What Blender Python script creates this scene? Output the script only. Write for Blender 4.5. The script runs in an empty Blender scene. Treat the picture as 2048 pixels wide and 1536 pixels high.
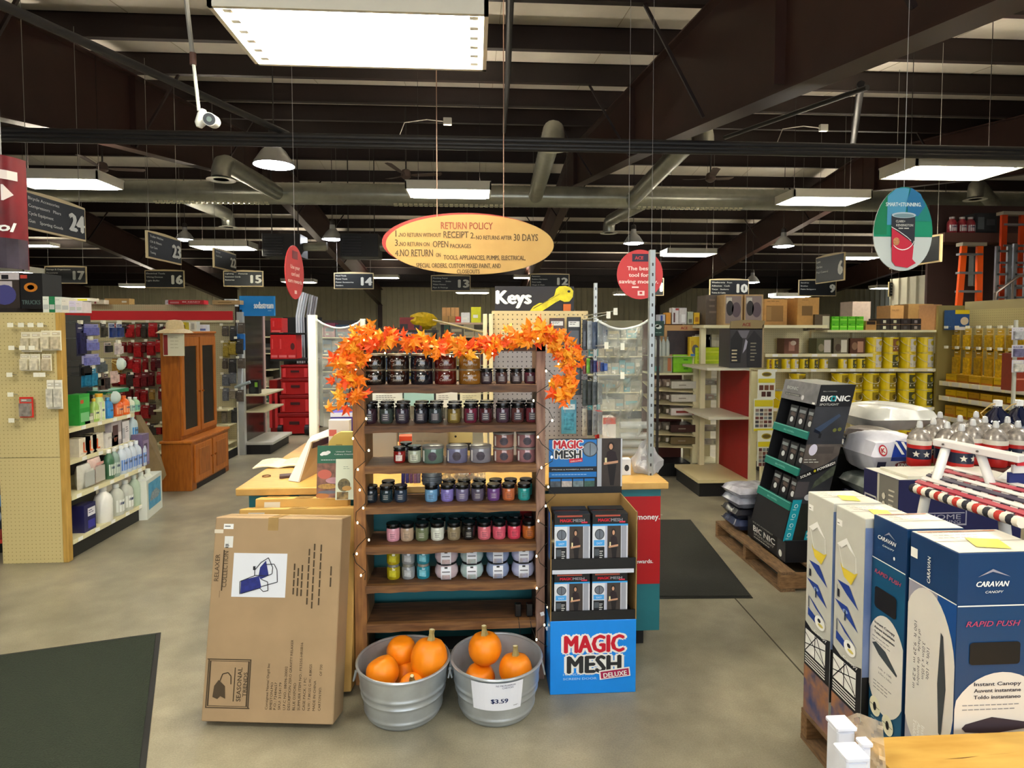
import bpy, bmesh, math, random
from mathutils import Vector, Matrix
random.seed(7)
C = bpy.context.scene.collection
R = math.radians
# ---------------------------------------------------------------- camera, world, light, exposure
cd = bpy.data.cameras.new('camera'); cam = bpy.data.objects.new('camera', cd); C.objects.link(cam)
F = 1220.0
cd.sensor_width = 36; cd.lens = F / 2048 * 36; cd.shift_y = -52.6 / 2048; cd.clip_end = 200; cd.clip_start = .02
CH = 1.55; PITCH = R(2.6); YAW = R(3.47)
cam.location = (0, 0, CH); cam.rotation_euler = (R(90) - PITCH, 0, -YAW)
bpy.context.scene.camera = cam
w = bpy.data.worlds.new('world'); bpy.context.scene.world = w; w.use_nodes = True
w.node_tree.nodes['Background'].inputs[0].default_value = (.75, .85, 1, 1)
w.node_tree.nodes['Background'].inputs[1].default_value = .3
vs = bpy.context.scene.view_settings
vs.view_transform = 'Standard'; vs.look = 'None'; vs.gamma = 1; vs.use_curve_mapping = False; vs.exposure = 1.0
def area(name, loc, rot, sx, sy, power, col):
    l = bpy.data.lights.new(name, 'AREA'); l.shape = 'RECTANGLE'; l.size = sx; l.size_y = sy; l.energy = power; l.color = col
    o = bpy.data.objects.new(name, l); C.objects.link(o); o.location = loc; o.rotation_euler = rot
    return o
area('shopfront_daylight', (1.0, -3.6, 1.75), (R(90), 0, 0), 6.0, 2.2, 85, (.86, .93, 1))
MR = cam.rotation_euler.to_matrix()
def ray(px, py):
    return MR @ Vector(((px - 1024) / F, -(py - 715.4) / F, -1.0))
def A(px, py, Y):
    d = ray(px, py); t = Y / d.y
    return Vector((d.x * t, Y, CH + d.z * t))
def FL(px, py, z=0.0):
    d = ray(px, py); t = (z - CH) / d.z
    return Vector((d.x * t, d.y * t, z))
def AX(px, py, X):
    d = ray(px, py); t = X / d.x
    return Vector((X, d.y * t, CH + d.z * t))
# ---------------------------------------------------------------- materials
def lin(c):
    if isinstance(c, str): c = tuple(int(c[i:i+2], 16) for i in (0, 2, 4))
    return tuple(((x / 255) / 12.92 if x / 255 <= .04045 else ((x / 255 + .055) / 1.055) ** 2.4) for x in c) + (1,)
_M = {}
def M(c, rough=.5, metal=0, noise=0, nscale=20, emit=0, coat=0, alpha=None, bump=0, trans=0, stretch=None, c2=None):
    k = (c, rough, metal, noise, nscale, emit, coat, alpha, bump, trans, stretch, c2)
    if k in _M: return _M[k]
    m = bpy.data.materials.new('m_%s' % (c if isinstance(c, str) else '%02x%02x%02x' % c)); m.use_nodes = True
    nt = m.node_tree; b = nt.nodes['Principled BSDF']; L = nt.links.new
    b.inputs['Base Color'].default_value = lin(c); b.inputs['Roughness'].default_value = rough; b.inputs['Metallic'].default_value = metal
    if coat: b.inputs['Coat Weight'].default_value = coat; b.inputs['Coat Roughness'].default_value = .08
    if emit: b.inputs['Emission Color'].default_value = lin(c); b.inputs['Emission Strength'].default_value = emit
    if alpha is not None: b.inputs['Alpha'].default_value = alpha
    if trans: b.inputs['Transmission Weight'].default_value = trans
    if noise or c2 or bump:
        tc = nt.nodes.new('ShaderNodeTexCoord'); n = nt.nodes.new('ShaderNodeTexNoise'); n.inputs['Scale'].default_value = nscale; n.inputs['Detail'].default_value = 4
        src = tc.outputs['Object']
        if stretch:
            mp = nt.nodes.new('ShaderNodeMapping'); mp.inputs['Scale'].default_value = stretch; L(src, mp.inputs[0]); src = mp.outputs[0]
        L(src, n.inputs['Vector'])
        if noise or c2:
            r = nt.nodes.new('ShaderNodeValToRGB'); a = lin(c)
            if c2: lo, hi = a, lin(c2)
            else: lo = tuple(x * (1 - noise) for x in a[:3]) + (1,); hi = tuple(min(1, x * (1 + noise)) for x in a[:3]) + (1,)
            r.color_ramp.elements[0].position = .3; r.color_ramp.elements[0].color = lo; r.color_ramp.elements[1].position = .7; r.color_ramp.elements[1].color = hi
            L(n.outputs[0], r.inputs[0]); L(r.outputs[0], b.inputs['Base Color'])
        if bump:
            bp = nt.nodes.new('ShaderNodeBump'); bp.inputs['Strength'].default_value = bump; bp.inputs['Distance'].default_value = .01
            L(n.outputs[0], bp.inputs['Height']); L(bp.outputs[0], b.inputs['Normal'])
    _M[k] = m
    return m
def peg_mat(c, hole, axes='XZ', pitch=.0254, rad=.16, rough=.7):
    m = bpy.data.materials.new('pegboard'); m.use_nodes = True; nt = m.node_tree; L = nt.links.new; b = nt.nodes['Principled BSDF']
    tc = nt.nodes.new('ShaderNodeTexCoord'); sp = nt.nodes.new('ShaderNodeSeparateXYZ'); cb = nt.nodes.new('ShaderNodeCombineXYZ')
    L(tc.outputs['Object'], sp.inputs[0]); L(sp.outputs[axes[0]], cb.inputs['X']); L(sp.outputs[axes[1]], cb.inputs['Y'])
    v = nt.nodes.new('ShaderNodeTexVoronoi'); v.voronoi_dimensions = '2D'; v.inputs['Scale'].default_value = 1 / pitch; v.inputs['Randomness'].default_value = 0
    L(cb.outputs[0], v.inputs['Vector'])
    r = nt.nodes.new('ShaderNodeValToRGB'); r.color_ramp.elements[0].position = rad - .02; r.color_ramp.elements[0].color = lin(hole); r.color_ramp.elements[1].position = rad + .04; r.color_ramp.elements[1].color = lin(c)
    L(v.outputs['Distance'], r.inputs[0]); L(r.outputs[0], b.inputs['Base Color']); b.inputs['Roughness'].default_value = rough
    return m
def clear_mat(c='ffffff', op=.18, rough=.08, bump=0):
    k = ('clr', c, op, rough, bump)
    if k in _M: return _M[k]
    m = bpy.data.materials.new('clear_plastic'); m.use_nodes = True; nt = m.node_tree; L = nt.links.new
    for n in list(nt.nodes):
        if n.type == 'BSDF_PRINCIPLED': b = n
    t = nt.nodes.new('ShaderNodeBsdfTransparent'); mx = nt.nodes.new('ShaderNodeMixShader'); lw = nt.nodes.new('ShaderNodeLayerWeight'); lw.inputs[0].default_value = .35
    ad = nt.nodes.new('ShaderNodeMath'); ad.operation = 'MULTIPLY_ADD'; ad.inputs[1].default_value = .6; ad.inputs[2].default_value = op; ad.use_clamp = True
    b.inputs['Base Color'].default_value = lin(c); b.inputs['Roughness'].default_value = rough
    L(lw.outputs['Facing'], ad.inputs[0]); L(ad.outputs[0], mx.inputs[0]); L(t.outputs[0], mx.inputs[1]); L(b.outputs[0], mx.inputs[2])
    L(mx.outputs[0], nt.nodes['Material Output'].inputs[0])
    if bump:
        n = nt.nodes.new('ShaderNodeTexNoise'); n.inputs['Scale'].default_value = 9; bp = nt.nodes.new('ShaderNodeBump'); bp.inputs['Strength'].default_value = bump; bp.inputs['Distance'].default_value = .05
        tc = nt.nodes.new('ShaderNodeTexCoord'); L(tc.outputs['Object'], n.inputs['Vector']); L(n.outputs[0], bp.inputs['Height']); L(bp.outputs[0], b.inputs['Normal'])
    _M[k] = m
    return m
# ---------------------------------------------------------------- geometry
_T = {}
def tmesh(s, bold=0, shear=0):
    k = (s, bold, shear)
    if k in _T: return _T[k]
    cu = bpy.data.curves.new('t', 'FONT'); cu.body = s; cu.size = 1; cu.offset = bold; cu.shear = shear; cu.resolution_u = 2; cu.fill_mode = 'FRONT'
    o = bpy.data.objects.new('t', cu); me = bpy.data.meshes.new_from_object(o)
    vv = [(v.co.x, v.co.y) for v in me.vertices]; ff = [tuple(p.vertices) for p in me.polygons]
    bpy.data.objects.remove(o); bpy.data.curves.remove(cu); bpy.data.meshes.remove(me)
    if vv:
        x0 = min(v[0] for v in vv); x1 = max(v[0] for v in vv); y0 = min(v[1] for v in vv); y1 = max(v[1] for v in vv)
    else: x0 = y0 = 0; x1 = y1 = 1
    vv = [(a - x0, b) for a, b in vv]
    _T[k] = (vv, ff, x1 - x0, y0, y1)
    return _T[k]
def wmat(o):
    m = Matrix()
    while o is not None: m = o.matrix_basis @ m; o = o.parent
    return m
X3, Y3, Z3 = Vector((1, 0, 0)), Vector((0, 1, 0)), Vector((0, 0, 1))
class G:
    def __init__(s): s.v = []; s.f = []; s.m = []; s.ms = []; s.X = None
    def add(s, vs, fs, m):
        b = len(s.v)
        if m not in s.ms: s.ms.append(m)
        k = s.ms.index(m)
        s.v += [Vector(v) if s.X is None else s.X @ Vector(v) for v in vs]
        for f in fs: s.f.append(tuple(i + b for i in f)); s.m.append(k)
        return s
    def box(s, x0, y0, z0, x1, y1, z1, m):
        return s.add([(x0, y0, z0), (x1, y0, z0), (x1, y1, z0), (x0, y1, z0), (x0, y0, z1), (x1, y0, z1), (x1, y1, z1), (x0, y1, z1)],
                     [(0, 3, 2, 1), (4, 5, 6, 7), (0, 1, 5, 4), (1, 2, 6, 5), (2, 3, 7, 6), (3, 0, 4, 7)], m)
    def hexa(s, p, m):   # 8 points: bottom ring then top ring
        return s.add(p, [(0, 3, 2, 1), (4, 5, 6, 7), (0, 1, 5, 4), (1, 2, 6, 5), (2, 3, 7, 6), (3, 0, 4, 7)], m)
    def tube(s, pts, r, m, n=8, r2=None, caps=True):
        pts = [Vector(p) for p in pts]; vs = []; fs = []; N = len(pts)
        for i, p in enumerate(pts):
            d = (pts[min(i + 1, N - 1)] - pts[max(i - 1, 0)]).normalized()
            u = d.orthogonal() if i == 0 else (u - d * u.dot(d))
            u.normalize(); w_ = d.cross(u)
            rr = r if r2 is None else r + (r2 - r) * i / (N - 1)
            for k in range(n):
                a = 2 * math.pi * k / n; vs.append(p + u * math.cos(a) * rr + w_ * math.sin(a) * rr)
        for i in range(N - 1):
            for k in range(n): fs.append((i * n + k, i * n + (k + 1) % n, (i + 1) * n + (k + 1) % n, (i + 1) * n + k))
        if caps: fs += [tuple(range(n))[::-1], tuple((N - 1) * n + k for k in range(n))]
        return s.add(vs, fs, m)
    def lathe(s, prof, m, n=20, c=(0, 0, 0), caps=True, sx=1, sy=1, fn=None):
        vs = []; fs = []; N = len(prof)
        for r, z in prof:
            for k in range(n):
                a = 2 * math.pi * k / n; q = 1 if fn is None else fn(a)
                vs.append((c[0] + r * q * math.cos(a) * sx, c[1] + r * q * math.sin(a) * sy, c[2] + z))
        for i in range(N - 1):
            for k in range(n): fs.append((i * n + k, i * n + (k + 1) % n, (i + 1) * n + (k + 1) % n, (i + 1) * n + k))
        if caps: fs += [tuple(range(n))[::-1], tuple((N - 1) * n + k for k in range(n))]
        return s.add(vs, fs, m)
    def prism(s, poly, d0, d1, m, ax='y'):
        n = len(poly)
        def q(a, b, d): return (a, d, b) if ax == 'y' else ((d, a, b) if ax == 'x' else (a, b, d))
        vs = [q(a, b, d0) for a, b in poly] + [q(a, b, d1) for a, b in poly]
        fs = [tuple(range(n)), tuple(range(2 * n - 1, n - 1, -1))] + [(i, n + i, n + (i + 1) % n, (i + 1) % n) for i in range(n)]
        return s.add(vs, fs, m)
    def grid(s, P, m):   # P rows of points
        r, c = len(P), len(P[0])
        return s.add([p for row in P for p in row], [(i * c + j, i * c + j + 1, (i + 1) * c + j + 1, (i + 1) * c + j) for i in range(r - 1) for j in range(c - 1)], m)
    def build(s, name, parent=None, smooth=False, world=False, bevel=0, solid=0, recalc=True, sub=0):
        vv = s.v
        if world and parent is not None:
            im = wmat(parent).inverted(); vv = [im @ v for v in vv]
        org = Vector((0, 0, 0))
        if parent is None or True:
            if world and parent is None and vv:
                org = Vector((sum(v.x for v in vv) / len(vv), sum(v.y for v in vv) / len(vv), min(v.z for v in vv))); vv = [v - org for v in vv]
        me = bpy.data.meshes.new(name); me.from_pydata(vv, [], s.f)
        for m in s.ms: me.materials.append(m)
        me.polygons.foreach_set('material_index', s.m)
        if recalc or bevel:
            bm = bmesh.new(); bm.from_mesh(me)
            if bevel: bmesh.ops.bevel(bm, geom=list(bm.edges), offset=bevel, segments=1, affect='EDGES')
            if recalc: bmesh.ops.recalc_face_normals(bm, faces=bm.faces)
            bm.to_mesh(me); bm.free()
        if smooth:
            me.polygons.foreach_set('use_smooth', [True] * len(me.polygons))
            if hasattr(me, 'set_sharp_from_angle'): me.set_sharp_from_angle(angle=R(40))
        me.update()
        o = bpy.data.objects.new(name, me); C.objects.link(o); o.location = org
        if parent is not None: o.parent = parent
        if solid:
            md = o.modifiers.new('thick', 'SOLIDIFY'); md.thickness = solid
        return o
class Face:
    """flat print on a face: o lower-left corner, u right, v up (viewer's side)"""
    def __init__(s, o, u=X3, v=Z3, g=None, step=.0008):
        s.o = Vector(o); s.u = Vector(u).normalized(); s.v = Vector(v).normalized(); s.n = s.u.cross(s.v).normalized(); s.g = g or G(); s.st = step
    ky = 1; kh = 0
    def P(s, a, b, l):
        b = s.kh - (s.kh - b) * s.ky
        return s.o + s.u * a + s.v * b + s.n * (l * s.st)
    def rect(s, x, y, w, h, m, l=1):
        s.g.add([s.P(x, y, l), s.P(x + w, y, l), s.P(x + w, y + h, l), s.P(x, y + h, l)], [(0, 1, 2, 3)], m); return s
    def poly(s, pts, m, l=1):
        s.g.add([s.P(a, b, l) for a, b in pts], [tuple(range(len(pts)))], m); return s
    def ell(s, cx, cy, rx, ry, m, l=1, n=24):
        return s.poly([(cx + rx * math.cos(2 * math.pi * k / n), cy + ry * math.sin(2 * math.pi * k / n)) for k in range(n)], m, l)
    def star(s, cx, cy, r, m, l=2):
        return s.poly([(cx + r * (1 if k % 2 == 0 else .42) * math.sin(math.pi * k / 5), cy + r * (1 if k % 2 == 0 else .42) * math.cos(math.pi * k / 5)) for k in range(10)], m, l)
    def text(s, t, x, y, h, m, l=2, bold=0, w=None, al='C', rot=0, shear=0, ring=0):
        vv, ff, tw, y0, y1 = tmesh(t, 0, shear)
        k = h / .72; kx = k if w is None else w / tw
        tw *= kx; ox = -tw / 2 if al == 'C' else (0 if al == 'L' else -tw); c, sn = math.cos(R(rot)), math.sin(R(rot))
        offs = [(0, 0)]
        if bold: offs = [(-bold * k, 0), (0, 0), (bold * k, 0), (0, bold * k * .5), (0, -bold * k * .5)]
        if ring: offs = [(ring * k * math.cos(q * math.pi / 4) * (1 + e), ring * k * math.sin(q * math.pi / 4)) for q in range(8) for e in (0, .8)]
        for j, (da, db) in enumerate(offs):
            pts = []
            for a, b in vv:
                a = a * kx + ox + da; b = b * k + db; pts.append(s.P(x + a * c - b * sn, y + a * sn + b * c, l + j * .03))
            s.g.add(pts, ff, m)
        return s
    def lines(s, x, y, w, n, dy, th, m, l=2, rot=0, jit=.35):
        rnd = random.Random(int(abs(x * 977 + y * 613 + n) * 100)); c, sn = math.cos(R(rot)), math.sin(R(rot))
        for i in range(n):
            ww = w * (1 - jit * rnd.random()); k = max(1, int(ww / (th * 5))); a0 = 0
            for j in range(k):
                seg = ww / k; q = [(a0, -i * dy), (a0 + seg * .82, -i * dy), (a0 + seg * .82, -i * dy + th), (a0, -i * dy + th)]
                s.poly([(x + a * c - b * sn, y + a * sn + b * c) for a, b in q], m, l); a0 += seg
        return s
    def build(s, name, parent=None, world=True): return s.g.build(name, parent, world=world, recalc=False)
def thing(name, label, cat, loc=(0, 0, 0), rz=0, group=None):
    o = bpy.data.objects.new(name, None); C.objects.link(o); o.location = loc; o.rotation_euler = (0, 0, rz); o.empty_display_size = .05
    o['label'] = label; o['category'] = cat
    if group: o['group'] = group
    return o
def tag(o, label, cat, group=None):
    o['label'] = label; o['category'] = cat
    if group: o['group'] = group
    return o
def st(o): o['kind'] = 'structure'; return o
def dup(root, loc, rz=None, label=None, group=None, scale=None):
    r = root.copy(); C.objects.link(r); r.location = loc
    if rz is not None: r.rotation_euler = (0, 0, rz)
    if label: r['label'] = label
    if group: r['group'] = group
    if scale: r.scale = (scale,) * 3 if not isinstance(scale, tuple) else scale
    for ch in list(root.children):
        c = ch.copy(); C.objects.link(c); c.parent = r
        for g in list(ch.children):
            d = g.copy(); C.objects.link(d); d.parent = c
    return r
ORD = ['leftmost', 'second from the left', 'third from the left', 'fourth from the left', 'fifth from the left', 'sixth from the left', 'seventh from the left', 'eighth from the left', 'ninth from the left', 'tenth from the left', 'eleventh from the left', 'twelfth from the left', 'thirteenth from the left', 'fourteenth from the left', 'fifteenth from the left', 'sixteenth from the left', 'seventeenth from the left', 'eighteenth from the left']
WHITE = M('f2f2ee', .5); BLACK = M('0c0c0e', .5); CREAM = M('e9dfb4', .5, noise=.04); CARD = M('b99a68', .8, noise=.08, nscale=12); CARD2 = M('d0a860', .8, noise=.08, nscale=12)
STEEL = M('a9adb0', .35, .8); DARKM = M('2a2422', .5); GLOW = M('fff8e6', emit=1)

# ================================================================ SETTING
def conc():
    m = bpy.data.materials.new('concrete'); m.use_nodes = True; nt = m.node_tree; L = nt.links.new; b = nt.nodes['Principled BSDF']
    tc = nt.nodes.new('ShaderNodeTexCoord')
    def nz(sc, det=5):
        n = nt.nodes.new('ShaderNodeTexNoise'); n.inputs['Scale'].default_value = sc; n.inputs['Detail'].default_value = det; L(tc.outputs['Object'], n.inputs['Vector']); return n
    a, c, e = nz(1.3), nz(7, 8), nz(160, 2)
    r1 = nt.nodes.new('ShaderNodeValToRGB'); r1.color_ramp.elements[0].position = .32; r1.color_ramp.elements[0].color = lin('716c5c'); r1.color_ramp.elements[1].position = .66; r1.color_ramp.elements[1].color = lin('9a927c')
    L(a.outputs[0], r1.inputs[0])
    mx = nt.nodes.new('ShaderNodeMixRGB'); mx.blend_type = 'OVERLAY'; mx.inputs[0].default_value = .45; L(r1.outputs[0], mx.inputs[1]); L(c.outputs[0], mx.inputs[2])
    m2 = nt.nodes.new('ShaderNodeMixRGB'); m2.blend_type = 'OVERLAY'; m2.inputs[0].default_value = .3; L(mx.outputs[0], m2.inputs[1]); L(e.outputs[0], m2.inputs[2])
    L(m2.outputs[0], b.inputs['Base Color'])
    rr = nt.nodes.new('ShaderNodeMapRange'); rr.inputs[3].default_value = .28; rr.inputs[4].default_value = .5; L(c.outputs[0], rr.inputs[0]); L(rr.outputs[0], b.inputs['Roughness'])
    return m
floor = st(G().box(-26, -5, -.1, 26, 35, 0, conc()).build('floor'))
jm = M('4a4538', .9)
g = G()
a, b = FL(1470, 1197), FL(1652, 1400)
g.tube([(a.x, a.y, 0), (a.x + (b.x - a.x) * 3, a.y + (b.y - a.y) * 3, 0)], .004, jm, 4)
o = g.build('floor_joint', floor)
ROOF = lambda Y: 2.53 + .13 * Y + CH if Y < 15.5 else 6.56 - .13 * Y + CH      # purlin underside height
FLG = lambda Y: (2.41 + .153 * (Y - 7.7) if Y < 15.5 else 3.6 - .125 * (Y - 15.5)) + CH
deckm = M('d6cfc2', .55, noise=.06, nscale=3, bump=.5)
pur = M('20110f', .5, noise=.15, nscale=4); raf = M('3a241e', .45, noise=.15, nscale=3)
g = G(); dk = .33
for a, b in ((-5, 15.5), (15.5, 34.6)):
    za, zb = ROOF(a) + dk, ROOF(b - .001 if b < 16 else b) + dk
    g.hexa([(-26, a, za), (26, a, za), (26, b, zb), (-26, b, zb), (-26, a, za + .1), (26, a, za + .1), (26, b, zb + .1), (-26, b, zb + .1)], deckm)
ceil_ = st(g.build('ceiling'))
seam = M('a59c86', .7)
for Y in [3.3, 4.85, 6.4, 7.95, 9.5, 11.05, 12.6, 14.15, 15.3, 16.4, 17.9, 19.4, 20.9, 22.4, 23.9, 25.4, 26.9, 28.4, 29.9, 31.4, 32.9]:
    z = ROOF(Y); G().box(-25, Y, z, 25, Y + .012, z + dk, pur).box(-25, Y - .07, z, 25, Y, z + .012, pur).box(-25, Y, z + dk - .012, 25, Y + .07, z + dk, pur).build('purlin', ceil_)
for X in [x * 1.52 - 24 for x in range(33)]:
    for Y0, Y1 in ((5, 15.5), (15.5, 33)):
        G().tube([(X, Y0, ROOF(Y0) + dk), (X, Y1 - .01 if Y1 < 16 else Y1, ROOF(Y1 - .01 if Y1 < 16 else Y1) + dk)], .006, seam, 4).build('deck_seam', ceil_)
for X in (-20.3, -12.7, -5.1, 2.5, 10.1, 17.7):
    g = G()
    ys = [-4.5, 7.7, 15.49, 15.51, 24, 33.6]
    for i in (0, 1, 3, 4):
        a, b = ys[i], ys[i + 1]; fa, fb = FLG(a), FLG(b); ra, rb = ROOF(a), ROOF(b)
        if i == 0: fa = FLG(a) - .3
        g.hexa([(X - .01, a, fa), (X + .01, a, fa), (X + .01, b, fb), (X - .01, b, fb), (X - .01, a, ra), (X + .01, a, ra), (X + .01, b, rb), (X - .01, b, rb)], raf)
        g.hexa([(X - .12, a, fa - .02), (X + .12, a, fa - .02), (X + .12, b, fb - .02), (X - .12, b, fb - .02), (X - .12, a, fa), (X + .12, a, fa), (X + .12, b, fb), (X - .12, b, fb)], raf)
        g.hexa([(X - .12, a, ra - .02), (X + .12, a, ra - .02), (X + .12, b, rb - .02), (X - .12, b, rb - .02), (X - .12, a, ra), (X + .12, a, ra), (X + .12, b, rb), (X - .12, b, rb)], raf)
    for Y in (4.85, 9.5, 14.9):
        g.box(X - .1, Y, FLG(Y), X + .1, Y + .012, ROOF(Y), raf)
    g.build('rafter', ceil_)
    for k, Y in enumerate((3.3, 6.4, 9.5, 12.6, 17.9, 20.9, 23.9)):
        for sx in (-1, 1):
            G().tube([(X + .1 * sx, Y - .02, FLG(Y) + .02), (X + .75 * sx, Y - .02, ROOF(Y) + .03)], .022, pur, 4).build('flange_brace', ceil_)
    g = G(); z = FLG(33.4)
    g.box(X - .12, 33.3, 0, X + .12, 33.34, z, raf).box(X - .01, 33.34, 0, X + .01, 33.9, z, raf)
    g.build('column', ceil_)
# walls with standing ribs
def ribwall(name, p0, p1, z1, m, pitch=.3, s=1):
    p0, p1 = Vector(p0), Vector(p1); d = (p1 - p0); n = int(d.length / pitch); d.normalize(); q = Vector((-d.y, d.x, 0)) * s; g = G()
    pr = []
    for i in range(n):
        a = i * pitch
        for t, o_ in ((0, 0), (pitch * .8, 0), (pitch * .87, .035), (pitch * .93, .035)): pr.append(p0 + d * (a + t) + q * o_)
    g.grid([[v + Z3 * 0 for v in pr], [v + Z3 * z1 for v in pr]], m)
    return st(g.build(name, None))
wm = M('cbc4a6', .6, noise=.05, nscale=2); wm2 = M('cfc9b4', .5, noise=.05, nscale=2)
ribwall('wall_back', (-24, 34, 0), (24, 34, 0), 5.2, wm, s=-1)
ribwall('wall_left', (-23, -5, 0), (-23, 34, 0), 6.4, wm, 1.2, -1)
ribwall('wall_right', (24, -5, 0), (24, 34, 0), 6.4, wm, 1.2, 1)
ribwall('wall_front', (-24, -4.6, 0), (24, -4.6, 0), 4, wm2, 1.2, 1)
ribwall('wall_partition', (11.6, 11.5, 0), (11.6, 16.7, 0), CH + 1.42, wm2, .33, 1)

# ---- pipes, ducts
def px_tube(name, pts, r, m, label, cat, n=10, group=None, smooth=True):
    g = G(); g.tube(pts, r, m, n); return tag(g.build(name, smooth=smooth, world=True), label, cat, group)
pm = M('2b2a2b', .45)
for k, (py, r, lb) in enumerate(((281, .034, 'topmost'), (290, .03, 'middle'), (297, .026, 'lowest'))):
    a = A(1024, py, 6.0 - k * .02)
    px_tube('ceiling_pipe', [(-9, a.y, a.z), (9, a.y, a.z)], r, pm, 'dark steel pipe crossing under the roof, %s of three parallel' % lb, 'pipe')
a, b = A(0, 8, 3.6), A(575, 268, 6.1); px_tube('brace_pipe', [a + (a - b) * .5, b], .03, pm, 'dark pipe slanting down from the upper left corner to the cross pipes', 'pipe')
px_tube('roof_pipe', [A(1022, -90, 5.1), A(1016, 150, 8.6), A(1008, 264, 12.8)], .04, pm, 'black sprinkler pipe running back under the purlins above the big lamp', 'pipe')
px_tube('roof_pipe', [A(1722, 168, 6.6), A(1706, 290, 9)], .04, pm, 'dark vertical-looking pipe behind the big brown rafter', 'pipe')
px_tube('brace_pipe', [A(1735, 175, 6.5), A(1450, 275, 9)], .03, pm, 'thin dark pipe sloping down beneath the big brown rafter', 'pipe')
gal = M('a5a79c', .3, .75, noise=.12, nscale=5)
YD, RD = 12.4, .21
zD = A(1024, 393, YD).z
duct = thing('spiral_duct', 'long galvanised spiral air duct crossing the whole store', 'duct', (0, YD, zD))
G().tube([(-16, 0, 0), (13, 0, 0)], RD, gal, 20).build('duct_pipe', duct, smooth=True)
g = G()
for i in range(230):
    x = -15.5 + i * .125
    g.tube([(x - .008, 0, 0), (x + .008, 0, 0)], RD + .008, gal, 16, caps=False)
o = g.build('seam_ring', duct, smooth=True); o['kind'] = 'stuff'
gl = M('c9c6a8', .5)
for x0, x1 in ((3.3, 5.6), (-1.6, .6), (-6.2, -4)):
    g = G()
    for i in range(int((x1 - x0) / .1)):
        for j in range(2): 
            x = x0 + i * .1; a = R(-128 - j * 22 + 90)
            c_ = math.cos(R(-112 + 22 * j)); s_ = math.sin(R(-112 + 22 * j)); 
            g.box(x, c_ * (RD + .004) * 1 - .02, s_ * (RD + .004) - .012, x + .07, c_ * (RD + .004) - .006, s_ * (RD + .004) + .03, gl)
    o = g.build('grille', duct); o['kind'] = 'stuff'
def branch(p, q, label, r=.145):
    D = Vector((0, YD, zD)); p, q = Vector(p) - D, Vector(q) - D; d = (q - p).normalized()
    t = G().tube([p, q], r, gal, 16).build('branch_duct', duct, smooth=True)
    g = G()
    for i in range(int((q - p).length / .2)): g.tube([p + d * (.1 + i * .2), p + d * (.115 + i * .2)], r + .007, gal, 14, caps=False)
    g.build('seam_ring', t, smooth=True)['kind'] = 'stuff'
    G().tube([q, q + d * .1 + Vector((0, 0, -.03)), q + d * .16 + Vector((0, 0, -.14)), q + d * .17 + Vector((0, 0, -.26))], r, gal, 16, caps=False).build('elbow', t, smooth=True)
    G().lathe([(r * .9, -.27), (r * 1.5, -.29), (r * 1.5, -.3), (r * .8, -.29)], M('c8c8bc', .4), 20, c=tuple(q + d * .17), caps=False).build('outlet_ring', t, smooth=True)
    G().lathe([(.01, -.285), (r * .88, -.285)], DARKM, 16, c=tuple(q + d * .17)).build('outlet_grille', t)
branch(A(560, 388, YD), A(452, 328, 10.2), 'galvanised branch duct with round outlet, reaching toward the bell lamp')
branch(A(1070, 395, YD), A(1106, 262, 8.6), 'galvanised branch duct rising from the main duct beside the oval sign')
branch(A(1262, 402, YD), A(1398, 262, 8.3), 'galvanised branch duct running up behind the big brown rafter')
branch(A(1300, 398, YD), A(1222, 440, 14.9), 'galvanised branch duct with round outlet above the round red sign')
branch(A(368, 392, YD), A(452, 428, 14.9), 'galvanised branch duct with round outlet above the aisle 23 sign')
branch(A(1990, 412, YD), A(1955, 372, 11.2), 'galvanised branch duct with round outlet beside the paint teardrop sign', r=.13)

# ---- lights
lampm = M('fffaec', emit=13); lampw = M('f4f8ff', emit=12); hous = M('d8d5c8', .5, noise=.02)
tubem = M('fffbea', emit=12)
def troffer(px, py, wpx, label, warm=1, W=1.22, L=.62, wires=True):
    """px,py: centre of the far lower edge, wpx its width in the photo"""
    Y = W * F / wpx; p = A(px, py, Y); x0 = -W / 2; t = thing('troffer_lamp', label, 'ceiling lamp', (p.x, p.y, p.z)); h = .11
    g = G(); 
    g.box(x0, -L, 0, x0 + .02, 0, h, hous).box(-x0 - .02, -L, 0, -x0, 0, h, hous).box(x0, -L, 0, -x0, -L + .02, h, hous).box(x0, -.02, 0, -x0, 0, h, hous).box(x0, -L, h, -x0, 0, h + .015, hous)
    g.build('housing', t)
    lm = lampm if warm else lampw
    n = 6 if Y < 8 else 3
    for i in range(n):
        y = -L + .06 + (L - .12) * i / (n - 1)
        G().tube([(x0 + .07, y, .035), (-x0 - .07, y, .035)], .022 if n == 6 else .05, tubem, 8).build('tube_lamp', t)
    if n == 6:
        for s in (-1, 1):
            for i in range(n):
                y = -L + .06 + (L - .12) * i / (n - 1); G().box(s * (W / 2 - .065) - .02, y - .015, .01, s * (W / 2 - .065) + .02, y + .015, .05, WHITE).build('tube_socket', t)
    G().box(x0 + .03, -L + .03, .075, -x0 - .03, -.03, .085, lm).build('reflector', t)
    G().box(x0 + .1, -L / 2 - .06, h + .017, -x0 - .1, -L / 2 + .06, h + .02, M('fff2dc', emit=60)).build('added_uplight', t)  # glowing strip added on the housing top, unseen from below, to brighten the ceiling
    if wires:
        top = ROOF(p.y) - p.z
        for s in (-1, 1): G().tube([(s * .45, -L / 2, h), (s * .45, -L / 2, top)], .004, DARKM, 4).build('hanger_wire', t)
troffer(745, 137, 440, 'big fluorescent panel lamp above the candle rack, nearest of all', L=.6)
troffer(900, 397, 158, 'fluorescent panel lamp above the oval return policy sign')
troffer(1857, 361, 217, 'fluorescent panel lamp above the paint teardrop sign')
troffer(1622, 411, 155, 'fluorescent panel lamp between big rafter and paint teardrop sign')
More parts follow.
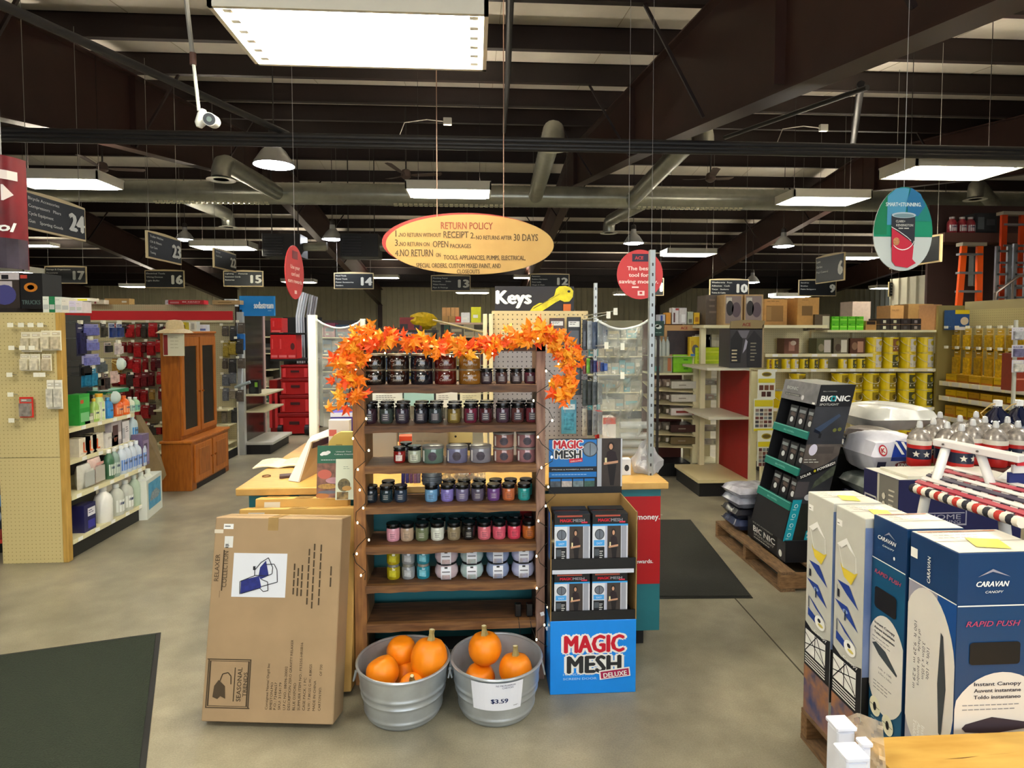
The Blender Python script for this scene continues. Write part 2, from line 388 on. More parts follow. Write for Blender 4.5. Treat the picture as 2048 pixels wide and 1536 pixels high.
troffer(158, 379, 168, 'fluorescent panel lamp above the aisle 24 sign', 0)
troffer(30, 549, 110, 'fluorescent panel lamp over the boxes at the far left edge', 0)
troffer(460, 500, 108, 'fluorescent panel lamp between the aisle 23 sign and the dark heater')
troffer(88, 494, 60, 'small-looking panel lamp just below the aisle 24 sign', 0)
troffer(773, 557, 52, 'distant panel lamp just left of the oval return policy sign')
troffer(1368, 513, 100, 'fluorescent panel lamp right of the round red sign')
troffer(1700, 519, 86, 'fluorescent panel lamp left of the paint teardrop sign')
troffer(945, 587, 66, 'distant panel lamp peeking out under the aisle 13 sign')
troffer(284, 575, 56, 'distant panel lamp left of the aisle 16 sign', 0)
troffer(368, 550, 50, 'distant panel lamp above the aisle 16 sign')
troffer(603, 566, 62, 'distant panel lamp behind the small red oval sign', 0)
troffer(1252, 590, 56, 'distant panel lamp below and left of the round red sign')
troffer(1570, 595, 72, 'distant panel lamp above the taupe carton, between two aisle signs')
troffer(1765, 578, 62, 'distant panel lamp beside the aisle 8 sign')
troffer(1052, 557, 52, 'distant panel lamp peeking left of the aisle 12 sign')
# more lamps of the same rows outside the frame, so that the shop is lit as evenly as it is
for k, (x, y, z) in enumerate(((-2.6, 1.2, 3.3), (1.9, .4, 3.2), (4.6, 2.6, 3.2), (-5.9, 4.6, 3.6), (-.9, -1.6, 3.1), (8.4, 5.2, 3.5))):
    t = thing('troffer_lamp', 'fluorescent panel lamp %s, outside the picture' % ('above the left entrance side', 'above the camera', 'beyond the upper right corner', 'beyond the upper left corner', 'behind the camera', 'far out to the right')[k], 'ceiling lamp', (x, y, z), group='panel lamps outside the picture')
    G().box(-.61, -.31, .02, .61, .31, .1, hous).build('housing', t); G().box(-.58, -.28, 0, .58, .28, .018, M('fffaec', emit=16)).build('reflector', t)
    for s in (-1, 1): G().tube([(s * .45, 0, .1), (s * .45, 0, ROOF(y) - z)], .004, DARKM, 4).build('hanger_wire', t)
def bell(px, py, rpx, label, rad=.24, warm=0):
    Y = rad * F / rpx; p = A(px, py, Y); t = thing('bell_lamp', label, 'ceiling lamp', tuple(p))
    g = G(); g.lathe([(rad, 0), (rad * .98, .03), (rad * .6, .17), (rad * .28, .24), (rad * .25, .34)], M('b9bcc0', .3, .6), 24, caps=False).build('reflector_shade', t, smooth=True)
    G().lathe([(rad * .25, .24), (rad * .25, .42), (rad * .1, .46)], DARKM, 12).build('ballast', t, smooth=True)
    G().lathe([(.001, -.03), (rad * .6, -.02), (rad * .95, .012), (rad * .9, .03)], M('f6f9ff', emit=45), 24, caps=False).build('lens', t, smooth=True)
    G().tube([(0, 0, .42), (0, 0, ROOF(p.y) - p.z)], .008, DARKM, 5).build('rod', t)
bell(548, 331, 38, 'bright round bell lamp beneath the cross pipes, nearest of the bell lamps')
bell(665, 479, 20, 'round bell lamp between the two dark heaters')
bell(1267, 487, 20, 'round bell lamp above and left of the round red sign')
bell(1567, 493, 20, 'round bell lamp between the panel lamps beyond the big rafter')
bell(370, 480, 17, 'round bell lamp beside the aisle 23 sign')
bell(1888, 497, 17, 'round bell lamp at the right edge of the paint teardrop sign')
bell(1505, 565, 14, 'distant round bell lamp above the aisle 10 sign')
# ---- fans
def fan(px, py, Y, label, rot=0, span=.62):
    p = A(px, py, Y); t = thing('ceiling_fan', label, 'fan', tuple(p)); bm_ = M('4a3a34', .5)
    G().lathe([(.03, .12), (.07, .1), (.09, .04), (.09, -.02), (.04, -.06)], bm_, 16).build('motor', t, smooth=True)
    G().tube([(0, 0, .1), (0, 0, ROOF(Y) - p.z)], .014, DARKM, 6).build('rod', t)
    for k in range(3):
        a = R(rot + 120 * k); c, s = math.cos(a), math.sin(a); g = G()
        g.X = Matrix.Rotation(a, 4, 'Z')
        g.add([(.09, -.03, .02), (.2, -.055, .03), (span, -.07, .07), (span + .03, 0, .065), (span, .07, .05), (.2, .055, .01), (.09, .03, .015)] + [(.09, -.03, .028), (.2, -.055, .038), (span, -.07, .078), (span + .03, 0, .073), (span, .07, .058), (.2, .055, .018), (.09, .03, .023)],
              [tuple(range(7))[::-1], tuple(range(7, 14))] + [(i, (i + 1) % 7, 7 + (i + 1) % 7, 7 + i) for i in range(7)], bm_)
        g.build('blade', t)
fan(812, 352, 11.2, 'brown three-blade ceiling fan above the panel lamp over the oval sign', 8)
fan(1421, 358, 11.2, 'brown three-blade ceiling fan right of the branch ducts', 20, .5)
fan(205, 338, 11.2, 'brown three-blade ceiling fan above the panel lamp at upper left', 150)
# ---- unit heaters
def heater(x0, x1, y0, y1, Y, label):
    a, b = A(x0, y1, Y), A(x1, y0, Y); t = thing('unit_heater', label, 'heater', (a.x, Y, a.z)); W, H = b.x - a.x, b.z - a.z
    G().box(0, 0, 0, W, .6, H, M('2b2b2e', .5)).build('casing', t, bevel=.01)
    for i in range(7): G().box(.05, -.03, H * (.1 + i * .12), W * .55, 0, H * (.1 + i * .12) + .02, M('3c3c40', .4)).build('louvre', t)
    for s in (.15, .85): G().tube([(W * s, .3, H), (W * s, .3, ROOF(Y) - a.z)], .012, DARKM, 5).build('rod', t)
    G().tube([(W, .3, H * .5), (W + .5, .3, H * .55)], .09, gal, 12).build('flue', t, smooth=True)
heater(524, 600, 467, 513, 13.5, 'dark unit heater hanging between the panel lamp and the bell lamp')
heater(680, 756, 467, 513, 13.5, 'dark unit heater hanging just left of the oval return policy sign')
# ---- security camera
p = A(398, 222, 3.3); t = thing('security_camera', 'white bullet security camera hanging on a thin rod', 'camera', tuple(p))
q = A(368, -40, 3.3) - p; q1 = A(386, 118, 3.3) - p
G().tube([q, q1], .012, M('8d8d88', .4), 8).build('rod', t); G().tube([q1, (0, 0, 0)], .009, M('d5d8d0', .4), 8).build('lower_rod', t)
G().tube([q1 + Vector((0, 0, .03)), q1 + Vector((0, 0, -.03))], .017, M('5c4038', .5), 8).build('coupling', t)
g = G(); g.X = Matrix.Translation((.012, 0, -.035)) @ Matrix.Rotation(R(15), 4, 'Y'); g.lathe([(.012, .045), (.024, .02), (.026, -.03), (.014, -.05)], M('e6e8e2', .4), 16).build('mount', t, smooth=True)
g = G(); g.tube([(.05, .06, -.035), (.075, -.06, -.06)], .033, M('e6e8e2', .35), 18).build('camera_body', t, smooth=True)
g = G(); g.tube([(.075, -.055, -.059), (.0765, -.064, -.061)], .029, M('1a1a1a', .2), 18).build('lens_face', t)
g = G(); g.tube([(.0765, -.063, -.061), (.0775, -.067, -.062)], .013, M('4a5a50', .1), 14).build('lens', t)
for (px, py, Y, lb) in ((895, 243, 9, 'white junction box on the purlin above the ceiling fan'), (1647, 256, 9, 'white junction box on the purlin under the big rafter')):
    p = A(px, py, Y); t = thing('junction_box', lb, 'electrical box', tuple(p)); G().box(-.06, -.03, -.05, .06, .03, .05, M('cfcdc6', .5)).build('box_body', t, bevel=.005)
    G().tube([(-.06, 0, 0), (-.3, .02, .03), (-.62, .02, -.02), (-.75, .02, -.35)], .007, M('9a948a', .5), 5).build('cable', t)
# ================================================================ CENTRE: rack, candles, garland, buckets
wood = M('5a3a22', .6, c2='8a6238', nscale=6, stretch=(1.5, 12, 12)); woodl = M('7c5230', .6, c2='a8743c', nscale=5, stretch=(12, 12, 1.5)); woodd = M('3c2618', .6, c2='6a4628', nscale=6, stretch=(1.5, 12, 12))
YR = 2.63; YB = 2.80
rx0 = A(708, 1100, YR).x; rx1 = A(1090, 1100, YR).x
rack = thing('display_rack', 'rustic wooden open-back display rack filled with candle jars', 'shelf', (0, YR, 0))
ztop = A(1085, 684, YR).z
for sx, x in ((0, rx0), (1, rx1 - .04)):
    G().box(x, 0, 0, x + (.04 if sx else .052), .022, ztop, M('6e4f42', .6, c2='9c7c6c', nscale=5, stretch=(12, 12, 1.5)) if sx else woodl).build('front_post', rack, bevel=.002)
    G().box(x + (.02 if sx == 0 else .0), .022, .0, x + (.052 if sx == 0 else .03), .2, ztop - .01, woodd if sx else M('6d5032', .6, c2='8a6a44', nscale=5, stretch=(12, 12, 2))).build('side_board', rack)
SH = {}
shy = [(770, 785), (850, 864), (930, 945), (1010, 1024), (1089, 1104), (1166, 1180), (1242, 1258)]
rnd = random.Random(3)
for i, (a, b) in enumerate(shy):
    z1 = A(900, a, YR).z; z0 = A(900, b, YR).z; SH[i] = z1
    x0, x1 = rx0 + .052, rx1 - .04
    n = 14; P = []
    g = G()   # live-edge front board
    top = [(x0 + (x1 - x0) * k / n, z1) for k in range(n + 1)]; bot = [(x0 + (x1 - x0) * k / n, z0 + rnd.uniform(-.003, .003)) for k in range(n + 1)][::-1]
    g.prism(top + bot, -.012, .014, wood if i not in (0, 1) else woodd)
    g.build('shelf_lip', rack)
    G().box(x0 - .015, .014, z1 - .018, x1 + .01, .2, z1 - .001, woodd).build('shelf_board', rack)
    SH[i] = z1
G().box(rx0, .0, ztop - .04, rx1, .022, ztop - .003, woodd).build('top_rail', rack)
# power adapters hanging on the lowest shelf
for k, px in enumerate((1036, 1059)):
    p = A(px, 1222, YR + .03); t = thing('power_adapter', 'black plug-in power adapter on the lowest rack shelf, %s one' % ('left' if k == 0 else 'right'), 'adapter', (p.x, p.y, SH[6] - 0))
    G().box(-.014, -.01, 0, .014, .02, .055, M('0a0a0a', .4)).build('adapter_body', t, bevel=.003)
    G().tube([(0, 0, .0), (0, -.04, .001), (.004, -.046, -.03), (.01 + .02 * k, -.045, -.1)], .0016, M('0a0a0a', .4), 5).build('cord', t)
# ---- candles
lidm = M('0b0b0c', .25); jarlab = M('e8e4da', .6)
def jar_geo(col, r, h, kind, lab=None, txt=None):
    """returns list of (name, G)"""
    body = M(col, .12, coat=1.0, noise=.12, nscale=30); out = []
    if kind == 'small':     # apothecary jar with black flat lid and neck
        g = G().lathe([(r * .86, 0), (r, .006), (r, h * .66), (r * .93, h * .74)], body, 20); out.append(('jar', g))
        g = G().lathe([(r * .88, h * .74), (r * 1.0, h * .755), (r * 1.0, h * .82), (r * .82, h * .84), (r * .82, h * .89), (r * 1.03, h * .91), (r * 1.0, h)], lidm, 20); out.append(('lid', g))
        g = G(); n = 8
        P = [[(r * 1.012 * math.sin(R(a)), -r * 1.012 * math.cos(R(a)), z) for a in [-32 + 64 * k / n for k in range(n + 1)]] for z in (h * .14, h * .52)]
        g.grid(P, M(lab or col, .5, noise=.25, nscale=90)); out.append(('label', g))
        g = G()
        for k in range(3):
            P = [[(r * 1.02 * math.sin(R(a)), -r * 1.02 * math.cos(R(a)), z) for a in [-20 + 40 * q / 5 for q in range(6)]] for z in (h * (.42 - k * .1), h * (.445 - k * .1))]
            g.grid(P, M('d8d2c8' if sum(lin(col)[:3]) < .6 else '4a4448', .6))
        out.append(('label_print', g))
    elif kind == 'tin':     # wide dark jar with script lettering
        g = G().lathe([(r * .97, 0), (r, .004), (r, h * .86), (r * .98, h * .88)], body, 26); out.append(('jar', g))
        g = G().lathe([(r * .99, h * .88), (r * 1.01, h * .885), (r * 1.01, h * .99), (r * .98, h)], M('9a8a70', .35, .5) if txt else lidm, 26); out.append(('lid', g))
        if txt:
            g = G(); 
            for li, s in enumerate(txt):
                vv, ff, tw, y0, y1 = tmesh(s, .0, .35); k = min(.0105 / .72, r * 1.25 / tw) if False else .012 / .72
                if tw * k > r * 1.35: k = r * 1.35 / tw
                pts = []
                for a, b in vv:
                    an = (a - tw / 2) * k / r + li * .06; z = h * (.5 - li * .27) + b * k; pts.append((r * 1.015 * math.sin(an), -r * 1.015 * math.cos(an), z))
                g.add(pts, ff, M('cfc8b8', .5))
            out.append(('lettering', g))
    elif kind == 'wide':    # clear 3-wick jar
        g = G().lathe([(r * .95, 0), (r, .005), (r, h * .8), (r * .98, h * .84)], body, 26); out.append(('jar', g))
        g = G().lathe([(r * 1.0, h * .84), (r * 1.02, h * .85), (r * 1.02, h * .95), (r * .99, h * .965), (r * .2, h * .985)], M('8d8a86', .3, .3), 26); out.append(('lid', g))
        g = G(); n = 8
        P = [[(r * 1.01 * math.sin(R(a)), -r * 1.01 * math.cos(R(a)), h * .42 + s * h * .26 * math.sqrt(max(0, 1 - (a / 24) ** 2))) for a in [-24 + 48 * k / n for k in range(n + 1)]] for s in (-1, 1)]
        g.grid(P, M(lab or '3c3440', .5, noise=.3, nscale=80)); out.append(('label', g))
        g = G(); P = [[(r * 1.014 * math.sin(R(a)), -r * 1.014 * math.cos(R(a)), z) for a in (-58, -52, -47)] for z in (h * .1, h * .74)]
        g.grid(P, M('d9d5cf', .3)); out.append(('price_sticker', g))
    elif kind == 'can':     # stacked yellow/teal jars, silver neck
        g = G().lathe([(r * .9, 0), (r, .006), (r, h * .7), (r * .88, h * .8)], body, 20); out.append(('jar', g))
        g = G().lathe([(r * .86, h * .8), (r * .9, h * .82), (r * .9, h * .98), (r * .84, h)], M('9a9c96', .25, .6), 20); out.append(('lid', g))
        g = G(); P = [[(r * 1.02 * math.sin(R(a)), -r * 1.02 * math.cos(R(a)), z - .002 * math.sin(R(a * 3))) for a in (-30, -15, 0, 15, 28)] for z in (h * .2, h * .62)]
        g.grid(P, M(lab or 'cfd6d2', .5, noise=.2, nscale=60)); out.append(('label', g))
    elif kind == 'globe':
        g = G().lathe([(r * .62, 0), (r * .86, h * .1), (r, h * .38), (r * .97, h * .62), (r * .84, h * .86), (r * .78, h * .93)], body, 26); out.append(('jar', g))
        g = G().lathe([(r * .8, h * .92), (r * .83, h * .94), (r * .83, h * .99), (r * .78, h)], M('16161a', .4), 26); out.append(('strap', g))
        g = G(); fw = r * .42
        prof = [(-r * .66, .0), (-r * .9, h * .12), (-r * 1.02, h * .4), (-r * .99, h * .64), (-r * .88, h * .9)]
        P = [[(x, y - .0025, z) for x in (-fw, fw)] for y, z in prof]
        g.grid(P, M('dfe2ea', .5)); out.append(('sleeve', g))
        g = G(); pic = M('a89c98', .6, c2=col, nscale=60)
        P = [[(x, y - .004, z) for x in (-fw * .78, 0, fw * .78)] for y, z in ((-r * .9, h * .1), (-r * 1.0, h * .25), (-r * 1.02, h * .42))]; g.grid(P, pic)
        P = [[(x, y - .004, z) for x in (-fw * .78, fw * .78)] for y, z in ((-r * 1.02, h * .58), (-r * .995, h * .64))]; g.grid(P, M('5c5a62', .6)); 
        P = [[(x, y - .004, z) for x in (-fw * .3, fw * .3)] for y, z in ((-r * .93, h * .8), (-r * .89, h * .9))]; g.grid(P, M('16161a', .6)); out.append(('sleeve_print', g))
    return out
_J = {}
def jar(px, wpx, row, hpx, kind, col, label, Y=YR + .075, z=None, lab=None, txt=None, parts=True):
    k = F / math.hypot(Y, 0) ; r = wpx / 2 / k; h = hpx / k
    p = A(px, 900, Y); zz = SH[row] if z is None else z
    key = (kind, col, round(r, 3), round(h, 3), lab, txt)
    if key in _J:
        t = dup(_J[key], (p.x, Y, zz), 0, label); return t, h
    t = thing('candle_jar', label, 'candle', (p.x, Y, zz))
    for nm, g in jar_geo(col, r, h, kind, lab, txt): g.build(nm, t, smooth=True)
    _J[key] = t
    return t, h
rows = ['top', 'second', 'third', 'fourth', 'fifth', 'sixth']
big = [(751, '15120f', 'black', ('Smoky', 'Pumpkin Oak')), (798, '221412', 'dark brown', ('Campfire', 'Smoke')), (845, '14161f', 'midnight blue', ('Rainy', 'Day')), (892, '57120f', 'deep red', ('Apple', 'Cobbler')), (940, '8a5c1a', 'golden brown', ('Bourbon', 'Maple Nut'))]
for px, col, nm, tx in big:
    t, h = jar(px, 44, 0, 30, 'tin', col, '%s three-wick candle with script lettering, lower one of its stack, top shelf' % nm, txt=tx)
    jar(px, 44, 0, 30, 'tin', col, '%s three-wick candle with script lettering, upper one of its stack, top shelf' % nm, z=SH[0] + h, txt=tx)
for k, (px, col) in enumerate(((973, '3a3038'), (1003, '4a3230'), (1032, '3c3230'), (1060, '5a2c38'))):
    jar(px, 25, 0, 30, 'small', col, 'small dark candle jar right of the golden brown stack, %s of four' % ORD[k], lab='5c5458')
for k, (px, col, nm) in enumerate(((740, '3a2630', 'dark plum'), (773, '3c4640', 'dark grey-green'), (805, '342c3a', 'dark violet'), (842, '24262e', 'near-black'), (871, '333c3e', 'slate'), (908, '6e5c2c', 'olive gold'), (941, '6a2238', 'burgundy'), (971, '4a2228', 'maroon'), (1005, '4a3240', 'plum'), (1035, '56302e', 'brown-red'), (1064, '6e2c36', 'wine red'))):
    hh = 39 if k != 5 else 38
    jar(px, 27, 1, hh, 'small', col, '%s candle jar with black lid on the second shelf, %s' % (nm, ORD[k]), lab={5: '8a7834'}.get(k, '4c4850'))
    jar(px + 3, 27, 1, hh, 'small', col, '%s candle jar in the back line of the second shelf, %s' % (nm, ORD[k]), Y=YR + .15)
jar(799, 24, 2, 31, 'small', '8c1a18', 'small red candle jar at the left end of the third shelf', lab='d8c8c0')
jar(829, 27, 2, 33, 'small', 'a8b09a', 'small pale green candle jar beside the red one, third shelf', lab='c8ccb8')
jar(812, 24, 2, 33, 'small', '5a5c60', 'small grey candle jar behind the red and the pale green ones', Y=YR + .15)
for px, col, nm in ((866, '5c7468', 'green-grey'), (914, '6c6c88', 'grey-lavender'), (961, '807e86', 'grey')):
    jar(px, 43, 2, 34, 'wide', col, '%s wide candle jar with silver lid, third shelf' % nm)
for px, col, nm in ((1007, '8c5c54', 'dusty red'), (1053, '94686c', 'dusty pink')):
    t, h = jar(px, 42, 2, 30, 'wide', col, '%s wide candle jar, lower one of its stack, third shelf' % nm)
    jar(px, 42, 2, 30, 'wide', col, '%s wide candle jar, upper one of its stack, third shelf' % nm, z=SH[2] + h)
for k, (px, col, nm) in enumerate(((741, '16222c', 'blue-black'), (772, '1a3038', 'dark teal'), (801, '26364a', 'dark blue'), (862, '6a9cc4', 'light blue'), (894, '8478c0', 'lavender'), (924, '70688c', 'grey-lilac'), (955, '585064', 'smoky violet'), (987, '6c4484', 'purple'), (1017, 'c0683c', 'orange'), (1048, '2c9894', 'turquoise'))):
    jar(px, 26, 3, 33, 'small', col, '%s candle jar with black lid on the fourth shelf, %s' % (nm, ORD[k]), lab=col)
    if k > 2 or k == 1: jar(px + 4, 26, 3, 33, 'small', col, '%s candle jar standing behind another on the fourth shelf, %s' % (nm, ORD[k]), Y=YR + .15)
for k, (px, col, nm) in enumerate(((785, 'd89aac', 'pale pink'), (813, 'b49c84', 'beige'), (843, '6a7454', 'olive green'), (874, 'd8dcd0', 'white'), (907, '8e8064', 'khaki'), (937, '101010', 'black'), (968, 'd8707c', 'rose pink'), (998, 'd45c70', 'coral pink'), (1028, 'd8445c', 'hot pink'), (1058, 'c06a2c', 'orange-brown'))):
    jar(px, 27, 4, 35, 'small', col, '%s candle jar with black lid on the fifth shelf, %s' % (nm, ORD[k]), lab=col)
    if k > 1: jar(px + 3, 27, 4, 35, 'small', col, '%s candle jar standing behind another on the fifth shelf, %s' % (nm, ORD[k]), Y=YR + .15)
for px, col, nm, lb in ((785, 'a89a14', 'mustard yellow', 'c8c028'), (815, '8c9094', 'grey', 'b8bcc0'), (845, '22889c', 'teal', '7cc4d4')):
    t, h = jar(px, 27, 5, 30, 'can', col, '%s candle jar, lower one of its stack on the sixth shelf' % nm, lab=lb)
    jar(px, 27, 5, 30, 'can', col, '%s candle jar, upper one of its stack on the sixth shelf' % nm, z=SH[5] + h, lab=lb)
for px, col, nm in ((892, 'c8b4bc', 'speckled pinkish white'), (943, 'a8c0c0', 'pale aqua'), (995, '90a0c4', 'periwinkle blue'), (1046, 'b8bcdc', 'pale lilac')):
    t, h = jar(px, 48, 5, 31, 'globe', col, '%s globe candle with card sleeve, lower one of its stack' % nm)
    jar(px, 48, 5, 31, 'globe', col, '%s globe candle with card sleeve, upper one of its stack' % nm, z=SH[5] + h)
# things at the back of the fourth shelf
p = A(862, 900, YR + .1); t = thing('melt_tin', 'stack of silver-lidded tins at the back of the fourth shelf', 'tin', (p.x, YR + .15, SH[3] + .083))
p = A(770, 900, YR + .15)
for k in range(3): G().lathe([(.045, .019 * k), (.046, .019 * k + .012), (.048, .019 * k + .013), (.048, .019 * k + .018), (.03, .0185 + .019 * k)], M('8c9298', .25, .5), 22).build('tin_lid', t, smooth=True)
t.location.z = SH[3] + .058
for k, (px, c_) in enumerate(((806, '3a2c78'), (814, '5c4888'), (822, '8c4c6c'), (830, 'a86478'), (837, '9c7080'))):
    p = A(px, 950, YR + .17); g = G().box(-.0075, 0, 0, .0075, .025, .06, M(c_, .5, noise=.2)).box(-.0055, -.001, .01, .0055, 0, .05, M(c_, .3, noise=.4, nscale=200))
    tag(g.build('wax_melt_pack'), 'narrow coloured wax melt pack behind the jars of the fourth shelf, %s' % ORD[k], 'wax melts').location = (p.x, p.y, SH[3] + .055)
g = G(); rnd = random.Random(5); a, b = A(885, 990, YR + .15), A(972, 945, YR + .15); nx, nz = 16, 6
P = [[(a.x + (b.x - a.x) * i / nx + rnd.uniform(-.004, .004), YR + .15 + rnd.uniform(-.02, .02), a.z + (b.z - a.z) * j / nz + rnd.uniform(-.006, .006)) for i in range(nx + 1)] for j in range(nz + 1)]
g.grid(P, clear_mat('e8dcc8', .35, .12)); tag(g.build('plastic_wrap', world=True), 'crumpled clear plastic wrap lying at the back of the fourth shelf', 'plastic wrap')

# ---- string lights
def string_light(name, side, label):
    t = thing(name, label, 'string lights', (0, YR, 0)); xs = (708, 738) if side == 0 else (1074, 1110)
    rnd = random.Random(11 + side); pts = []; wire = M('14180f', .6)
    y = 735; k = 0
    while y < (1175 if side == 0 else 1300):
        x = xs[0] - 2 + (xs[1] - xs[0]) * (.5 + .5 * math.sin(k * 1.35)) ; pts.append((x + rnd.uniform(-4, 4), y)); y += 17; k += 1
    PP = [A(x, y_, YR - .014 - (.004 * (i % 2))) for i, (x, y_) in enumerate(pts)]
    G().tube(PP, .0016, wire, 5).build('wire', t, world=True)
    for i, p in enumerate(PP):
        if i % 2 == 0:
            q = p + Vector((rnd.uniform(-.018, .018), -.008, rnd.uniform(-.02, .01)))
            G().tube([p, q], .0014, wire, 4).build('bulb_lead', t, world=True)
            G().lathe([(.001, -.005), (.0035, -.003), (.0035, .003), (.001, .006)], M('ffe9b0', emit=6), 8, c=tuple(q)).build('bulb', t, world=True, smooth=True)
    if side:
        for (x, y_) in ((1080, 1226), (1091, 1255)):
            q = A(x, y_, YR - .03); g = G(); Fc = Face(q, Vector((1, 0, .3)), Vector((-.3, 0, 1)), g)
            Fc.rect(0, -.015, .017, .017, M('e8ecf0', .5)); g.build('tag_label', t, world=True)
string_light('string_lights', 0, 'dark wire string of tiny warm bulbs wound round the left rack post')
string_light('string_lights', 1, 'dark wire string of tiny warm bulbs wound round the right rack post')

# ---- maple leaf garland
gar = thing('leaf_garland', 'orange artificial maple leaf garland draped over the top of the rack', 'garland', (0, YR - .03, ztop))
path = [(690, 812), (700, 780), (697, 745), (703, 712), (712, 690), (735, 672), (760, 675), (800, 682), (850, 690), (890, 694), (930, 690), (965, 694), (1000, 692), (1030, 672), (1060, 665), (1090, 668), (1115, 680), (1130, 700), (1138, 735), (1128, 765), (1118, 790)]
def leafmesh(var):
    rnd = random.Random(var); g = G()
    ang = [(0, 1), (14, .55), (34, .42), (48, .86), (62, .5), (84, .40), (104, .62), (125, .34), (165, .3)]
    out = [(a, r * rnd.uniform(.9, 1.1)) for a, r in ang]; out = out + [(-a, r) for a, r in out[::-1] if a not in (0,)]
    L = .037; vs = [(0, 0, 0)]
    for a, r in out: 
        x, y = math.sin(R(a)) * r * L, math.cos(R(a)) * r * L; vs.append((x, y, -.35 * abs(x) + .006 * math.sin(a) - .15 * r * r * L))
    n = len(out); fs = [(0, 1 + i, 1 + (i + 1) % n) for i in range(n)]
    return vs, fs
leafc = [M(c, .55, noise=.12, nscale=60) for c in ('ff8c14', 'ff9c1c', 'fc7410', 'f85414', 'ffae28', 'fe8010')]
lm_ = []
for v in range(10):
    vs_, fs_ = leafmesh(v); me = bpy.data.meshes.new('leaf'); me.from_pydata([Vector(q) for q in vs_], [], fs_); me.materials.append(leafc[v % 6]); lm_.append(me)
def along(path, t):
    k = t * (len(path) - 1); i = min(int(k), len(path) - 2); f = k - i
    return path[i][0] * (1 - f) + path[i + 1][0] * f, path[i][1] * (1 - f) + path[i + 1][1] * f
rnd = random.Random(21)
vine = [A(x, y, YR - .03) for x, y in path]; G().tube(vine, .003, M('4a3018', .7), 6).build('vine', gar, world=True)
for i in range(285):
    t_ = i / 284; x, y = along(path, t_); wd = 34 if t_ < .25 else (25 if t_ < .8 else 26)
    a = rnd.uniform(0, 6.28); rr = math.sqrt(rnd.random()) * wd / F * YR
    p = A(x, y, YR - .035); off = Vector((math.cos(a) * rr, -abs(rnd.gauss(.0, .035)) - .002, math.sin(a) * rr * .8))
    q = p + off - Vector((0, YR - .03, ztop))
    o = bpy.data.objects.new('leaf', lm_[rnd.randrange(10)]); C.objects.link(o); o.parent = gar; o.location = q
    o.rotation_euler = (R(90) + rnd.uniform(-.8, .8), rnd.uniform(-3.1, 3.1), rnd.uniform(-.7, .7)); o.rotation_mode = 'XYZ'
    s = rnd.uniform(.9, 1.45); o.scale = (s, s, s)
for (x, y) in ((728, 680), (770, 706), (900, 712), (1076, 677), (1117, 728), (1099, 762), (740, 720), (985, 707)):
    g = G().lathe([(.001, -.004), (.0035, 0), (.001, .004)], M('ffe9b0', emit=6), 8, c=tuple(A(x, y, YR - .13))); g.build('garland_bulb', gar, world=True)

# ---- buckets and pumpkins
galv = M('c2cad0', .36, .7, noise=.14, nscale=9)
def bucket(pc, label):
    p = FL(pc, 1440); Yc = 2.455; X = A(pc, 1325, Yc).x; t = thing('metal_tub', label, 'bucket', (X, Yc, 0))
    H, r1, r0 = .215, .185, .147
    prof = [(r0 * .96, 0), (r0, .006)]
    def rr(z): return r0 + (r1 - r0) * min(1, (z / H) ** .8)
    z = .01
    while z < H - .012:
        b = 0
        for zc in (.03, .095, .125): b += .0045 * math.exp(-((z - zc) / .0065) ** 2)
        prof.append((rr(z) + b, z)); z += .0045
    prof += [(r1, H - .01)]
    inner = [(r1 - .002, H - .008), (rr(.17) - .003, .17), (rr(.08) - .003, .08), (r0 - .004, .012), (.01, .012)]
    G().lathe(prof + inner, galv, 48).build('tub_body', t, smooth=True)
    n = 48; G().tube([(r1 * math.cos(2 * math.pi * k / n), r1 * math.sin(2 * math.pi * k / n), H - .004) for k in range(n + 1)], .006, galv, 8, caps=False).build('rolled_rim', t, smooth=True)
    for s in (-1, 1):
        G().tube([(s * (r1 + .002), -.03, H - .03), (s * (r1 + .012), -.028, H - .075), (s * (r1 + .013), 0, H - .085), (s * (r1 + .012), .028, H - .075), (s * (r1 + .002), .03, H - .03)], .0035, galv, 6).build('drop_handle', t, smooth=True)
    return t
b1 = bucket(807, 'galvanised metal tub full of pumpkins without a price sign'); b2 = bucket(993, 'galvanised metal tub full of pumpkins with a white price sign')
pkm = M('f88c0c', .42, noise=.1, nscale=6)
stemm = M('7c6c3a', .7, c2='b4a468', nscale=30)
def pumpkin(px, py, rpx, Y, label, tilt=(0, 0), stem=True, ys=.95, roll=0):
    p = A(px, py, Y); r = rpx / F * Y; t = thing('pumpkin', label, 'pumpkin', tuple(p))
    g = G(); prof = []
    for k in range(15):
        a = -math.pi / 2 + math.pi * k / 14; rr = r * math.cos(a) ** .85 if 0 < k < 14 else .002
        z = r * ys * math.sin(a); 
        if k > 11: z -= r * .06 * (k - 11)
        prof.append((max(rr, .002), z))
    g.X = Matrix.Rotation(tilt[0], 4, 'X') @ Matrix.Rotation(tilt[1], 4, 'Y')
    g.lathe(prof, pkm, 40, fn=lambda a: 1 + .022 * abs(math.cos(a * 5)) - .02).build('pumpkin_flesh', t, smooth=True)
    if stem:
        g = G(); g.X = Matrix.Rotation(tilt[0], 4, 'X') @ Matrix.Rotation(tilt[1], 4, 'Y')
        g.lathe([(r * .27, r * ys * .76), (r * .19, r * ys * .92), (r * .13, r * (ys + .18)), (r * .15, r * (ys + .4))], stemm, 10, fn=lambda a: 1 + .15 * math.cos(a * 5))
        g.lathe([(r * .14, r * (ys + .4)), (r * .1, r * (ys + .42))], M('e0d8b0', .6), 10)
        g.build('stem', t)
    return t
pumpkin(858, 1316, 37, 2.44, 'largest pumpkin of the tub without a sign, thick stem upright', (-.15, .1), ys=1.12)
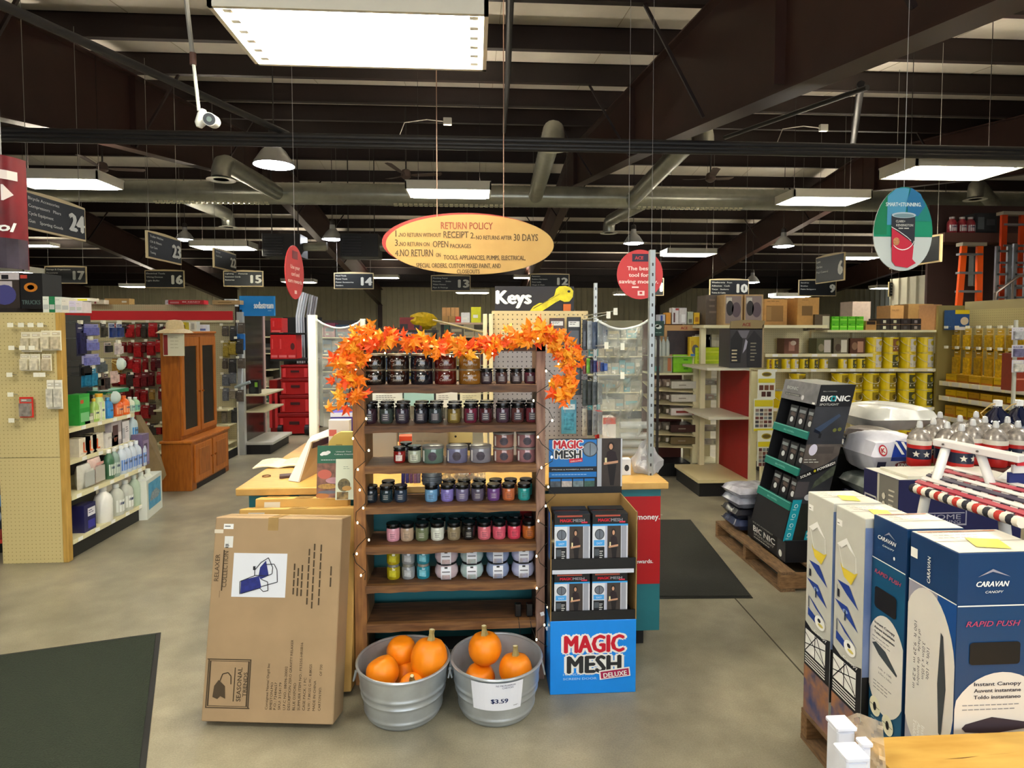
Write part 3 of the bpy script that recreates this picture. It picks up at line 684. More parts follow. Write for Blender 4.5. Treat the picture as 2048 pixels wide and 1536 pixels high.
pumpkin(803, 1302, 30, 2.54, 'pumpkin at the back of the tub without a sign, no stem', (.1, .0), stem=False)
pumpkin(765, 1344, 33, 2.42, 'pumpkin against the left wall of the tub without a sign', (-.2, -.4), stem=False)
pumpkin(824, 1374, 27, 2.365, 'pumpkin at the front rim of the tub without a sign, stem forward', (.45, .05))
pumpkin(812, 1348, 26, 2.5, 'shaded pumpkin deep between the others in the tub without a sign', (.8, 2.5), stem=False)
pumpkin(970, 1296, 34, 2.5, 'highest pumpkin of the tub with the price sign, stem upright', (-.05, -.05))
pumpkin(1031, 1338, 34, 2.44, 'pumpkin at the right side of the tub with the price sign, short stem', (-.15, 0))
pumpkin(960, 1356, 31, 2.48, 'shaded pumpkin beneath the highest one of the tub with the price sign', (.2, 0), stem=False)
pumpkin(956, 1396, 20, 2.39, 'pumpkin at the front left rim of the tub with the price sign, only stem showing', (.1, .1))
pumpkin(1020, 1400, 20, 2.39, 'pumpkin at the front right rim of the tub with the price sign, only stem showing', (.1, .35))
# price sign, bent round the tub
ps = thing('price_sign', 'white paper sign reading $3.59 taped to the right tub', 'sign', tuple(A(991, 1410, 2.22)))
bx, by = b2.location.x, b2.location.y; rs = .1775; g = G()
def cyl_pt(a, z): rr = .147 + (.185 - .147) * (z / .215) ** .8 + .0065; return (bx + rr * math.sin(a), by - rr * math.cos(a), z)
zt, zb = .203, .085
P = [[cyl_pt(-.58 + 1.12 * k / 12, zt + (zb - zt) * j / 4) for k in range(13)] for j in range(5)]
g.grid(P, M('e9ecf6', .5)); g.build('paper', ps, world=True, solid=0)
def cyl_text(s, a0, z0, h, m, name, bold=0, w=None):
    vv, ff, tw, y0, y1 = tmesh(s); k = h / .72; kx = k if w is None else w / tw; g = G()
    def q(a, b):
        c = cyl_pt(a0 + (a - tw / 2) * kx / .17, z0 + b * k); return (c[0] + (c[0] - bx) * .006, c[1] + (c[1] - by) * .006, c[2])
    for e in (-bold, 0, bold): g.add([q(a + e, b) for a, b in vv], ff, m)
    g.build(name, ps, world=True, recalc=False)
navy = M('1c2c5c', .5)
cyl_text('$3.59', .03, .118, .019, navy, 'price_lettering', .04, .062)
cyl_text('NS PIE PUMPKIN', .16, .189, .007, M('6c7088', .6), 'lettering', .01); cyl_text('CARTON', .2, .179, .007, M('6c7088', .6), 'lettering', .01); cyl_text('WHSE 1', .4, .1, .004, BLACK, 'lettering', .02)

# ================================================================ checkout counter and what is on it
CZ = .82
teal = M('1f6f78', .5, noise=.04); lam = M('d2a860', .4, c2='c0944c', nscale=14, stretch=(1, 8, 1))
ctr = thing('checkout_counter', 'checkout counter with wood-coloured top and teal front behind the rack', 'counter', (0, 2.85, 0))
cxl, cxr = A(482, 965, 2.92).x, A(1335, 975, 2.87).x
G().box(cxl, .0, CZ - .035, cxr, .66, CZ, lam).build('counter_top', ctr, bevel=.004)
G().box(cxl + .05, .03, .08, cxr - .03, .6, CZ - .035, teal).build('cabinet_body', ctr)
G().box(cxl + .08, .06, 0, cxr - .1, .55, .08, BLACK).build('toe_kick', ctr)
G().box(cxl, .66, CZ - .035, cxl + .9, 1.15, CZ, lam).build('counter_wing_top', ctr, bevel=.004)
G().box(cxl + .05, .6, .0, cxl + .85, 1.1, CZ - .035, M('3c5058', .5)).build('wing_body', ctr)
redp = M('b3141c', .4)
yp = 2.85 + .03; a = A(1040, 1000, yp); b = A(1322, 1166, yp)
g = G().box(a.x, -.0 + .024, b.z, cxr - .032, .029, CZ - .075, redp); g.build('red_panel', ctr)
Fc = Face((0, 2.8735, 0)); p = A(1284, 1036, yp)
Fc.text('money.', p.x + .085, p.z - .005, .028, WHITE, bold=.02, al='R'); Fc.text('TM', p.x + .089, p.z + .014, .005, WHITE, al='L')
p = A(1284, 1124, yp); Fc.text('rewards.', p.x + .052, p.z - .003, .02, WHITE, bold=.02, al='R')
Fc.build('panel_lettering', ctr)
# pegboard tower with key sign
YK = 3.3
pb = peg_mat('d9c493', '5a4a30', rad=.13); pbg = peg_mat('98969a', '44424a', rad=.13)
tw = thing('pegboard_stand', 'cream pegboard stand on the counter with key blanks sign above', 'display stand', (0, YK, CZ))
a, b = A(984, 900, YK), A(1176, 622, YK)
zq_ = A(1040, 700, YK).z - CZ; G().box(a.x, 0, zq_, b.x, .012, b.z - CZ, pb).build('pegboard', tw); G().box(a.x, 0, 0, b.x, .012, zq_ - .003, pbg).build('lower_pegboard', tw)['label'] = 'grey lower pegboard'
for px in (966, 978):
    q = A(px, 628, YK); G().box(q.x, -.01, 0, q.x + .022, .02, q.z - CZ, CREAM).build('upright', tw, bevel=.002)
# keys sign
YS = 3.34; a, b = A(990, 622, YS), A(1148, 573, YS)
ks = thing('keys_sign', 'black sign reading Keys in white with a big yellow key', 'sign', (a.x, YS, a.z)); W, H = b.x - a.x, b.z - a.z
G().box(0, 0, 0, W, .02, H, M('1c1618', .5)).build('board', ks)
Fc = Face((0, -.0015, 0)); Fc.text('Keys', W * .235, H * .30, H * .54, M('f4f2ea', .4), bold=.06, w=W * .43); Fc.build('lettering', ks, world=False)
g = G(); ky = M('e8dc1c', .5, c2='c8b810', nscale=30); s = W / 158
prof = [(68, -2), (76, 9), (88, 16), (98, 16), (108, 24), (118, 30), (122, 44), (128, 49), (140, 50), (150, 47), (156, 40), (155, 28), (148, 19), (138, 18), (130, 22), (120, 17), (105, 7), (92, -1)]
g.prism([(x * s, y * s) for x, y in prof], -.012, -.002, ky); g.build('key_shape', ks)
Fc = Face((0, -.0125, 0)); Fc.ell(147 * s, 39 * s, 3 * s, 2.4 * s, BLACK); Fc.poly([(76 * s, 4 * s), (128 * s, 33 * s), (128 * s, 34 * s), (76 * s, 6 * s)], M('6a6010', .6)); Fc.build('key_detail', ks, world=False)
g = G().box(136 * s, -.012, 0, 151 * s, -.003, 14 * s, M('c8641c', .6)); g.build('orange_tag', ks)
# goods hanging on the stand
def hangcard(px, py0, py1, wpx, Y, label, body, card='e8e8e4', name='hanging_pack', cat='product', tilt=0):
    a, b = A(px - wpx / 2, py1, Y), A(px + wpx / 2, py0, Y); W, H = b.x - a.x, b.z - a.z; t = thing(name, label, cat, (a.x, Y, a.z))
    G().box(0, 0, 0, W, .012, H, M(body, .4, noise=.25, nscale=25)).build('pack_body', t, bevel=.002)
    Fc = Face((0, -.0005, 0)); Fc.rect(W * .1, H * .72, W * .8, H * .16, M(card, .5)); Fc.lines(W * .18, H * .84, W * .6, 2, H * .05, H * .015, BLACK); Fc.rect(W * .15, H * .12, W * .7, H * .5, M(body, .2, noise=.5, nscale=60)); Fc.build('pack_print', t, world=False)
    G().tube([(W / 2, .03, H + .012), (W / 2, -.03, H + .012)], .002, STEEL, 5).build('peg_hook', t)
    return t
hangcard(1114, 636, 690, 30, YK - .05, 'dark brown hanging card right of the garland peak, on the pegboard', '4a3028')
hangcard(1148, 634, 705, 28, YK - .05, 'black blister pack with white label hanging under the Keys sign', '141416')
hangcard(1150, 708, 790, 26, YK - .06, 'black and silver tool pack below the labelled black blister pack', '1c1e22', '2a2a30')
hangcard(1138, 800, 868, 30, YK - .05, 'light blue hanging pack beside the lower end of the garland', '4a90a8', 'c8d4d8')
for r_, (y0, y1, cols) in enumerate(((640, 700, ['2c2e34', '9098a0', '3c4c64', '24384c', '203048']), (715, 748, ['702430', '6cb02c', '2c2444', '283470', '802838', '203878', '28509c']), (760, 812, ['3c4440', '2a302c', '50585c', '303a36']), (818, 872, ['b0aca0', '3a3c40', '8c9094', '50505c']))):
    for k, c_ in enumerate(cols):
        px = 1170 + k * (7 if len(cols) > 5 else 10)
        hangcard(px, y0 + 2 * k, y1 - k, 7 if len(cols) > 5 else 10, YK - .1 - .03 * k, 'slim hanging pack in row %s of the pegboard side, %s' % (['topmost', 'second', 'third', 'lowest'][r_], ORD[k]), c_, c_)
# peg hooks with white price tabs
for k, (x0, y0, x1, y1) in enumerate(((1168, 632, 1230, 622), (1165, 640, 1216, 629), (1166, 700, 1244, 692), (1165, 694, 1212, 690), (1168, 752, 1244, 750))):
    p, q = A(x0, y0, YK), A(x1, y1, YK - .28); t = thing('scanner_hook', 'steel display hook with white price tab over the clear vinyl, number %s from the top' % ['one', 'two', 'three', 'four', 'five'][k], 'hook', tuple(p))
    G().tube([p, q], .0025, STEEL, 6).build('hook_wire', t, world=True)
    G().box(q.x - .008, q.y - .003, q.z - .02, q.x + .012, q.y, q.z + .015, M('eeeedc', .5)).build('price_tab', t, world=True)
# vinyl screens
vin = clear_mat('d0d4cc', .24, .1, bump=1.0); edge = M('dfe3e0', .15)
def vinyl(x0, x1, ytop, ybot, Y, label, sag, x0b=None, folds=0):
    t = thing('vinyl_screen', label, 'plastic screen', tuple(A((x0 + x1) / 2, ybot, Y)))
    nx, nz = 26, 22; P = []
    for j in range(nz + 1):
        row = []
        for i in range(nx + 1):
            f = i / nx; v = j / nz; x = x0 + (x1 - x0) * f; y = ytop + sag * 4 * f * (1 - f) * (1 - v * .6) + (ybot - ytop) * v
            p = A(x, y, Y); dz = .03 * math.sin(v * 22 + 5 * f * f) * (1 - abs(f * 2 - 1) ** 4) * folds + .006 * math.sin(f * 30)
            row.append(p + Vector((0, dz, 0)))
        P.append(row)
    G().grid(P, vin).build('vinyl_sheet', t, smooth=True, world=True)
    G().tube(P[0], .006, edge, 6).build('sheet_hem', t, smooth=True, world=True)
    return t
def post(px, y0, y1, Y, wpx, label, m, holes=False):
    a, b = A(px - wpx / 2, y1, Y), A(px + wpx / 2, y0, Y); t = thing('slotted_post', label, 'post', ((a.x + b.x) / 2, Y, a.z)); w_ = (b.x - a.x) / 2; H = b.z - a.z
    G().box(-w_, -w_, 0, w_, w_, H, m).build('post_tube', t, bevel=.002)
    g = G(); n = int(H / .05)
    for k in range(n): g.box(-w_ * .25, -w_ - .001, k * .05 + .01, w_ * .25, -w_, k * .05 + .025, DARKM)
    if holes: g.build('slots', t)['kind'] = 'stuff'
    return t
post(1302, 500, 955, 3.0, 16, 'tall galvanised slotted post in front of the round red sign', M('9aa0a0', .4, .6), True)
post(1190, 566, 872, 3.55, 9, 'thin slotted steel post rising beside the Keys sign', M('b0b4b4', .4, .6), True)
post(627, 630, 905, 3.6, 12, 'white post of the plastic screen at the left of the counter', M('dfe4dc', .5))
post(727, 638, 880, 3.6, 7, 'short white post of the plastic screen hidden by the garland', M('c8cabc', .5))
vinyl(1195, 1296, 640, 868, 3.06, 'clear wrinkled vinyl screen between the slotted steel posts', 18, folds=1)
vinyl(634, 724, 640, 850, 3.6, 'clear vinyl screen with sagging hem left of the garland', 16)
# rolls of film under the right screen
for k, y in enumerate((850, 872, 888, 905)):
    a, b = A(1240, y, 3.4), A(1296, y, 3.4); t = G().tube([(a.x, 3.4, a.z), (b.x, 3.4, b.z)], .021, clear_mat('c4c8c4', .5, .15), 14); tag(t.build('film_roll', smooth=True, world=True), 'clear film roll below the right vinyl screen, %s from the top' % ['first', 'second', 'third', 'fourth'][k], 'plastic roll')
# plastic bag with white things on the counter
def blob(name, label, cat, c, rx, ry, rz, m, seed=0, amp=.25, nu=20, nv=12, parent=None, floorz=None, top=0):
    rnd = random.Random(seed); ph = [rnd.uniform(0, 6) for _ in range(8)]; vs = []; fs = []
    for i in range(nv + 1):
        a = -math.pi / 2 + math.pi * i / nv
        for k in range(nu):
            b = 2 * math.pi * k / nu; d = 1 + amp * (.4 * math.sin(3 * b + ph[0] + 2 * a) + .3 * math.sin(5 * b + ph[1] - 3 * a) + .3 * math.sin(7 * a + ph[2] + 2 * b))
            x, y, z = math.cos(a) ** .7 * math.cos(b) * d * rx, math.cos(a) ** .7 * math.sin(b) * d * ry, math.sin(a) * (1 + amp * .5 * math.sin(4 * b + ph[3])) * rz
            if top and z > 0: q = 1 - top * (z / rz); x *= q; y *= q
            vs.append((c[0] + x, c[1] + y, max(c[2] + z, floorz if floorz is not None else -9)))
    for i in range(nv):
        for k in range(nu): fs.append((i * nu + k, i * nu + (k + 1) % nu, (i + 1) * nu + (k + 1) % nu, (i + 1) * nu + k))
    g = G().add(vs, fs, m); o = g.build(name, parent, smooth=True, world=True)
    if parent is None: tag(o, label, cat)
    return o
c = A(1292, 940, 3.05)
bag = thing('plastic_bag', 'clear plastic bag of white pieces on the right end of the counter', 'bag', (c.x, c.y, CZ))
blob('bag_film', '', '', (c.x, c.y, CZ + .065), .075, .06, .095, clear_mat('d8d8dc', .3, .12), 4, .3, parent=bag, floorz=CZ + .001, top=.55)
for k in range(12):
    rnd = random.Random(k); blob('foam_piece', '', '', (c.x + rnd.uniform(-.045, .045), c.y + rnd.uniform(-.03, .03), CZ + .018 + rnd.uniform(0, .035)), .018, .018, .014, M('e6e6e8', .6), k, .2, 8, 6, parent=bag)
# counter clutter seen through the rack
def sbox(name, label, cat, px0, px1, py0, py1, Y, dep, m, art=None, group=None, top=None, bevel=.0015, z0=None):
    a, b = A(px0, py1, Y), A(px1, py0, Y); W, H = b.x - a.x, b.z - a.z; z = a.z if z0 is None else z0
    if z0 is not None: H = b.z - z0
    t = thing(name, label, cat, (a.x, Y, z), group=group)
    G().box(0, 0, 0, W, dep, H, m).build('box_body', t, bevel=bevel)
    if top: G().box(.001, .001, H, W - .001, dep - .001, H + .0015, top).build('lid_flap', t)
    if art:
        Fc = Face((0, -.0003, 0)); art(Fc, W, H); Fc.build('printed_front', t, world=False)
    return t
def art_lines(c='3a3a3a', n=5):
    return lambda Fc, W, H: Fc.lines(W * .12, H * .75, W * .7, n, H * .12, H * .035, M(c, .6))
sbox('paper_sheet', 'white printed sheets standing behind the top rack opening, leftmost', 'paper', 745, 805, 784, 815, 3.42, .003, M('d8dcd4', .6), art_lines())
sbox('paper_sheet', 'pale teal sheet standing on the counter behind the rack', 'paper', 808, 868, 782, 812, 3.40, .003, M('9cc4c0', .6), None)
sbox('paper_sheet', 'creased white sheet right of the pale teal one', 'paper', 872, 915, 784, 815, 3.41, .003, M('dcdcd6', .6), art_lines('707070', 3))
sbox('paper_sheet', 'cream sheet beside the pegboard behind the rack', 'paper', 920, 962, 784, 815, 3.42, .003, M('d8d4b8', .6), art_lines('909080', 3))
sbox('paper_holder', 'grey arched card holder behind the third opening of the rack', 'holder', 745, 793, 862, 915, 3.2, .05, M('a8a49c', .6), None, z0=CZ)
sbox('card_box', 'plain taupe box on the counter behind the rack', 'box', 824, 895, 862, 905, 3.1, .15, M('a09684', .6, noise=.05), art_lines('8c8474', 2), z0=CZ)
sbox('cash_machine', 'cream machine with dark slot on the counter behind the rack', 'machine', 893, 945, 862, 905, 3.25, .2, M('cfc48c', .5), lambda Fc, W, H: (Fc.rect(W * .05, H * .45, W * .9, H * .22, BLACK), Fc.ell(W * .35, H * .85, .006, .006, BLACK)), z0=CZ)
sbox('orange_box', 'small orange-red box on the counter behind the rack', 'box', 798, 825, 872, 890, 3.3, .06, M('d84820', .5), art_lines('f0e0d0', 2), z0=CZ)
t = thing('orange_pen', 'slim orange pen standing up behind the third shelf jars', 'pen', tuple(A(938, 935, 2.86))); t.location.z = CZ
G().tube([(0, 0, 0), (.008, 0, .13)], .004, M('e0641c', .4), 8).build('barrel', t, smooth=True); G().tube([(.008, 0, .13), (.0085, 0, .145)], .0045, M('e0641c', .4), 8, r2=.002).build('cap', t)
p = A(930, 910, 3.05); t = thing('white_dish', 'white shallow dish on the counter behind the grey jars', 'dish', (p.x, 3.0, CZ))
G().lathe([(.02, 0), (.04, .01), (.055, .03), (.053, .032), (.036, .013), (.005, .006)], M('e6e6e2', .3), 24).build('dish_bowl', t, smooth=True)
sbox('red_carton', 'red bottle-like box on the counter right of the pegboard', 'box', 1193, 1205, 822, 872, 3.5, .05, M('c81818', .5), None, z0=CZ)
sbox('white_carton', 'white box with a red top on the counter right of the pegboard', 'box', 1206, 1232, 835, 880, 3.25, .1, M('e6e2dc', .5), lambda Fc, W, H: Fc.rect(0, H * .86, W, H * .14, M('d02020', .5)), z0=CZ)
sbox('camera_pack', 'small white camera box behind the header card of the blue display', 'box', 1243, 1262, 918, 950, 3.0, .05, M('dfe2e6', .5), lambda Fc, W, H: Fc.ell(W * .55, H * .45, W * .25, H * .2, M('20242c', .3)), z0=CZ)
# left counter: book, wedge stand, boxes
t = thing('open_book', 'open white price book lying on the left end of the counter', 'book', (A(560, 935, 3.3).x, 3.3, CZ), .08)
g = G(); n = 10
P = [[(-.13 + .26 * k / n, y, .006 + .01 * abs(math.sin(math.pi * k / n * 2))) for k in range(n + 1)] for y in (-.04, .16)]
g.grid(P, M('eee6c4', .6)).build('pages', t, solid=.006)
Fc = Face((-.12, -.03, .019), X3, Y3)
for k in range(2): Fc.lines(.01 + .13 * k, .16, .1, 9, .018, .004, M('8c8c78', .7), l=2)
Fc.build('page_print', t, world=False)
a = A(592, 962, 3.0); t = thing('wedge_display', 'white cardboard wedge display lying on its side on the counter', 'display box', (a.x, a.y, CZ))
pts = [(576, 955), (596, 964), (628, 888), (621, 880)]
q = [A(x, y, 2.95 if y > 920 else 3.1) for x, y in ((577, 960), (597, 964), (615, 895), (607, 893))]
wht = M('dcdcd8', .5); cb = M('b89c78', .7)
g = G(); b0, b1, b2_, b3 = A(576, 961, 2.98), A(598, 964, 2.95), A(623, 884, 3.05), A(616, 880, 3.1)
g.add([b0, b1, b2_, b3], [(0, 1, 2, 3)], wht).build('wedge_side', t, world=True, solid=.004)
g = G(); g.add([b1, A(636, 955, 3.15), A(660, 880, 3.3), b2_], [(0, 1, 2, 3)], cb).build('wedge_panel', t, world=True, solid=.004)
g = G(); g.add([b3, A(623, 873, 3.12), A(660, 858, 3.35), A(662, 872, 3.3), b2_], [(0, 1, 2, 3, 4)], wht).build('wedge_rim', t, world=True, solid=.005)
g = G(); g.add([A(626, 886, 3.06), A(657, 873, 3.28), A(656, 886, 3.28), A(624, 897, 3.06)], [(0, 1, 2, 3)], M('4a3028', .5)).build('wedge_opening', t, world=True, solid=.002)
t = thing('phone_dock', 'small dark wooden dock on the counter beside the white wedge', 'dock', tuple(FL(572, 955, CZ)), .3)
G().box(-.03, -.02, 0, .03, .03, .014, M('4a2c24', .5)).build('dock_base', t, bevel=.002)
g = G().tube([(.1 * math.cos(a_ / 8 * 6.28) * .2, .1 * math.sin(a_ / 8 * 6.28) * .2, .003) for a_ in range(9)], .0025, M('6a4020', .5), 5); o = tag(g.build('cable_ring'), 'brown ring lying on the left end of the counter', 'ring'); o.location = FL(533, 953, CZ)
ye = M('cfc06c', .6)
t = thing('arched_holder', 'yellow arched card holder behind the green brochure', 'holder', tuple(A(655, 900, 3.02))); t.location.z = CZ
a0, b0 = A(655, 900, 3.02), A(712, 864, 3.02); W, H = b0.x - a0.x, b0.z - CZ
G().prism([(0, 0), (W, 0), (W, H), (W * .45, H), (W * .22, H * .93), (W * .06, H * .8), (0, H * .6)], 0, .03, ye).build('holder_body', t)
Fc = Face((0, -.0005, 0)); Fc.lines(W * .3, H * .72, W * .3, 1, .01, .004, M('8c7c3c', .6)); Fc.build('holder_print', t, world=False)
sbox('medicine_box', 'small white box with pink stripe and yellow sticker on the counter', 'box', 657, 699, 840, 866, 3.14, .05, M('e8e0d8', .5), lambda Fc, W, H: (Fc.rect(W * .03, H * .7, W * .35, H * .12, M('d86a60', .5)), Fc.rect(W * .5, H * .05, W * .42, H * .22, M('e0d818', .5))), z0=CZ)
sbox('purple_box', 'purple box behind the small white box with the yellow sticker', 'box', 661, 712, 825, 850, 3.3, .12, M('3a2c90', .5, noise=.1), lambda Fc, W, H: Fc.rect(0, H * .92, W, H * .08, M('d8d8e4', .5)), z0=CZ)
# ================================================================ CARTONS at the left of the rack
kraft = M('a68b68', .75, noise=.07, nscale=7); kraft2 = M('cda45a', .75, noise=.07, nscale=7); ink = M('4a3c28', .8); tape = M('a98a58', .25, noise=.1)
def lean_box(name, label, BL, BR, TL, dep, mat_, cat='box'):
    BL, BR, TL = Vector(BL), Vector(BR), Vector(TL); u = (BR - BL).normalized(); v = TL - BL; v -= u * v.dot(u); H = v.length; v.normalize(); n = u.cross(v); W = (BR - BL).length
    t = thing(name, label, cat, (BL.x, BL.y, 0))
    def P(a, b, c): return BL + u * a + v * b - n * c
    g = G(); g.hexa([P(0, 0, 0), P(W, 0, 0), P(W, 0, dep), P(0, 0, dep), P(0, H, 0), P(W, H, 0), P(W, H, dep), P(0, H, dep)], mat_); g.build('carton_body', t, world=True, bevel=.003)
    return t, Face(BL + n * .0003, u, v), W, H, P, n, u, v
a = .022
t, Fc, W, H, P, n, u, v = lean_box('lounger_carton', 'tall brown carton with blue lounge chair picture leaning at the front', FL(402, 1443, a), FL(666, 1450, a), A(421, 1034, 2.53), .125, kraft)
s_ = H / 417; 
def c1(px, py): return ((px - (402 + (1443 - py) * .045)) * W / 264, (1443 - py) * s_)
def rc(x0, y0, x1, y1, m, l=1):
    p, q = c1(x0, y1), c1(x1, y0); Fc.rect(p[0], p[1], q[0] - p[0], q[1] - p[1], m, l)
rc(457, 1101, 572, 1192, M('dfe3ea', .4)); rc(438, 1040, 459, 1051, WHITE); rc(440, 1066, 459, 1090, M('dcdcd6', .5)); rc(419, 1052, 438, 1060, M('d9cfba', .3))
Fc.lines(*c1(443, 1084), .02, 3, .006, .003, BLACK); Fc.lines(*c1(441, 1046), .03, 1, .006, .004, M('5c5c58', .5))
p = c1(431, 1132); Fc.text('RELAXER', p[0], p[1], .019, ink, rot=90, w=.105); p = c1(446, 1135); Fc.text('COLLECTION', p[0] + .004, p[1], .019, ink, rot=90, w=.14)
for x, y0, y1 in ((438, 1095, 1180), (432, 1180, 1194)): rc(x, y0, x + 1.2, y1, ink)
# blue folding lounger picture
bl = M('202a78', .6, noise=.2, nscale=60); bk = M('20222a', .5)
def poly(pts, m, l=2): Fc.poly([c1(x, y) for x, y in pts], m, l)
poly([(477, 1158), (514, 1148), (519, 1172), (476, 1186)], bl); poly([(513, 1147), (516, 1130), (528, 1116), (534, 1147), (517, 1155)], bl)
def pl(pts, w=1.6, m=bk, l=3):
    for (x0, y0), (x1, y1) in zip(pts, pts[1:]):
        d = math.hypot(x1 - x0, y1 - y0) or 1; nx, ny = -(y1 - y0) / d * w / 2, (x1 - x0) / d * w / 2; poly([(x0 + nx, y0 + ny), (x1 + nx, y1 + ny), (x1 - nx, y1 - ny), (x0 - nx, y0 - ny)], m, l)
pl([(475, 1186), (475, 1160), (506, 1147), (530, 1148), (541, 1143), (542, 1130), (533, 1110), (518, 1120), (505, 1136), (505, 1147)])
pl([(527, 1124), (545, 1123), (551, 1135), (552, 1160), (519, 1170)]); pl([(519, 1155), (532, 1160), (533, 1178), (523, 1180), (516, 1173), (478, 1185)]); pl([(504, 1128), (504, 1136)], 5)
for k, (x, y0, L) in enumerate(((586, 1185, .13), (594, 1188, .12), (602, 1188, .13), (614, 1205, .23), (624, 1213, .26), (638, 1206, .25), (662, 1168, .09))):
    p = c1(x, y0); Fc.lines(p[0], p[1], L, 1, .01, .006, ink, rot=90, jit=.05)
for k, (x, tx, L) in enumerate(((535, 'Consignee Name/ Orgill Inc', .17), (544, 'BMESTON,MO', .1), (552, 'P.O.: 72484657', .1), (561, 'SKU: 3154179', .1), (571, 'U.P.C NO.: 08096-20002', .16), (580, 'DESCRIPTION ZERO GRAVITY RELAXER', .26), (590, 'BLUE OXFORD', .1), (600, 'SUPPLIER ITEM NO.: F5325S-HRSB16', .25), (610, 'CASE PACK: 1 PC', .12), (620, 'N.W.: 7.8KGS G.W.: 8.8KGS', .17), (630, 'MADE IN CHINA', .11), (641, 'CARTON NO.          OF 730', .17))):
    p = c1(x, 1416); Fc.text(tx, p[0], p[1], .010, ink, rot=90, al='L', w=L)
x0, y0, x1, y1 = 412, 1318, 499, 1416
for a_, b_, c_, d_ in ((x0, y0, x1, y0 + 2), (x0, y1 - 2, x1, y1), (x0, y0, x0 + 2, y1), (x1 - 2, y0, x1, y1)): rc(a_, b_, c_, d_, ink)
for a_, b_, c_, d_ in ((x0 + 4, y0 + 4, x1 - 4, y0 + 5), (x0 + 4, y1 - 5, x1 - 4, y1 - 4), (x0 + 4, y0 + 4, x0 + 5, y1 - 4), (x1 - 5, y0 + 4, x1 - 4, y1 - 4)): rc(a_, b_, c_, d_, ink)
poly([(424, 1394), (427, 1372), (436, 1360), (449, 1372), (450, 1397), (440, 1392), (434, 1398)], ink); pl([(438, 1364), (444, 1348), (455, 1345), (461, 1352), (461, 1368)], 2.2, ink)
p = c1(482, 1368); Fc.text('SEASONAL', p[0], p[1], .018, ink, rot=90, w=.125, bold=.01); p = c1(492, 1368); Fc.text('TRENDS', p[0] + .002, p[1], .015, ink, rot=90, w=.09, bold=.01); rc(467, 1335, 468, 1402, ink)
Fc.build('carton_print', t)
g = G(); g.hexa([P(W * .42, H - .05, -.0008), P(W * .5, H - .05, -.0008), P(W * .5, H + .001, -.0008), P(W * .42, H + .001, -.0008), P(W * .42, H - .05, .0), P(W * .5, H - .05, 0), P(W * .5, H + .001, .12), P(W * .42, H + .001, .12)], tape); g.build('tape_strip', t, world=True)
g = G(); g.add([P(.0, H + .0015, .055), P(W, H + .0015, .055), P(W, H + .0015, .063), P(0, H + .0015, .063)], [(0, 1, 2, 3)], ink); g.build('flap_seam', t, world=True)
for k, (l, r, bt, y1, TLp, lb) in enumerate((((457), 702, 1392, 1019, (470, 1019, 2.71), 'brown carton leaning directly behind the lounge chair carton'), (500, 690, 1370, 1000, (505, 998, 2.78), 'rearmost leaning brown carton, against the counter front'))):
    Yb = (2.555, 2.67)[k]; xx0, xx1 = A(l, 1385, Yb).x, A(r, 1385, Yb).x
    t, Fc, W, H, P, n, u, v = lean_box('flat_carton', lb, (xx0, Yb, .018), (xx1, Yb, .018), A(*TLp), .1 - .03 * k, kraft2)
    TF = Face(P(0, H + .0004, 0), u, -n)
    TF.rect(.03, .02, .1, .07, M('c29a52', .7)); TF.ell(.08, .055, .03, .018, M('a88448', .7)); TF.rect(W * .42, 0, .08, .115, tape); TF.rect(.0, .056, W, .004, ink)
    TF.build('top_print', t)
    Fc.rect(.04, H - .045, .07, .03, M('d8d4c4', .5)); Fc.build('label_sticker', t)
# brochures standing on top of the cartons
zc = A(670, 1000, 2.78)
t = thing('brochure', 'green and food picture brochure standing on the cartons beside the rack', 'brochure', (A(633, 996, 2.74).x, 2.74, A(640, 996, 2.74).z))
W, H = A(711, 996, 2.74).x - A(633, 996, 2.74).x, A(640, 893, 2.74).z - A(640, 996, 2.74).z
gx = Matrix.Rotation(R(-8), 4, 'X')
g = G(); g.X = gx; g.box(0, 0, 0, W, .003, H, M('dfe3d8', .5)); g.build('board', t)
Fc = Face(gx @ Vector((0, -.0004, 0)), X3, gx.to_3x3() @ Z3); gr = M('1f6144', .4)
Fc.rect(0, H * .66, W, H * .34, gr); Fc.rect(0, 0, W, H * .66, M('5a4438', .5, c2='a8705c', nscale=30)); Fc.ell(W * .2, H * .45, W * .18, H * .09, M('c86450', .4), 2); Fc.ell(W * .45, H * .33, W * .22, H * .06, M('cc98a0', .4, noise=.2), 3); Fc.ell(W * .28, H * .22, W * .25, H * .05, M('b88c48', .5, noise=.3, nscale=80), 3); Fc.ell(W * .3, H * .11, W * .27, H * .03, M('6c6c74', .3), 2); Fc.ell(W * .15, H * .04, W * .17, H * .05, M('c07838', .5), 2)
Fc.ell(W * .2, H * .85, W * .1, H * .035, WHITE, 2); Fc.ell(W * .28, H * .87, W * .06, H * .03, WHITE, 2); Fc.ell(W * .12, H * .83, W * .05, H * .025, WHITE, 3)
Fc.text('Unleash Your', W * .68, H * .87, .005, WHITE, w=W * .4); Fc.text('Culinary Creativity', W * .7, H * .82, .005, WHITE, w=W * .52); Fc.lines(W * .1, H * .72, W * .5, 1, .01, .002, WHITE)
Fc.build('cover_print', t, world=False)
t = thing('recipe_card', 'cream recipe card with food picture in front of the green brochure', 'card', (A(671, 999, 2.72).x, 2.715, A(680, 999, 2.72).z))
W, H = A(709, 999, 2.72).x - A(671, 999, 2.72).x, A(680, 919, 2.72).z - A(680, 999, 2.72).z
g = G(); g.X = gx; g.box(0, 0, 0, W, .002, H, M('dfe6cc', .5)); g.build('card', t)
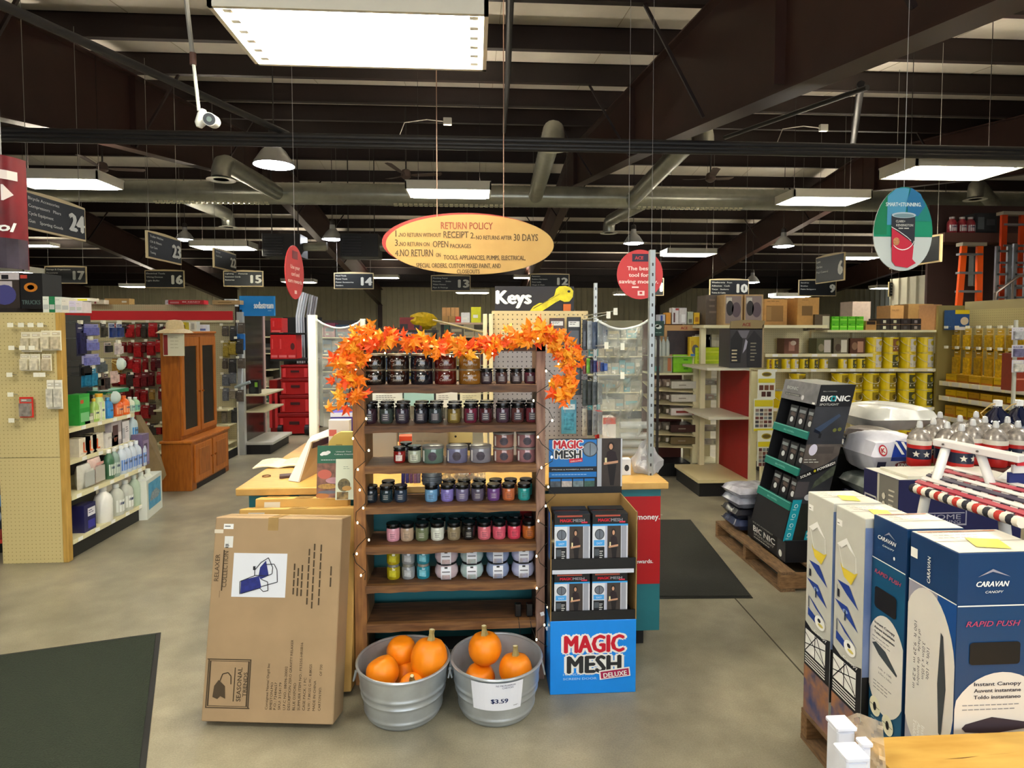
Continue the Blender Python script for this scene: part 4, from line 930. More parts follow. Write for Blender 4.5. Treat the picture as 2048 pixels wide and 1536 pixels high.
Fc = Face(gx @ Vector((0, -.0004, 0)), X3, gx.to_3x3() @ Z3); Fc.ell(W * .45, H * .36, W * .33, H * .16, M('3c3a2c', .5, c2='8c7c4c', nscale=60)); Fc.ell(W * .6, H * .28, W * .25, H * .06, M('c8984c', .5), 2); Fc.rect(W * .08, .002, W * .6, H * .18, M('2c2c24', .6, c2='b8985c', nscale=40)); Fc.lines(W * .4, H * .8, W * .4, 2, .008, .002, M('8c9c84', .6)); Fc.build('card_print', t, world=False)

# ================================================================ blue mesh-door display
blu = M('0a8cf0', .45, noise=.02); red = M('c8102c', .45); blk = M('121214', .45); brown = M('9c7c48', .75, noise=.06)
YM = 2.51; mx0, mx1 = A(1100, 1413, YM).x, A(1271, 1413, YM).x; zb = A(1180, 1241, YM).z; MW = mx1 - mx0
ds = thing('screen_door_display', 'blue and black cardboard floor display of mesh screen doors', 'display stand', (mx0, YM, 0))
def logo(Fc, cx, cy, w, o=WHITE):
    h = w * .30
    for nm, c_, yy, ww in (('MAGIC', red, h * .36, w), ('MESH', M('24262a', .5), -h * .82, w * .9)):
        Fc.text(nm, cx, cy + yy, h, o, l=2, ring=.085, w=ww); Fc.text(nm, cx, cy + yy, h, c_, l=4, bold=.045, w=ww)
G().box(0, 0, 0, MW, .3, zb, blu).build('base_box', ds, bevel=.002)
Fc = Face((0, -.0005, 0)); logo(Fc, MW * .51, zb * .49, MW * .68)
def tilt_rect(F_, x, y, w, h, a, m, l):
    c, s = math.cos(R(a)), math.sin(R(a)); F_.poly([(x + p * c - q * s, y + p * s + q * c) for p, q in ((0, 0), (w, 0), (w, h), (0, h))], m, l)
tilt_rect(Fc, MW * .575, zb * .195, MW * .36, zb * .125, 6, WHITE, 6); tilt_rect(Fc, MW * .59, zb * .21, MW * .33, zb * .095, 6, M('a8184c', .5), 7)
Fc.text('DELUXE', MW * .755, zb * .24, zb * .065, WHITE, l=8, bold=.03, w=MW * .27, rot=6); lb = M('a8d4f8', .5)
Fc.text('HANDS FREE', MW * .325, zb * .26, zb * .03, lb, l=2, bold=.02, w=MW * .35); Fc.text('SCREEN DOOR', MW * .345, zb * .2, zb * .03, lb, l=2, bold=.02, w=MW * .39); Fc.text('R', MW * .87, zb * .5, .005, lb)
Fc.build('base_print', ds, world=False)
z1, z2, z3 = A(1180, 1222, YM).z, A(1180, 1138, YM).z, A(1180, 1120, YM).z
g = G().box(.004, .004, zb, MW - .004, .296, zb + .01, blk).box(.004, .002, zb, MW - .004, .008, z1, blk); g.build('lower_tray', ds)
G().box(.004, .002, z2 - .002, MW - .004, .008, z3 + .005, blk).box(.004, .008, z2 - .002, MW - .004, .296, z2 + .006, blk).build('upper_tray', ds)
G().box(.008, .001, z2 - .02, MW - .012, .004, z2 - .003, M('d0d6e4', .4)).build('tray_strip', ds)
zt2 = A(1180, 986, YM + .3).z; zf = A(1275, 1024, YM).z
for s in (0, 1):
    x = 0 if s == 0 else MW; w_ = .004 if s == 0 else -.004
    g = G().prism([(.0, zb), (.296, zb), (.296, zt2), (.0, zf)], x, x + w_, brown, 'x'); o = g.build('side_panel', ds)
    Fs = Face((x - .001 if s == 0 else x + .001, .296 if s == 0 else 0, zb), (0, -1, 0) if s == 0 else (0, 1, 0)); Fs.rect(0.0, 0, .296, zf - zb, blk, 0)
    Fs.rect(.27 if s == 0 else .0, z3 - zb, .02, zf - z3, blu if s == 0 else WHITE, 1); Fs.rect(.25 if s == 0 else .01, z3 - zb, .02, zf - z3, M('2c50c0', .5), 2); Fs.build('side_print', ds, world=False)
G().box(0, .292, zb, MW, .296, zt2, brown).build('back_panel', ds)
# header card
YH = YM + .29; a0, b0 = A(1098, 975, YH), A(1245, 877, YH); hw, hh = b0.x - a0.x, b0.z - a0.z; hx, hz = a0.x - mx0, a0.z
G().box(hx, .2975, zt2 - .15, hx + hw, .3025, hz + hh, blk).build('header_card', ds)
Fc = Face((hx, .297, hz)); pic = M('3c3430', .6, noise=.15, nscale=20); skin = M('c89878', .6)
Fc.rect(0, hh * .42, hw * .65, hh * .56, M('1878c8', .5)); logo(Fc, hw * .26, hh * .74, hw * .38); Fc.ell(hw * .56, hh * .78, hw * .105, hw * .105, M('3c4450', .4), 2); Fc.ell(hw * .56, hh * .78, hw * .09, hw * .09, M('7c8894', .4, noise=.2), 3); Fc.rect(hw * .557, hh * .65, hw * .008, hh * .25, blk, 4)
tilt_rect(Fc, hw * .28, hh * .5, hw * .18, hh * .08, 6, M('d8203c', .5), 4); Fc.text('DELUXE', hw * .37, hh * .53, .006, WHITE, 5, .03, w=hw * .15, rot=6)
Fc.rect(0, hh * .34, hw * .65, hh * .06, M('101828', .5)); Fc.text('STRONG & POWERFUL MAGNETS!', hw * .32, hh * .352, .005, WHITE, w=hw * .56); Fc.rect(hw * .0, hh * .2, hw * .65, hh * .11, M('1878c8', .5)); Fc.lines(hw * .04, hh * .25, hw * .55, 1, .01, .003, lb)
for k, c_ in enumerate(('586068', 'c4b8b0', '7c8c90', '48685c')): Fc.rect(hw * (.02 + .155 * k), 0, hw * .14, hh * .12, M(c_, .6, noise=.3, nscale=60)); Fc.rect(hw * (.02 + .155 * k), hh * .12, hw * .14, hh * .05, M('1878c8', .5))
def person_print(Fc, x, y, w, h, l=2):
    Fc.rect(x, y, w, h, pic, l); Fc.ell(x + w * .45, y + h * .84, w * .16, h * .09, M('201612', .6), l + 1); Fc.ell(x + w * .45, y + h * .83, w * .09, h * .06, skin, l + 2)
    Fc.poly([(x + w * .25, y + h * .72), (x + w * .45, y + h * .76), (x + w * .68, y + h * .72), (x + w * .8, y + h * .5), (x + w * .55, y + h * .48), (x + w * .2, y + h * .5)], M('24161c', .6), l + 1)
    Fc.poly([(x + w * .1, y + h * .5), (x + w * .8, y + h * .54), (x + w * .8, y + h * .49), (x + w * .1, y + h * .45)], skin, l + 2)
    Fc.poly([(x + w * .28, y + h * .46), (x + w * .72, y + h * .46), (x + w * .6, y + h * .02), (x + w * .42, y + h * .02)], M('140e12', .6), l + 1); Fc.rect(x + w * .15, y + h * .5, w * .1, h * .1, M('f0e4b0', .5), l + 3)
Fc.rect(hw * .66, 0, hw * .06, hh, M('b8bcc4', .4)); person_print(Fc, hw * .72, 0, hw * .28, hh); Fc.rect(hw * .98, 0, hw * .02, hh, M('c8ccd4', .4), 5)
Fc.build('header_print', ds, world=False)
# product boxes in the trays
def mesh_box(label):
    w, h, d = .152, .2, .05; t = thing('screen_door_box', label, 'box', (0, 0, 0), group=None)
    G().box(0, 0, 0, w, d, h, blk).build('box_body', t, bevel=.001)
    Fc = Face((0, -.0005, 0)); Fc.rect(0, 0, w, h * .78, M('dfe3ea', .4), 0.5); Fc.rect(0, h * .77, w, h * .035, M('38a0e4', .5), 2)
    Fc.text('MAGIC', w * .33, h * .855, h * .06, red, 3, .05, w=w * .34); Fc.text('MESH', w * .68, h * .855, h * .06, M('8c8c94', .5), 3, .05, w=w * .32); Fc.rect(w * .75, h * .83, w * .17, h * .03, M('d0304c', .5), 4); Fc.rect(w * .08, h * .95, w * .7, h * .03, M('b0503c', .5), 2)
    Fc.ell(w * .2, h * .61, w * .135, w * .135, M('30363c', .4), 2); Fc.ell(w * .2, h * .61, w * .115, w * .115, M('6c7480', .4), 3); Fc.rect(w * .195, h * .53, w * .012, h * .17, blk, 4)
    Fc.rect(w * .04, h * .39, w * .3, h * .11, M('48a4e8', .5), 2); Fc.text('EASY', w * .2, h * .42, h * .04, M('d8ecfc', .5), 3); Fc.rect(w * .04, h * .03, w * .3, h * .34, M('16181c', .5), 2); Fc.rect(w * .06, h * .2, w * .13, h * .13, M('4c545c', .6), 3); Fc.lines(w * .2, h * .28, w * .12, 4, h * .04, h * .012, WHITE, 3)
    Fc.rect(w * .36, 0, w * .06, h * .77, M('b8bcd0', .4), 2); person_print(Fc, w * .42, 0, w * .38, h * .77); Fc.rect(w * .82, 0, w * .14, h * .77, M('9ca0ac', .4), 3)
    Fc.build('box_print', t, world=False)
    return t
mb0 = None
for r_, (zz, nm) in enumerate(((zb + .012, 'lower'), (z2 + .008, 'upper'))):
    for c_ in range(2):
        for d_ in range(2):
            lb_ = 'boxed mesh screen door in the %s tray, %s stack, %s' % (nm, 'left' if c_ == 0 else 'right', 'front one' if d_ == 0 else 'one behind the front')
            loc = (mx0 + .018 + c_ * .162, YM + .012 + d_ * .07, zz + .006 * d_ * 0)
            sc = (1, 1, 1.0 if r_ == 0 else 1.08)
            if mb0 is None: mb0 = mesh_box(lb_); mb0.location = loc; mb0.scale = (1, 1, .94)
            else: dup(mb0, loc, label=lb_, scale=(1, 1, .94 if r_ == 0 else 1.12))

# ================================================================ floor mats
def mat_poly(name, pts, m, label, h=.008):
    c = sum((Vector(p) for p in pts), Vector()) / len(pts); t = thing(name, label, 'mat', (c.x, c.y, 0)); q = [Vector(p) - c for p in pts]
    G().prism([(p.x * .97, p.y * .97) for p in q], 0.001, h, m, 'z').build('mat_surface', t)
    G().prism([(p.x, p.y) for p in q], 0.001, h * .5, M('14140f', .6), 'z').build('rubber_edge', t)
p1, p2, p3 = FL(322, 1266), FL(0, 1311), FL(292, 1536)
dv = (p3 - p1) * 1.3; du = (p2 - p1) * 2.2
mat_poly('door_mat', [p1, p1 + du, p1 + du + dv, p1 + dv], M('20281a', .95, noise=.25, nscale=140, bump=.5), 'large dark green entrance mat at the lower left corner')
mat_poly('runner_mat', [FL(1300, 1198), FL(1506, 1197), FL(1381, 1040), FL(1275, 1040)], M('26261f', .9, noise=.2, nscale=140, bump=.4), 'dark runner mat right of the counter end')

# ================================================================ RIGHT: canopy cartons
lav = M('c3c3ba', .5, noise=.03); nvy = M('123a66', .4, noise=.06, nscale=5); nv2 = M('0d4f74', .4); gry = M('9c9aa8', .5); wh2 = M('dcd8d0', .45); roy = M('1c3c90', .5)
XB, XC = 1.235, 1.258; Z0 = .122
def canopy(label, X0, ya, yb, zt, side, front=None, kind=0, W=.175):
    t = thing('canopy_carton', label, 'box', (X0, yb, Z0)); D, H = ya - yb, zt - Z0
    G().box(0, 0, 0, W, D, H, side).build('carton_body', t, bevel=.0015)
    T_ = Face((0, 0, H + .0003), X3, Y3)
    T_.rect(.002, .002, W - .004, D - .004, M('d4cec2', .35, noise=.05, nscale=14)); T_.rect(0, D * .47, W, .003, M('8c8478', .6), 2); T_.rect(W * .3, D * .55, W * .5, D * .3, M('e4e0d8', .3), 2); T_.lines(W * .12, D * .85, W * .6, 3, .02, .003, M('9c9488', .6), 3)
    if kind: T_.rect(W * .03, D * .9, W * .9, D * .04, M('b86c50', .5), 3)
    if kind != 2: T_.poly([(W * .3, D * .2), (W * .62, D * .1), (W * .72, D * .5), (W * .4, D * .6)], M('e8d848', .4), 4)
    T_.build('top_print', t, world=False)
    return t, D, H, Face((-.0004, D, 0), (0, -1, 0))
yA, yA2, yB, yB2, yC, yC2, yD, yD2 = 2.172, 2.011, 1.995, 1.838, 1.832, 1.683, 1.668, 1.492
def canopy_icon(Fc, x, y, w, h, k):
    if k == 0: Fc.poly([(x, y + h * .95), (x + w * .55, y + h), (x + w, y + h * .1), (x + w * .45, y + h * .5)], roy, 2); Fc.rect(x, y, w * .03, h * .7, M('8c9098', .5), 2); Fc.rect(x + w * .02, y + h * .1, w * .1, h * .4, M('20242c', .5), 2)
    if k == 1: Fc.poly([(x - w * .1, y + h), (x + w * .5, y + h), (x + w, y + h * .05), (x + w * .5, y + h * .4)], roy, 2); Fc.rect(x + w * .38, y + h * .2, w * .06, h * .55, M('20304c', .5), 3); Fc.ell(x + w * .42, y + h * .7, w * .12, h * .1, M('8ca4d4', .5), 3)
    if k == 2: Fc.poly([(x, y + h), (x + w * .3, y + h * .75), (x + w, y), (x + w * .4, y + h * .45)], roy, 2); Fc.rect(x, y + h * .2, w * .05, h * .7, M('5c6068', .5), 2)
    if k == 3: Fc.poly([(x, y + h), (x + w * .6, y + h * .55), (x + w * .6, y + h * .1), (x, y + h * .4)], roy, 2)
for k, (X0, a, b, lb_) in enumerate(((XB, yA, yA2, 'white canopy carton farthest from the camera in its row'), (XB, yB, yB2, 'white canopy carton between the other white one and the blue one'))):
    t, D, H, Fc = canopy(lb_, X0, a, b, .95, lav); Fc.rect(0, 0, D, H * .16, M('a87448', .6, c2='3c4a78', nscale=14), 1); Fc.ky = .85; Fc.kh = H
    Fc.rect(D * .06, H * .91, D * .18, H * .03, WHITE); Fc.lines(D * .08, H * .92, D * .12, 1, .01, .003, blk)
    Fc.poly([(D * .08, H * .82), (D * .42, H * .87), (D * .75, H * .8), (D * .55, H * .82), (D * .42, H * .84), (D * .25, H * .81)], WHITE, 2); Fc.poly([(D * .2, H * .74), (D * .3, H * .72), (D * .7, H * .72), (D * .82, H * .735), (D * .6, H * .66), (D * .35, H * .68)], M('dcc43c', .5), 2)
    Fc.poly([(D * .12, H * .82), (D * .14, H * .82), (D * .36, H * .69), (D * .34, H * .69)], WHITE, 1); Fc.poly([(D * .72, H * .8), (D * .74, H * .8), (D * .76, H * .73), (D * .74, H * .73)], WHITE, 1)
    for j, (yy, hh_) in enumerate(((.555, .095), (.455, .09), (.38, .08), (.325, .07))): canopy_icon(Fc, D * .12, H * yy, D * .75, H * hh_, j)
    Fc.ell(D * .62, H * .36, D * .2, H * .035, WHITE, 4); Fc.ell(D * .6, H * .37, D * .06, H * .01, M('20242c', .5), 5); Fc.ell(D * .66, H * .35, D * .1, H * .008, M('d8c868', .5), 5)
    Fc.rect(0, 0, D, H * .27, blk, 1); Fc.poly([(0, H * .27), (D, H * .27), (D, H * .31), (D * .7, H * .29), (D * .3, H * .285), (0, H * .31)], blk, 1)
    Fc.text('Canopy', D * .66, H * .29, .014, WHITE, 5, w=D * .5)
    Fc.rect(D * .04, H * .15, D * .8, H * .12, WHITE, 2)
    for (xa, ya_, xb_, yb_) in ((.04, .15, .5, .27), (.5, .27, .84, .15), (.04, .25, .84, .16), (.04, .19, .84, .24), (.44, .15, .44, .27)):
        dx, dy = (xb_ - xa) * D, (yb_ - ya_) * H; L = math.hypot(dx, dy); nx, ny = -dy / L * .002, dx / L * .002; Fc.poly([(xa * D + nx, ya_ * H + ny), (xb_ * D + nx, yb_ * H + ny), (xb_ * D - nx, yb_ * H - ny), (xa * D - nx, ya_ * H - ny)], blk, 3)
    for j in range(4): Fc.rect(D * .04, H * (.09 + j * .014), D * .8, H * .006, WHITE, 2)
    Fc.rect(0, 0, D, H * .075, M('b07848', .6, c2='48506c', nscale=18), 2)
    Fc.build('side_print', t, world=False)
    Ff = Face((0, -.0004, 0)); Ff.ky = .85; Ff.kh = H; Ff.rect(0, 0, .175, H * .96, M('8a9cc4', .5, c2='4c6ca8', nscale=4)); Ff.rect(0, 0, .175, H * .27, blk, 2); Ff.build('front_print', t, world=False)
t, D, H, Fc = canopy('dark blue canopy carton second from the camera, black hand hole facing the aisle', XC, yC, yC2, .968, nvy, kind=2); Fc.ky = .8; Fc.kh = H
Fc.rect(0, 0, D, H * .8, nv2, .5); Fc.rect(0, H * .8, D, .004, WHITE, 2)
Fc.text('CARAVAN', D * .45, H * .9, .016, WHITE, 3, .02, w=D * .55, shear=.3); Fc.text('CANOPY', D * .5, H * .875, .007, WHITE, 3, .01, w=D * .35, shear=.3); Fc.poly([(D * .35, H * .925), (D * .5, H * .95), (D * .7, H * .925), (D * .5, H * .94)], gry, 2); Fc.ell(D * .68, H * .845, .004, .007, WHITE, 3)
Fc.text('RAPID PUSH', D * .5, H * .735, .017, M('c8485c', .5), 3, .01, w=D * .8, shear=.3)
def rrect(Fc, x, y, w, h, r, m, l):
    P_ = []
    for cx, cy, a0 in ((x + w - r, y + h - r, 0), (x + r, y + h - r, 90), (x + r, y + r, 180), (x + w - r, y + r, 270)):
        for q in range(5): P_.append((cx + r * math.cos(R(a0 + q * 22.5)), cy + r * math.sin(R(a0 + q * 22.5))))
    Fc.poly(P_, m, l)
rrect(Fc, D * .12, H * .575, D * .66, H * .1, .012, M('050507', .6), 3)
def halfell(Fc, W, y0, y1, cy, rx, ry, m, l, cx=.5):
    Fc.poly([(max(0, min(W, W * cx + rx * math.cos(2 * math.pi * k / 40))), cy + ry * math.sin(2 * math.pi * k / 40)) for k in range(40)], m, l)
halfell(Fc, D, 0, 0, H * .33, D * .62, H * .23, wh2, 2)
for j, (tx, yy) in enumerate((('Instant Canopy', .5), ('Auvent instantane', .477), ('Toldo instantaneo', .454))): Fc.text(tx, D * .45, H * yy, .011, M('3c4048', .6), 3, .02, w=D * .62)
Fc.lines(D * .08, H * .435, D * .7, 2, H * .018, .003, M('8c8c90', .6), 3)
Fc.poly([(D * .08, H * .4), (D * .2, H * .415), (D * .5, H * .4), (D * .86, H * .335), (D * .84, H * .325), (D * .55, H * .345), (D * .3, H * .365)], M('3c4448', .6), 3)
for j, tx in enumerate(('10ft x 10ft', '3.05m x 3.05m')): Fc.text(tx, D * .5, H * (.3 - j * .022), .008, M('4c4c54', .6), 3, w=D * .4)
Fc.lines(D * .15, H * .23, D * .6, 3, H * .016, .003, M('6c6c70', .6), 3)
for cx, cy in ((.22, .11), (.62, .075)): Fc.ell(D * cx, H * cy, D * .17, H * .045, M('e4e0c4', .5), 3); Fc.ell(D * cx, H * cy, D * .05, H * .02, blk, 4); Fc.rect(D * (cx - .15), H * cy, D * .3, .002, blk, 4)
Fc.lines(D * .1, H * .05, D * .3, 5, H * .012, .003, M('9cb8c0', .6), 3); Fc.build('side_print', t, world=False)
t, D, H, Fc = canopy('dark blue canopy carton nearest the camera, white oval panels on both faces', XC, yD, yD2, .968, nvy, kind=1, W=.26); Fc.ky = .82; Fc.kh = H
Fc.rect(0, 0, D * .62, H * .8, gry, .4); Fc.rect(D * .62, 0, D * .38, H * .8, M('0d4a90', .4), .6); Fc.rect(0, H * .8, D, .004, WHITE, 2); Fc.rect(D * .03, H * .9, D * .15, H * .04, WHITE, 2)
Fc.text('CARAVAN', D * .47, H * .88, .012, WHITE, 3, .02, rot=90, w=.09)
halfell(Fc, D, 0, 0, H * .46, D * .62, H * .34, wh2, 2, cx=.42)
Fc.poly([(D * .72, H * .66), (D * .77, H * .65), (D * .85, H * .45), (D * .78, H * .25), (D * .73, H * .26), (D * .68, H * .45)], M('3a4044', .6), 3)
for j, (tx, L) in enumerate((('100 ft  9.29 m  9.29 m', .24), ('of shade   de sombra', .2), ('3.05m x 3.05m', .13), ('10ft x 10ft', .11))): Fc.text(tx, D * (.16 + .095 * j), H * .5, .011, M('5c5c60', .6), 3, .0, rot=-90, w=L)
for j, tx in enumerate(('Instant Canopy', 'Auvent instantane', 'Toldo instantaneo')): Fc.text(tx, D * (.38 - .09 * j), H * .12, .013, WHITE, 3, .03, rot=-90, w=.19)
Fc.text('RAPID', D * .78, H * .1, .022, M('d84858', .5), 3, .02, rot=90, w=.14, shear=.3); Fc.build('side_print', t, world=False)
Ff = Face((0, -.0004, 0)); Ff.ky = .84; Ff.kh = H; Wd = .26; Ff.rect(0, 0, Wd, H * .8, M('15406c', .4), .5); Ff.rect(0, H * .8, Wd, .004, WHITE, 2)
Ff.text('CARAVAN', Wd * .36, H * .875, .017, WHITE, 3, .03, w=.09, shear=.3); Ff.text('CANOPY', Wd * .38, H * .85, .008, WHITE, 3, w=.05, shear=.3); Ff.poly([(Wd * .2, H * .91), (Wd * .36, H * .94), (Wd * .55, H * .91), (Wd * .36, H * .93)], gry, 2)
Ff.text('RAPID PUSH', Wd * .38, H * .725, .018, M('b84468', .5), 3, .01, w=.15, shear=.3); rrect(Ff, Wd * .14, H * .58, .14, H * .085, .01, M('050507', .6), 3)
halfell(Ff, Wd, 0, 0, H * .3, Wd * .6, H * .25, wh2, 2)
for j, tx in enumerate(('Instant Canopy', 'Auvent instantane', 'Toldo instantaneo')): Ff.text(tx, Wd * .45, H * (.5 - j * .025), .012, M('3c3c48', .6), 3, .03, w=.13)
Ff.lines(Wd * .08, H * .425, .18, 2, .014, .003, M('8c8c90', .6), 3); Ff.poly([(Wd * .08, H * .34), (Wd * .12, H * .355), (Wd * .4, H * .38), (Wd * .8, H * .355), (Wd * .8, H * .335), (Wd * .4, H * .315), (Wd * .12, H * .325)], M('3c3038', .6), 3)
for j, tx in enumerate(('10ft x 10ft', '3.05m x 3.05m', '3.05m x 3.05m')): Ff.text(tx, Wd * .4, H * (.28 - j * .02), .009, M('4c4c58', .6), 3, .01, w=.08)
Ff.build('front_print', t, world=False)
# pallet under them
pw = M('6a4c2c', .8, c2='94704a', nscale=9, stretch=(2, 10, 10)); pw2 = M('5c4630', .8, c2='8a6a48', nscale=9, stretch=(10, 2, 10))
def pallet(label, x0, x1, y0, y1, z=.12, n=6):
    t = thing('wooden_pallet', label, 'pallet', (x0, y0, 0)); W, D = x1 - x0, y1 - y0
    for k in range(n):
        x = (W - .09) * k / (n - 1); G().box(x, 0, z - .018, x + .09, D, z, pw2).build('deck_board', t, bevel=.002)
    for k in range(3):
        y = (D - .04) * k / 2; G().box(0, y, .018, W, y + .04, z - .018, pw).build('stringer', t, bevel=.002)
    for k in range(3):
        x = (W - .09) * k / 2; G().box(x, 0, 0, x + .09, D, .018, pw2).build('bottom_board', t)
    return t
pallet('wooden pallet under the canopy cartons', 1.233, 1.9, 1.47, 2.185)
# near carton top, lower right corner
zc = .55; a0 = A(1742, 1473, 1.47)
t = thing('open_carton', 'large tan carton with worn top in the lower right corner', 'box', (.985, 1.05, 0))
tan = M('bb8c38', .75, c2='d2a650', nscale=5, stretch=(1, 5, 1))
zc = A(1850, 1473, 1.462).z
G().box(0, 0, 0, .8, .41, zc, M('b08a4c', .75, noise=.08)).build('carton_body', t, bevel=.004)
G().box(.0, .0, zc, .8, .41, zc + .004, tan).build('top_flap', t)
rnd = random.Random(9); g = G()
for k in range(7):
    x = .05 + .1 * k; y = rnd.uniform(.15, .35); g.add([(x, y, zc + .0046), (x + rnd.uniform(.05, .2), y + rnd.uniform(-.03, .03), zc + .0046), (x + .1, y + .006, zc + .0046)], [(0, 1, 2)], M('6c4818', .8))
g.build('scuff_marks', t, recalc=False)
t_loc = t.location
# clear plastic bag draped over carton corner, white caps
pb_ = thing('plastic_cover', 'wrinkled clear plastic cover between the white caps and the tan carton', 'plastic bag', (.93, 1.42, 0))
g = G(); rnd = random.Random(31); nx, ny = 14, 16; P_ = []
for j in range(ny + 1):
    row = []
    for i in range(nx + 1):
        f, v_ = i / nx, j / ny; px = 1675 + 90 * f + 10 * v_; py = 1425 + 125 * v_ + 18 * abs(f - .45) * 2; p = A(px, py, 1.43 - .1 * v_ + rnd.uniform(-.008, .008) + .02 * math.sin(f * 9 + v_ * 4)); row.append(p)
    P_.append(row)
g.grid(P_, clear_mat('d8c8b0', .3, .12)); g.build('film', pb_, smooth=True, world=True)
cap = M('e4e8f4', .35)
for k, (x0, x1, y0, y1, Y, lb_) in enumerate(((1672, 1716, 1455, 1560, 1.36, 'farthest'), (1723, 1748, 1487, 1560, 1.32, 'middle'), (1692, 1742, 1515, 1600, 1.25, 'nearest'))):
    a, b = A(x0, y1, Y), A(x1, y0, Y); t = thing('white_post_cap', 'white plastic post cap at the lower right, %s of three' % lb_, 'post', (a.x, Y, 0)); W, H = b.x - a.x, b.z
    G().box(.003, .003, 0, W - .003, W - .003, H - .012, cap).build('post_sleeve', t, bevel=.004); G().box(0, 0, H - .012, W, W, H, cap).build('cap', t, bevel=.003)
# ================================================================ product builders
rg = random.Random(77)
def MX(face):      # local frame: x right, -y toward the viewer
    return {'-y': 0, '+x': R(90), '-x': R(-90)}[face]
def prod(name, label, cat, loc, w, d, h, body, art=(), face='-y', group=None, cap=None, kind='box', rz=0, metal=0):
    """one shelf product: body plus flat print; art = list of (x,y,w,h,colour) fractions or ('t',text,x,y,h,w,colour) or ('e',cx,cy,rx,ry,colour)"""
    g = G(); bm_ = M(body, .45, noise=.08, nscale=30) if isinstance(body, str) else body
    if kind == 'box':
        g.box(-w / 2, 0, 0, w / 2, d, h, bm_); g.box(-w / 2 + .002, d * .48, h, w / 2 - .002, d * .52, h + .0006, M('6c6458', .7))
    elif kind == 'can':
        g.lathe([(w / 2, 0), (w / 2, h * .02), (w * .49, h * .03), (w * .49, h * .93), (w / 2, h * .94), (w / 2, h), (w * .44, h), (w * .43, h * .97), (.001, h * .97)], bm_, 16, c=(0, w / 2, 0))
    elif kind == 'bag':
        n = 8; P_ = []
        for s_ in (0, 1):
            rows_ = [[(-w / 2 + w * i / n * 1.0, d / 2 + (-1 if s_ == 0 else 1) * d / 2 * (math.sin(math.pi * i / n) ** .5) * (math.sin(math.pi * (j + .15) / (n + .3)) ** .5), h * j / n) for i in range(n + 1)] for j in range(n + 1)]; g.grid(rows_, bm_)
    if art:
        Fc = Face((-w / 2, -.0004 if kind == 'box' else (-.001), 0), X3, Z3, g=g)
        for a in art:
            if a[0] == 't': Fc.text(a[1], w * a[2], h * a[3], h * a[4], M(a[6], .5), 4, .03, w=w * a[5])
            elif a[0] == 'e': Fc.ell(w * a[1], h * a[2], w * a[3], h * a[4], M(a[5], .5), 3, 16)
            elif a[0] == 'l': Fc.lines(w * a[1], h * a[2], w * a[3], a[4], h * a[5], h * a[5] * .35, M(a[6], .6), 4)
            else: Fc.rect(w * a[0], h * a[1], w * a[2], h * a[3], M(a[4], .45), 1 + .2 * art.index(a))
    o = g.build(name, recalc=False); o.location = loc; o.rotation_euler = (0, 0, MX(face) + rz); tag(o, label, cat, group)
    if kind == 'bag':
        for p_ in o.data.polygons: p_.use_smooth = True
    return o
def bottle(label, loc, r, h, body, cap, lab, kind='round', name='bottle', cat='bottle', neck=.35, face='-y', see=False):
    t = thing(name, label, cat, loc, MX(face)); bm_ = clear_mat(body, .45, .1) if see else M(body, .3, coat=.4)
    g = G(); sx, sy = (1, 1) if kind == 'round' else (1.1, .7)
    g.lathe([(r * .92, 0), (r, h * .03), (r, h * .62), (r * .85, h * .74), (r * neck, h * .86), (r * neck, h * .9)], bm_, 14, sx=sx, sy=sy).build('bottle_body', t, smooth=True)
    G().lathe([(r * (neck + .06), h * .88), (r * (neck + .06), h), (r * neck * .8, h)], M(cap, .4), 12).build('cap', t, smooth=True)
    if lab:
        g = G(); P_ = [[(r * 1.02 * sx * math.sin(R(a)), -r * 1.02 * sy * math.cos(R(a)), z) for a in (-60, -30, 0, 30, 60)] for z in (h * .12, h * .5)]; g.grid(P_, M(lab, .5))
        P_ = [[(r * 1.04 * sx * math.sin(R(a)), -r * 1.04 * sy * math.cos(R(a)), z) for a in (-35, 0, 35)] for z in (h * .34, h * .42)]; g.grid(P_, M('3c4c6c', .5)); g.build('label', t)
    return t
def hang(label, x, y, z, w, h, body, card='e6e2da', face='-y', d=.02, cat='packet', group=None, name='blister_pack', cap=True):
    """hanging retail pack on a hook; x,y,z = top centre of the pack"""
    g = G(); g.box(-w / 2, 0, -h, w / 2, .003, 0, M(card, .5)); g.box(-w * .4, -d, -h * .93, w * .4, 0, -h * .3, M(body, .25, noise=.3, nscale=40)); Fc = Face((-w / 2, -.0008, -h), g=g); Fc.rect(w * .1, h * .76, w * .8, h * .15, M(body, .5)); Fc.lines(w * .18, h * .83, w * .6, 1, .01, h * .03, WHITE)
    o = g.build(name, recalc=False); o.location = (x, y, z); o.rotation_euler = (0, 0, MX(face)); tag(o, label, cat, group)
    return o
def hooks(parent, pts, L, face, tabs=True):
    dx = {'-y': (0, -1), '+x': (1, 0), '-x': (-1, 0)}[face]
    for x, y, z in pts:
        q = (x + dx[0] * L, y + dx[1] * L, z + .012); g = G().tube([(x, y, z), q], .0022, STEEL, 4)
        g.build('peg_hook', parent, world=True)
        if tabs: G().box(q[0] - .018, q[1] - .018 if dx[0] else q[1] - .002, q[2] - .02, q[0] + .018 if dx[1] else q[0] + .002, q[1] + .018 if dx[0] else q[1], q[2] + .008, M('ecead8', .5)).build('price_tab', parent, world=True)

